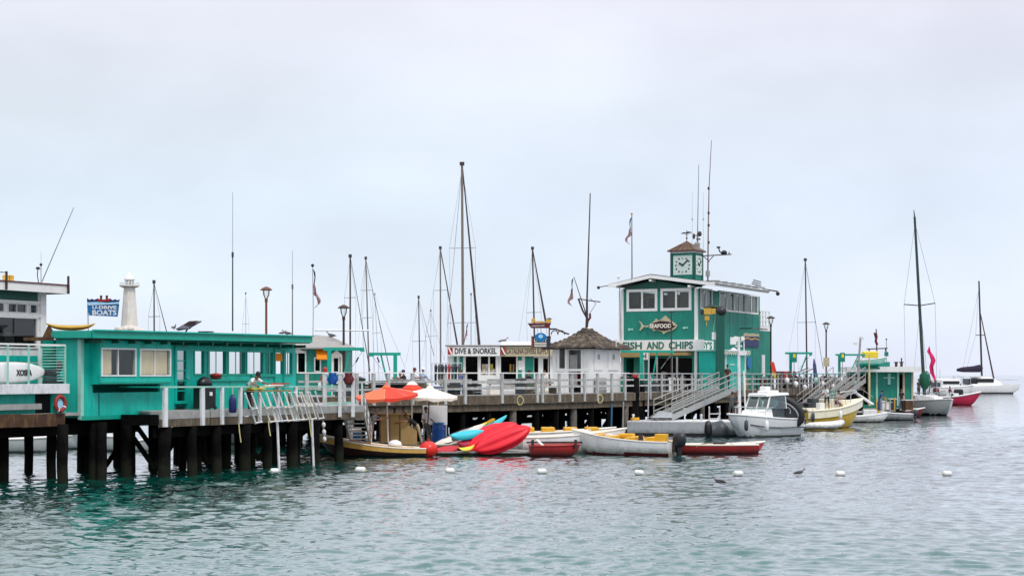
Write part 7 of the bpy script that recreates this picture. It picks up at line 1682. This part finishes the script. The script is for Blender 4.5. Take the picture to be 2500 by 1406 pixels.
for i, (px, Y, l_) in enumerate(((2322, 260, 'distant white motor cruiser just left of the catamaran'), (2300, 300, 'small far white boat in the gap right of the sloop'))):
    b = boat('distant_cruiser', l_, 'motorboat', px, Y, 10, 'far boats'); make_hull(b, 7, 2.6, 1.5, 1.9, gel, greygel, .2, False, gel, gel, .08)
    MB().box(-2.2, 1.2, -1, 1, 1.5, 2.9).build('cabin', gel, b, bevel=.2); MB().box(-1.9, 1.0, -1.03, 1.03, 2.1, 2.6).build('dark_window', black, b); MB().tube((-2, 0, 2.9), (-2, 0, 4.6), .04).build('aerial', wire, b); MB().cbox((-2.8, 0, 1.9), (1.0, 1.2, .9)).build('deck_gear', kgrey, b)
# a few very far boats on the horizon between rails: behind the left piles
lbs = [(66, 74.5, 2.35, 1.2, .62, .72, 2, 'white skiff moored behind the leftmost pier piles', True), (172, 78, 2.6, 1.3, .6, .8, -4, 'white runabout glimpsed between the second and third pile gaps', True), (245, 75.8, 2.5, 1.3, .7, .8, 176, 'white boat with clutter on deck behind the shack piles', False), (335, 75.6, 1.6, 1.1, .45, .62, 0, 'small pale dinghy with its bow right behind the shack piles', True), (588, 84, 3, 1.4, .8, 1, 3, 'white boat glimpsed through the piles under the shack platform', False)]
for px, Y, L, B, zs_, zb_, rz_, l_, op in lbs:
    b = boat('moored_dinghy', l_, 'dinghy', px, Y, rz_, 'boats behind the left piles'); make_hull(b, L, B, zs_, zb_, mat('grey_white_hull', (.50, .52, .53), .4), greygel, .06, op, gel, gel, .05, rake=.15, draft=.15, tw=.85)
    MB().cbox((-.2, 0, zs_-.05), (.25, B*.8, .06)).build('thwart', gel, b)
    if not op: MB().cbox((-.2, 0, zs_+.15), (.9, .7, .3)).build('deck_box', oldwhite, b, bevel=.05); MB().path([(.3, 0, zs_), (.35, 0, zs_+.35), (.5, 0, zs_+.6)], .05).build('vent_cowl', oldwhite, b)
# ------------------------------------------------------------------ people
SK = {'fair': mat('fair_skin', (.50, .27, .18), .6, .08), 'tan': mat('tanned_skin', (.30, .14, .08), .6, .08), 'dark': mat('dark_skin', (.12, .06, .035), .6, .08)}
HAIR = {'dark': mat('dark_hair', (.02, .014, .01), .7, .2), 'brown': mat('brown_hair', (.09, .04, .02), .7, .2), 'grey': mat('grey_hair', (.4, .38, .36), .7, .2), 'red': mat('auburn_hair', (.16, .03, .02), .7, .2)}
def cloth(n, c): return mat(n, c, .85, .12, 6, bump=.3)
eyem = mat('eye', (.01, .01, .01), .2, 0)
def dirv(a, side=0): return Vector((side, -math.sin(a), -math.cos(a)))     # a = 0 hangs down, positive swings forward (-y)
def person(label, px, Y, zf, rz, shirt, pants, skin='tan', hair='dark', pose=None, shorts=False, hat=None, group=None, h=1.0, loc=None):
    p = dict(lean=0, thigh=(5, -5), knee=(3, 3), arm=(10, 10), elbow=(20, 20), head=0, sleeves=True); p.update(pose or {})
    base = loc if loc is not None else WZ(px, zf, Y)
    t = thing('person', label, 'person', base, R(rz), group); t.scale = (h, h, h)
    sk = SK[skin]
    r_ = R
    th, kn = [r_(a) for a in p['thigh']], [r_(a) for a in p['knee']]
    foot = []; 
    for s_, a, k_ in ((-1, th[0], kn[0]), (1, th[1], kn[1])): foot.append(.43*math.cos(a)+.43*math.cos(a-k_))
    hz = max(foot)+.09
    if p.get('seat'): hz = p['seat']+.1
    hip = Vector((0, 0, hz)); L_ = r_(p['lean'])
    up = Vector((0, -math.sin(L_), math.cos(L_)))
    V_, E_, Rd, tg = [], [], [], []
    def vtx(q, r0, tag_, par=None):
        V_.append(q); Rd.append(r0); tg.append(tag_)
        if par is not None: E_.append((par, len(V_)-1))
        return len(V_)-1
    v0 = vtx(hip, (.155, .11), 'P'); v1 = vtx(hip+up*.17, (.145, .105), 'S', v0); v2 = vtx(hip+up*.36, (.17, .115), 'S', v1); v3 = vtx(hip+up*.49, (.10, .085), 'S', v2)
    hl = L_*.6+r_(p['head']); hu = Vector((0, -math.sin(hl), math.cos(hl)))
    v4 = vtx(hip+up*.56, (.056, .056), 'K', v3); v5 = vtx(hip+up*.56+hu*.05, (.056, .056), 'K', v4)
    hands = []; ends = []
    for i, s_ in enumerate((-1, 1)):
        a, e_ = r_(p['arm'][i])+0, r_(p['elbow'][i])
        sh0 = hip+up*.46+Vector((s_*.17, 0, 0)); aa = a
        el = sh0+(dirv(aa)+Vector((s_*.18, 0, 0))).normalized()*.29; wr = el+(dirv(aa+e_)+Vector((-s_*.04, 0, 0))).normalized()*.25
        a0 = vtx(sh0, (.062, .062), 'S', v3); a1 = vtx(sh0.lerp(el, .5), (.052, .052), 'S', a0); a2 = vtx(el, (.042, .042), 'K' if p['sleeves'] else 'S', a1); a3 = vtx(wr, (.029, .031), 'K' if p['sleeves'] else 'S', a2); a4 = vtx(wr+dirv(aa+e_)*.07, (.038, .022), 'K', a3)
        hands.append((wr+dirv(aa+e_)*.05, dirv(aa+e_), s_))
    for i, s_ in enumerate((-1, 1)):
        a, k_ = th[i], kn[i]
        h0 = hip+Vector((s_*.09, 0, -.03)); kn_ = h0+(dirv(a)+Vector((s_*.04, 0, 0)))*.42; an_ = kn_+dirv(a-k_)*.42
        b0 = vtx(h0+Vector((s_*.01, 0, -.04)), (.092, .098), 'P', v0); b1 = vtx(kn_, (.062, .064), 'P', b0); b2 = vtx(kn_.lerp(an_, .35), (.056, .06), 'K' if shorts else 'P', b1); b3 = vtx(an_, (.040, .042), 'K' if shorts else 'P', b2)
        fd_ = dirv(a-k_+PI/2 if abs(a-k_) < 1 else a-k_+PI/2); b4 = vtx(an_+Vector((0, .02, -.05)), (.045, .04), 'F', b3); b5 = vtx(an_+Vector((0, -.15, -.06)), (.042, .03), 'F', b4)
    me = bpy.data.meshes.new('sk'); me.from_pydata(V_, E_, []); o = bpy.data.objects.new('tmp', me); COL.objects.link(o)
    m = o.modifiers.new('s', 'SKIN'); m.use_smooth_shade = True
    me2 = o.data
    for i, d in enumerate(me2.skin_vertices[0].data): d.radius = Rd[i]; d.use_root = (i == 0)
    sb = o.modifiers.new('b', 'SUBSURF'); sb.levels = 1; sb.render_levels = 1
    bpy.context.view_layer.update()
    bm_ = bpy.data.meshes.new_from_object(o.evaluated_get(bpy.context.evaluated_depsgraph_get())); bpy.data.objects.remove(o)
    A = np.array([list(V_[a]) for a, b in E_]); B = np.array([list(V_[b]) for a, b in E_])
    mp_ = {'S': 1, 'P': 2, 'K': 0, 'F': 3}; mi = []
    for f in bm_.polygons:
        c = np.array(f.center); ab = B-A; tt = np.clip(((c-A)*ab).sum(1)/np.maximum((ab*ab).sum(1), 1e-9), 0, 1); d = np.linalg.norm(A+ab*tt[:, None]-c, axis=1); i = int(d.argmin())
        ea, eb = E_[i]; mi.append(mp_[tg[eb] if tt[i] > .5 or tg[ea] == 'S' and tg[eb] == 'P' and False else (tg[ea] if tg[ea] != 'P' or tg[eb] == 'P' else tg[eb])])
    # head, face and hands join the body surface
    mb = MB(); mb.v = [tuple(v.co) for v in bm_.vertices]; mb.f = [tuple(f.vertices) for f in bm_.polygons]; mb.m = mi
    hc = hip+up*.56+hu*.17; n0 = len(mb.v); mb.mt(0)
    mb.ball((0, 0, 0), (.075, .092, .115), 14, 10); mb.ball((0, -.095, -.01), (.014, .02, .022), 6, 4); mb.ball((0, -.075, -.055), (.028, .014, .008), 6, 4)
    mb.ball((-.077, .0, -.005), (.012, .018, .028), 6, 4); mb.ball((.077, .0, -.005), (.012, .018, .028), 6, 4); mb.lathe([(.05, -.02), (.048, -.15)], (0, .01, 0), 8)
    HM = Matrix.Translation(hc) @ Matrix.Rotation(hl, 4, 'X'); mb.xf(HM, n0)
    for wv_, dv__, s_ in hands:
        sd = Vector((1, 0, 0)); nn = dv__.cross(sd).normalized()
        for fi, (off_, ln) in enumerate(((-.027, .062), (-.009, .072), (.009, .068), (.027, .052))):
            b0 = wv_+nn*off_*1.0+dv__*.02; b1 = b0+dv__*(.025+ln*.5); b2 = b1+(dv__*.8-sd*s_*.5).normalized()*ln*.5; b3 = b2+(dv__*.35-sd*s_*.9).normalized()*ln*.3; mb.path([b0, b1, b2, b3], [.0095, .009, .008, .006], 5)
        b0 = wv_-nn*.02-dv__*.01; mb.path([b0, b0-nn*.03+dv__*.035, b0-nn*.032+dv__*.065-sd*s_*.015], [.012, .010, .008], 5)
    mb.build('body', [sk, shirt, pants, black], t, smooth=True)
    hr = MB(); hr.lathe([(.079, -.02), (.086, .03), (.078, .08), (.05, .115), (.005, .128)], (0, .012, 0), 12, 1, 1.2); hr.ball((0, .045, -.01), (.074, .06, .075), 10, 6)
    if not hat: hr.xf(HM).build('hair', HAIR[hair], t, smooth=True)
    else:
        hr.xf(HM).build('hair', HAIR[hair], t, smooth=True)
        ht = MB()
        if hat[1] == 'cap': ht.lathe([(.09, .03), (.09, .07), (.07, .12), (.01, .14)], (0, .01, 0), 12, 1, 1.15).box(-.06, .06, -.19, -.08, .035, .05)
        else: ht.lathe([(.20, .05), (.19, .06), (.095, .065), (.09, .12), (.06, .15), (.01, .155)], (0, .01, 0), 14)
        ht.xf(HM).build('hat', hat[0], t, smooth=True)
    ey = MB(); ey.ball((-.03, -.084, .012), (.011, .008, .007), 6, 4); ey.ball((.03, -.084, .012), (.011, .008, .007), 6, 4); ey.xf(HM).build('eyes', eyem, t)
    return t
greyT = cloth('grey_tshirt', (.26, .26, .25)); blackT = cloth('black_tshirt', (.02, .02, .022)); whiteT = cloth('white_tshirt', (.80, .80, .82)); khaki = cloth('khaki_trousers', (.42, .35, .22)); pinkS = cloth('faded_shorts', (.45, .30, .28))
charc = cloth('charcoal_trousers', (.05, .05, .05)); hawaii = mat('blue_patterned_shirt', (.40, .52, .68), .85, .5, 22); maroonT = cloth('maroon_top', (.16, .012, .02)); pinkT = cloth('pale_pink_shirt', (.80, .62, .60)); blueT = cloth('blue_jacket', (.03, .08, .22)); denim = cloth('denim', (.05, .09, .18)); redT = cloth('red_shirt', (.5, .02, .02)); tealT = cloth('teal_top', (0, .35, .30)); offw = cloth('offwhite_dress', (.75, .72, .66))
person('stooping man in a grey T-shirt and faded shorts left of the tan booth', 905, 72.3, .42, 55, greyT, pinkS, 'fair', 'brown', dict(lean=32, thigh=(8, -4), knee=(6, 2), arm=(55, 70), elbow=(45, 30)), shorts=True, hat=(greyT, 'brim'))
person('person in a black top bending over the booth in khaki trousers', 1018, 72.9, .42, -60, blackT, khaki, 'tan', 'dark', dict(lean=58, thigh=(22, -12), knee=(4, 2), arm=(60, 75), elbow=(30, 20)))
person('person in dark clothes working behind the booth counter', 962, 73.9, .42, 10, blackT, charc, 'dark', 'dark', dict(lean=20, arm=(50, 60), elbow=(40, 35)))
person('person with a cap behind the booth in the shade of the orange umbrella', 988, 74.2, .42, -20, cloth('olive_top', (.10, .08, .04)), charc, 'tan', 'dark', dict(lean=15, arm=(40, 60), elbow=(60, 40)), hat=(blackT, 'cap'))
person('person in a white shirt leaning under the ivory umbrella', 1042, 74.4, .42, 30, whiteT, charc, 'tan', 'dark', dict(lean=-8, thigh=(38, 22), knee=(18, 10), arm=(15, 25), elbow=(40, 50)))
person('man in a dark grey shirt and shorts standing at the foot of the gangway', 1786, 95.2, .88, 150, cloth('dark_grey_shirt', (.07, .08, .08)), charc, 'tan', 'dark', dict(lean=14, thigh=(6, -6), arm=(35, 25), elbow=(45, 60)), shorts=True)
person('man in a white T-shirt and black shorts standing on the stern of the yellow boat', 2019, 107.4, 1.25, -35, whiteT, charc, 'tan', 'dark', dict(lean=24, thigh=(12, -6), knee=(12, 4), arm=(25, 40), elbow=(35, 30)), shorts=True)
person('seated person in a striped top on the deck of the yellow boat', 2043, 108.2, 1.25, 30, cloth('striped_top', (.45, .36, .30)), maroonT, 'tan', 'dark', dict(seat=.45, lean=18, thigh=(80, 70), knee=(85, 70), arm=(40, 45), elbow=(50, 40)), shorts=True)
person('person with auburn hair in a white shirt seated on the pier by the davit', 1006, 84.5, ZD, 60, whiteT, denim, 'tan', 'red', dict(seat=.55, lean=15, thigh=(80, 80), knee=(85, 85), arm=(50, 55), elbow=(40, 40)))
person('person in a white hat and blue patterned shirt seated left of the wetsuits', 1033, 85.0, ZD, 160, hawaii, khaki, 'fair', 'grey', dict(seat=.50, thigh=(80, 80), knee=(85, 85), arm=(30, 30), elbow=(60, 60)), hat=(white, 'brim'))
person('dark haired person in black next to the teal davit post', 989, 86.0, ZD, -60, blackT, denim, 'tan', 'dark', dict(seat=.42, lean=10, thigh=(80, 80), knee=(85, 85), arm=(50, 55), elbow=(60, 60)), hat=(navy, 'cap'))
person('person in a maroon top, leftmost of those seated on the pier', 977, 87.0, ZD, 0, maroonT, denim, 'tan', 'dark', dict(seat=.28, thigh=(80, 80), knee=(85, 85)))
person('person with a bun in a navy top on the bench below the dive shop sign', 1122, 87.0, ZD, 140, cloth('navy_stripe_top', (.10, .12, .28)), denim, 'tan', 'brown', dict(seat=.45, lean=12, thigh=(80, 80), knee=(85, 85), arm=(30, 30), elbow=(30, 30)))
person('person in black with a dark cap on the bench by the ticket kiosk', 1283, 90.5, ZD, 60, blackT, tealT, 'tan', 'dark', dict(seat=.45, lean=22, thigh=(80, 80), knee=(85, 85), arm=(40, 50), elbow=(30, 30)), hat=(blackT, 'cap'))
person('person in a cream top behind the railing under the hanging sign', 1330, 93.5, ZD, -20, offw, khaki, 'fair', 'brown', dict(seat=.42, lean=8, thigh=(80, 80), knee=(85, 85)))
person('person in a red shirt beside the white kiosk near the tan awning', 1548, 101.5, ZD, 20, redT, charc, 'tan', 'dark', dict(seat=.45, thigh=(80, 80), knee=(85, 85), lean=10))
person('person standing in the ticket kiosk doorway in a red and orange top', 1405, 95.0, ZD, 30, cloth('orange_red_top', (.45, .06, .03)), charc, 'tan', 'dark', dict(arm=(30, 20), elbow=(60, 30)))
person('person in a black cap reaching over the rail of the shack platform', 610, 60.9, zp-.02, 40, whiteT, charc, 'tan', 'dark', dict(lean=62, thigh=(14, -5), knee=(14, 4), arm=(58, 64), elbow=(15, 20)), hat=(blackT, 'cap'))
person('person in a blue jacket by the yellow pole at the landing station', 2146, 131, .68, 60, blueT, denim, 'tan', 'dark', dict(lean=26, arm=(30, 35), elbow=(20, 30)), hat=(navy, 'cap'))
person('person in black standing against the doorway of the landing station', 2201, 134, .68, -10, blackT, denim, 'tan', 'dark', dict(arm=(20, 15), elbow=(50, 50)))
person('person in a dark top at the fence corner by the white pylon', 1776, 106.5, ZD, 10, cloth('brown_top', (.06, .035, .02)), charc, 'tan', 'dark', dict(arm=(10, 20), elbow=(60, 60)))
person('dark figure sitting in the red speedboat', 2319, 187.6, 1.0, 30, maroonT, charc, 'dark', 'dark', dict(seat=.35, thigh=(80, 80), knee=(85, 85)))
person('small person standing aboard the far side of the grey sloop', 2243, 147, 1.5, 20, kgrey, charc, 'tan', 'dark', dict(arm=(20, 20), elbow=(40, 40)))
# ------------------------------------------------------------------ mooring buoys
bl = ['leftmost white buoy, floating close under the shack platform piles', 'second white buoy from the left, below the wooden launch', 'white buoy below the charcoal kayak', 'white buoy below the red work boat', 'white buoy below the outboard of the white dinghy', 'white buoy right of the black waterfowl', 'white buoy below the yellow motorboat', 'rightmost white buoy, alone on open water below the grey sloop']
for (px, py), l_ in zip(((670, 1148), (880, 1146), (1098, 1148), (1323, 1150), (1560, 1153), (1802, 1155), (2051, 1155), (2312, 1155)), bl):
    Y = Yw(py+4); t = thing('mooring_buoy', l_, 'buoy', WZ(px, .0, Y), random.uniform(-.5, .5), 'white line buoys'); t.scale = (.86*random.uniform(.9, 1.1),)*3; t.rotation_euler.x = R(random.uniform(-8, 8)); t.rotation_euler.y = R(random.uniform(-6, 6))
    MB().loft([[(x, r_*math.cos(a_), .06+r_*.85*math.sin(a_)) for a_ in [2*PI*j/14 for j in range(14)]] for x, r_ in ((-.20, .06), (-.18, .13), (-.12, .155), (.12, .155), (.18, .13), (.20, .06))]).build('float', buoyw, t, smooth=True)
    MB().tube((.2, 0, .05), (.28, 0, .02), .02).tube((-.2, 0, .05), (-.28, 0, .02), .02).build('eye', rope, t)
# ------------------------------------------------------------------ birds
def bird(px, py, Y, label, kind='gull', rz=0, s=1.0, floatz=None):
    p = W(px, py, Y) if floatz is None else WZ(px, floatz, Y)
    t = thing('seagull' if kind == 'gull' else 'waterfowl', label, 'bird', p, R(rz)); t.scale = (s, s, s)
    bm_ = bark if kind != 'gull' else mat('gull_grey', (.16, .15, .15), .8, .3)
    mb = MB(); mb.loft([[(x, r_*1.0*math.cos(a_), z+r_*math.sin(a_)) for a_ in [2*PI*j/10 for j in range(10)]] for x, z, r_ in ((-.30, .12, .01), (-.22, .14, .04), (-.05, .17, .085), (.08, .19, .085), (.17, .24, .055), (.20, .31, .036), (.24, .35, .040), (.29, .34, .028), (.31, .33, .008))])
    mb.build('body', bm_, t, smooth=True)
    for s_ in (-1, 1): MB().loft([[(x, s_*(.085+.008), z+h_), (x, s_*.06, z-h_*.6)] for x, z, h_ in ((.1, .2, .03), (0, .2, .06), (-.18, .17, .05), (-.34, .13, .01))], False, False).build('wing', bm_, t)
    MB().lathe([(.012, 0), (.001, .07)], (0, 0, 0), 6).xf(Matrix.Translation((.3, 0, .33)) @ Matrix.Rotation(R(95), 4, 'Y')).build('beak', gold, t)
    if kind == 'gull':
        for s_ in (-1, 1): MB().tube((0, s_*.03, 0), (0, s_*.03, .12), .008).build('leg', gold, t)
bird(1229, 839, 106, 'dark gull perched on the dive shop roof', rz=15, s=1.15)
bird(808, 826, 85.6, 'gull perched on the grey hip roof beside the shack', rz=150, s=1.0)
bird(425, 806, 58, 'small dark bird on the teal shack roof left of the solar panel', rz=80, s=.6)
bird(700, 820, 66, 'gull standing on the right end of the teal shack roof', rz=170, s=.7); bird(690, 818, 65.6, 'second gull crouched beside the other on the right end of the teal shack roof', rz=20, s=.55)
bird(1755, 1176, Yw(1178), 'black waterfowl swimming left of the mooring buoy', 'duck', 160, .8, -.09)
bird(1952, 1155, Yw(1157), 'slender waterfowl with a raised neck swimming between two buoys', 'duck', 10, .75, -.07)

# ------------------------------------------------------------------ clutter on the pier deck and boats
def crate(x, y, w_, d_, h_, m_, label, nm='storage_crate', cat='crate', z=None, slats=True):
    t = thing(nm, label, cat, (x, y, ZD if z is None else z), R(random.uniform(-25, 25)))
    if slats:
        n_ = 4
        for i in range(n_): MB().box(-w_/2, w_/2, -d_/2, d_/2, h_*i/n_+.01, h_*(i+1)/n_-.015).build('slat', m_, t)
    else:
        MB().cbox((0, 0, h_*.45), (w_, d_, h_*.9)).build('body', m_, t, bevel=.02); MB().cbox((0, 0, h_*.95), (w_+.06, d_+.06, h_*.08)).build('lid', oldwhite, t)
def bin_(x, y, h_, m_, label, cat='bin'):
    t = thing('waste_bin', label, cat, (x, y, ZD)); MB().lathe([(.22, 0), (.28, h_*.5), (.30, h_*.9)], n=14).build('drum', m_, t); MB().lathe([(.32, h_*.88), (.32, h_*.94), (.05, h_*1.05)], n=14).build('lid', black, t)
def onrail(px, back):
    for a_, b_ in zip(front, front[1:]):
        t_ = tpx(a_, b_, px)
        if 0 <= t_ <= 1 and px > 716:
            p_, _ = inset(Vector(a_).lerp(Vector(b_), t_), Vector(b_)+(Vector(b_)-Vector(a_))*5, back); return p_.x, p_.y
    return (px-CX)*85/F, 85
for px, bk, args in ((875, 1.2, (.9, .6, .7, kgrey, 'charcoal locker behind the railing just right of the boarding steps', 'deck_locker', 'locker', None, False)),
    (930, 2.0, (1.6, .6, .62, brownwood, 'long brown slatted crate behind the railing above the orange umbrella')),
    (985, 1.4, (1.9, .6, .8, pile, 'long black crate under the seated group on the pier')),
    (1060, 1.6, (1.0, .7, .7, wood, 'weathered wooden crate in front of the wetsuit rack')),
    (1092, 1.2, (.7, .6, .5, barrelblue, 'blue lidded tote behind the railing left of the thick white post', 'tote_box', 'box', None, False)),
    (1175, 2.2, (.8, .6, .75, kgrey, 'grey lidded box between two benches below DIVE & SNORKEL', 'tote_box', 'box', None, False)),
    (1208, 1.6, (.9, .6, .6, black, 'black crate behind the thick post below the dive shop doorway')),
    (1250, 1.3, (.7, .5, .5, ivory, 'cream lidded cool box behind the railing below the second sign band', 'tote_box', 'box', None, False)),
    (1340, 1.2, (.8, .5, .7, wood, 'wooden crate at the left foot of the ticket kiosk')),
    (1500, 1.0, (.7, .5, .9, greywood, 'grey crate at the right foot of the ticket kiosk')),
    (1600, 1.6, (1.3, .7, .8, pile, 'low black crate behind the fence in front of the dark kitchen')),
    (1640, 1.4, (.9, .6, .6, kgrey, 'charcoal crate behind the fence under the gangway top rail')),
    (1690, 1.2, (.9, .6, .9, oldwhite, 'white lidded chest behind the fence at the top of the gangway', 'deck_locker', 'locker', None, False)),
    (1850, 1.4, (1.2, .6, .8, tan, 'tan crate behind the fence below the blue banner board')),
    (1970, 1.6, (1.5, .7, 1.0, pile, 'tall black crate behind the far fence under the navy umbrella')),
    (2065, 1.5, (1.3, .7, .9, brownwood, 'brown crate behind the far fence near the landing station roof'))):
    x_, y_ = onrail(px, bk); crate(x_, y_, *args)
for px, bk, h_, m_, l_ in ((905, 1.0, .95, dgreen, 'dark green bin behind the railing left of the orange umbrella'), (1305, 1.0, .9, kgrey, 'grey bin behind the double posts left of the kiosk'), (1570, 1.2, 1.0, tealtrim, 'teal bin at the foot of the davit before the FISH AND CHIPS sign'), (1755, 1.3, .95, black, 'black bin at the fence near the hoist column'), (1900, 1.2, .9, maroon, 'maroon bin at the fence corner by the feather banner')):
    x_, y_ = onrail(px, bk); bin_(x_, y_, h_, m_, l_)
# hoses and ropes hung on rails, fenders on boats
for i, (px, Y, z0_, l_) in enumerate(((1062, 81.0, 2.25, 'coil of pale rope hung on the pier edge above the ivory umbrella'), (1270, 84.4, 2.3, 'coil of pale rope hung below the deck edge behind the red kayaks'), (1465, 90.5, 2.3, 'coil of rope hung on the pier edge below the kiosk'))):
    o = tag(MB().path([((.16+.02*math.sin(a_*3.1))*math.cos(a_), .02*math.sin(a_*2), (.24+.02*math.cos(a_*2.3))*math.sin(a_)) for a_ in [2*PI*j*4/60 for j in range(60)]], .018, 5).build('rope_coil', rope, None), l_, 'rope', 'rope coils'); o.location = WZ(px, z0_, Y-.3)
for i, (px, zt__, zb__, Y, l_) in enumerate(((583, 1.9, 1.2, 57.4, 'yellow-green rope end hanging under the platform below the third post'), (655, 1.95, 1.35, 59.6, 'short rope end hanging under the platform left of the standpipe'), (755, 2.0, 1.2, 62.9, 'rope hanging beside the right standpipe'), (788, 1.95, .9, 65.0, 'string of knotted floats hanging at the platform corner'))):
    t = thing('hanging_rope', l_, 'rope', WZ(px, zt__, Y)); MB().path([(0, 0, 0), (.03, 0, (zb__-zt__)*.5), (.08, 0, zb__-zt__)], .022, 5).build('line', rope, t)
    if 'floats' in l_:
        for k_ in range(3): MB().ball((.03+.02*k_, 0, -.35-.3*k_), (.09, .09, .12)).build('float', oldwhite, t, smooth=True)
for i, (px, Y, z_, m_, l_) in enumerate(((1822, 90.2, .75, kgrey, 'dark fender hanging on the bow side of the cabin cruiser'), (1872, 91.0, .7, gel, 'white fender hanging amidships on the cabin cruiser'), (1985, 105.6, .8, kgrey, 'dark fender hanging on the stern quarter of the yellow boat'), (2052, 106.5, .9, gel, 'white fender hanging under the bow flare of the yellow boat'))):
    o = tag(MB().lathe([(.03, -.32), (.11, -.25), (.12, 0), (.11, .25), (.03, .32)], n=10).tube((0, 0, .3), (0, .1, .6), .012).build('boat_fender', m_, None, smooth=True), l_, 'fender', 'hanging boat fenders'); o.location = WZ(px, z_, Y)

# small craft tied up around the far float
for px, Y, L, rz_, zs_, m1, m2, l_ in ((2176, 126.5, 3.4, 172, .5, greygel, oldwhite, 'small grey tender tied to the far float in front of the landing station'), (2118, 121, 3.0, 8, .45, gel, oldwhite, 'little white rowing tender between the yellow boat and the far float'), (2215, 136, 2.8, 10, .5, mat('dark_red_hull', (.14, .012, .012), .4), gel, 'small dark red dinghy left of the grey sloop')):
    b = boat('tender', l_, 'dinghy', px, Y, rz_, 'tenders at the far float'); make_hull(b, L, 1.3, zs_, zs_+.3, m1, black, .07, True, m2, gel, .04, rake=.25, draft=.15, tw=.8)
    for x in (-.8, .3): MB().cbox((x, 0, zs_-.05), (.25, 1.05, .06)).build('thwart', yellowwood, b)
    outboard(b, -L/2-.02, zs_-.12, kgrey, .9)
for i, (px, w_, h_, m_, l_) in enumerate(((2150, .7, .8, barrelblue, 'blue box on the far float near the yellow pole'), (2164, .9, .7, oldwhite, 'white box on the far float below the wall bracket'), (2178, .6, 1.0, kgrey, 'dark box on the far float left of the doorway'), (2215, .8, .9, brownwood, 'brown box on the far float right of the doorway'))):
    crate(WZ(px, 0, 132).x, 132, w_, .6, h_, m_, l_, 'dock_box', 'box', .68, False)
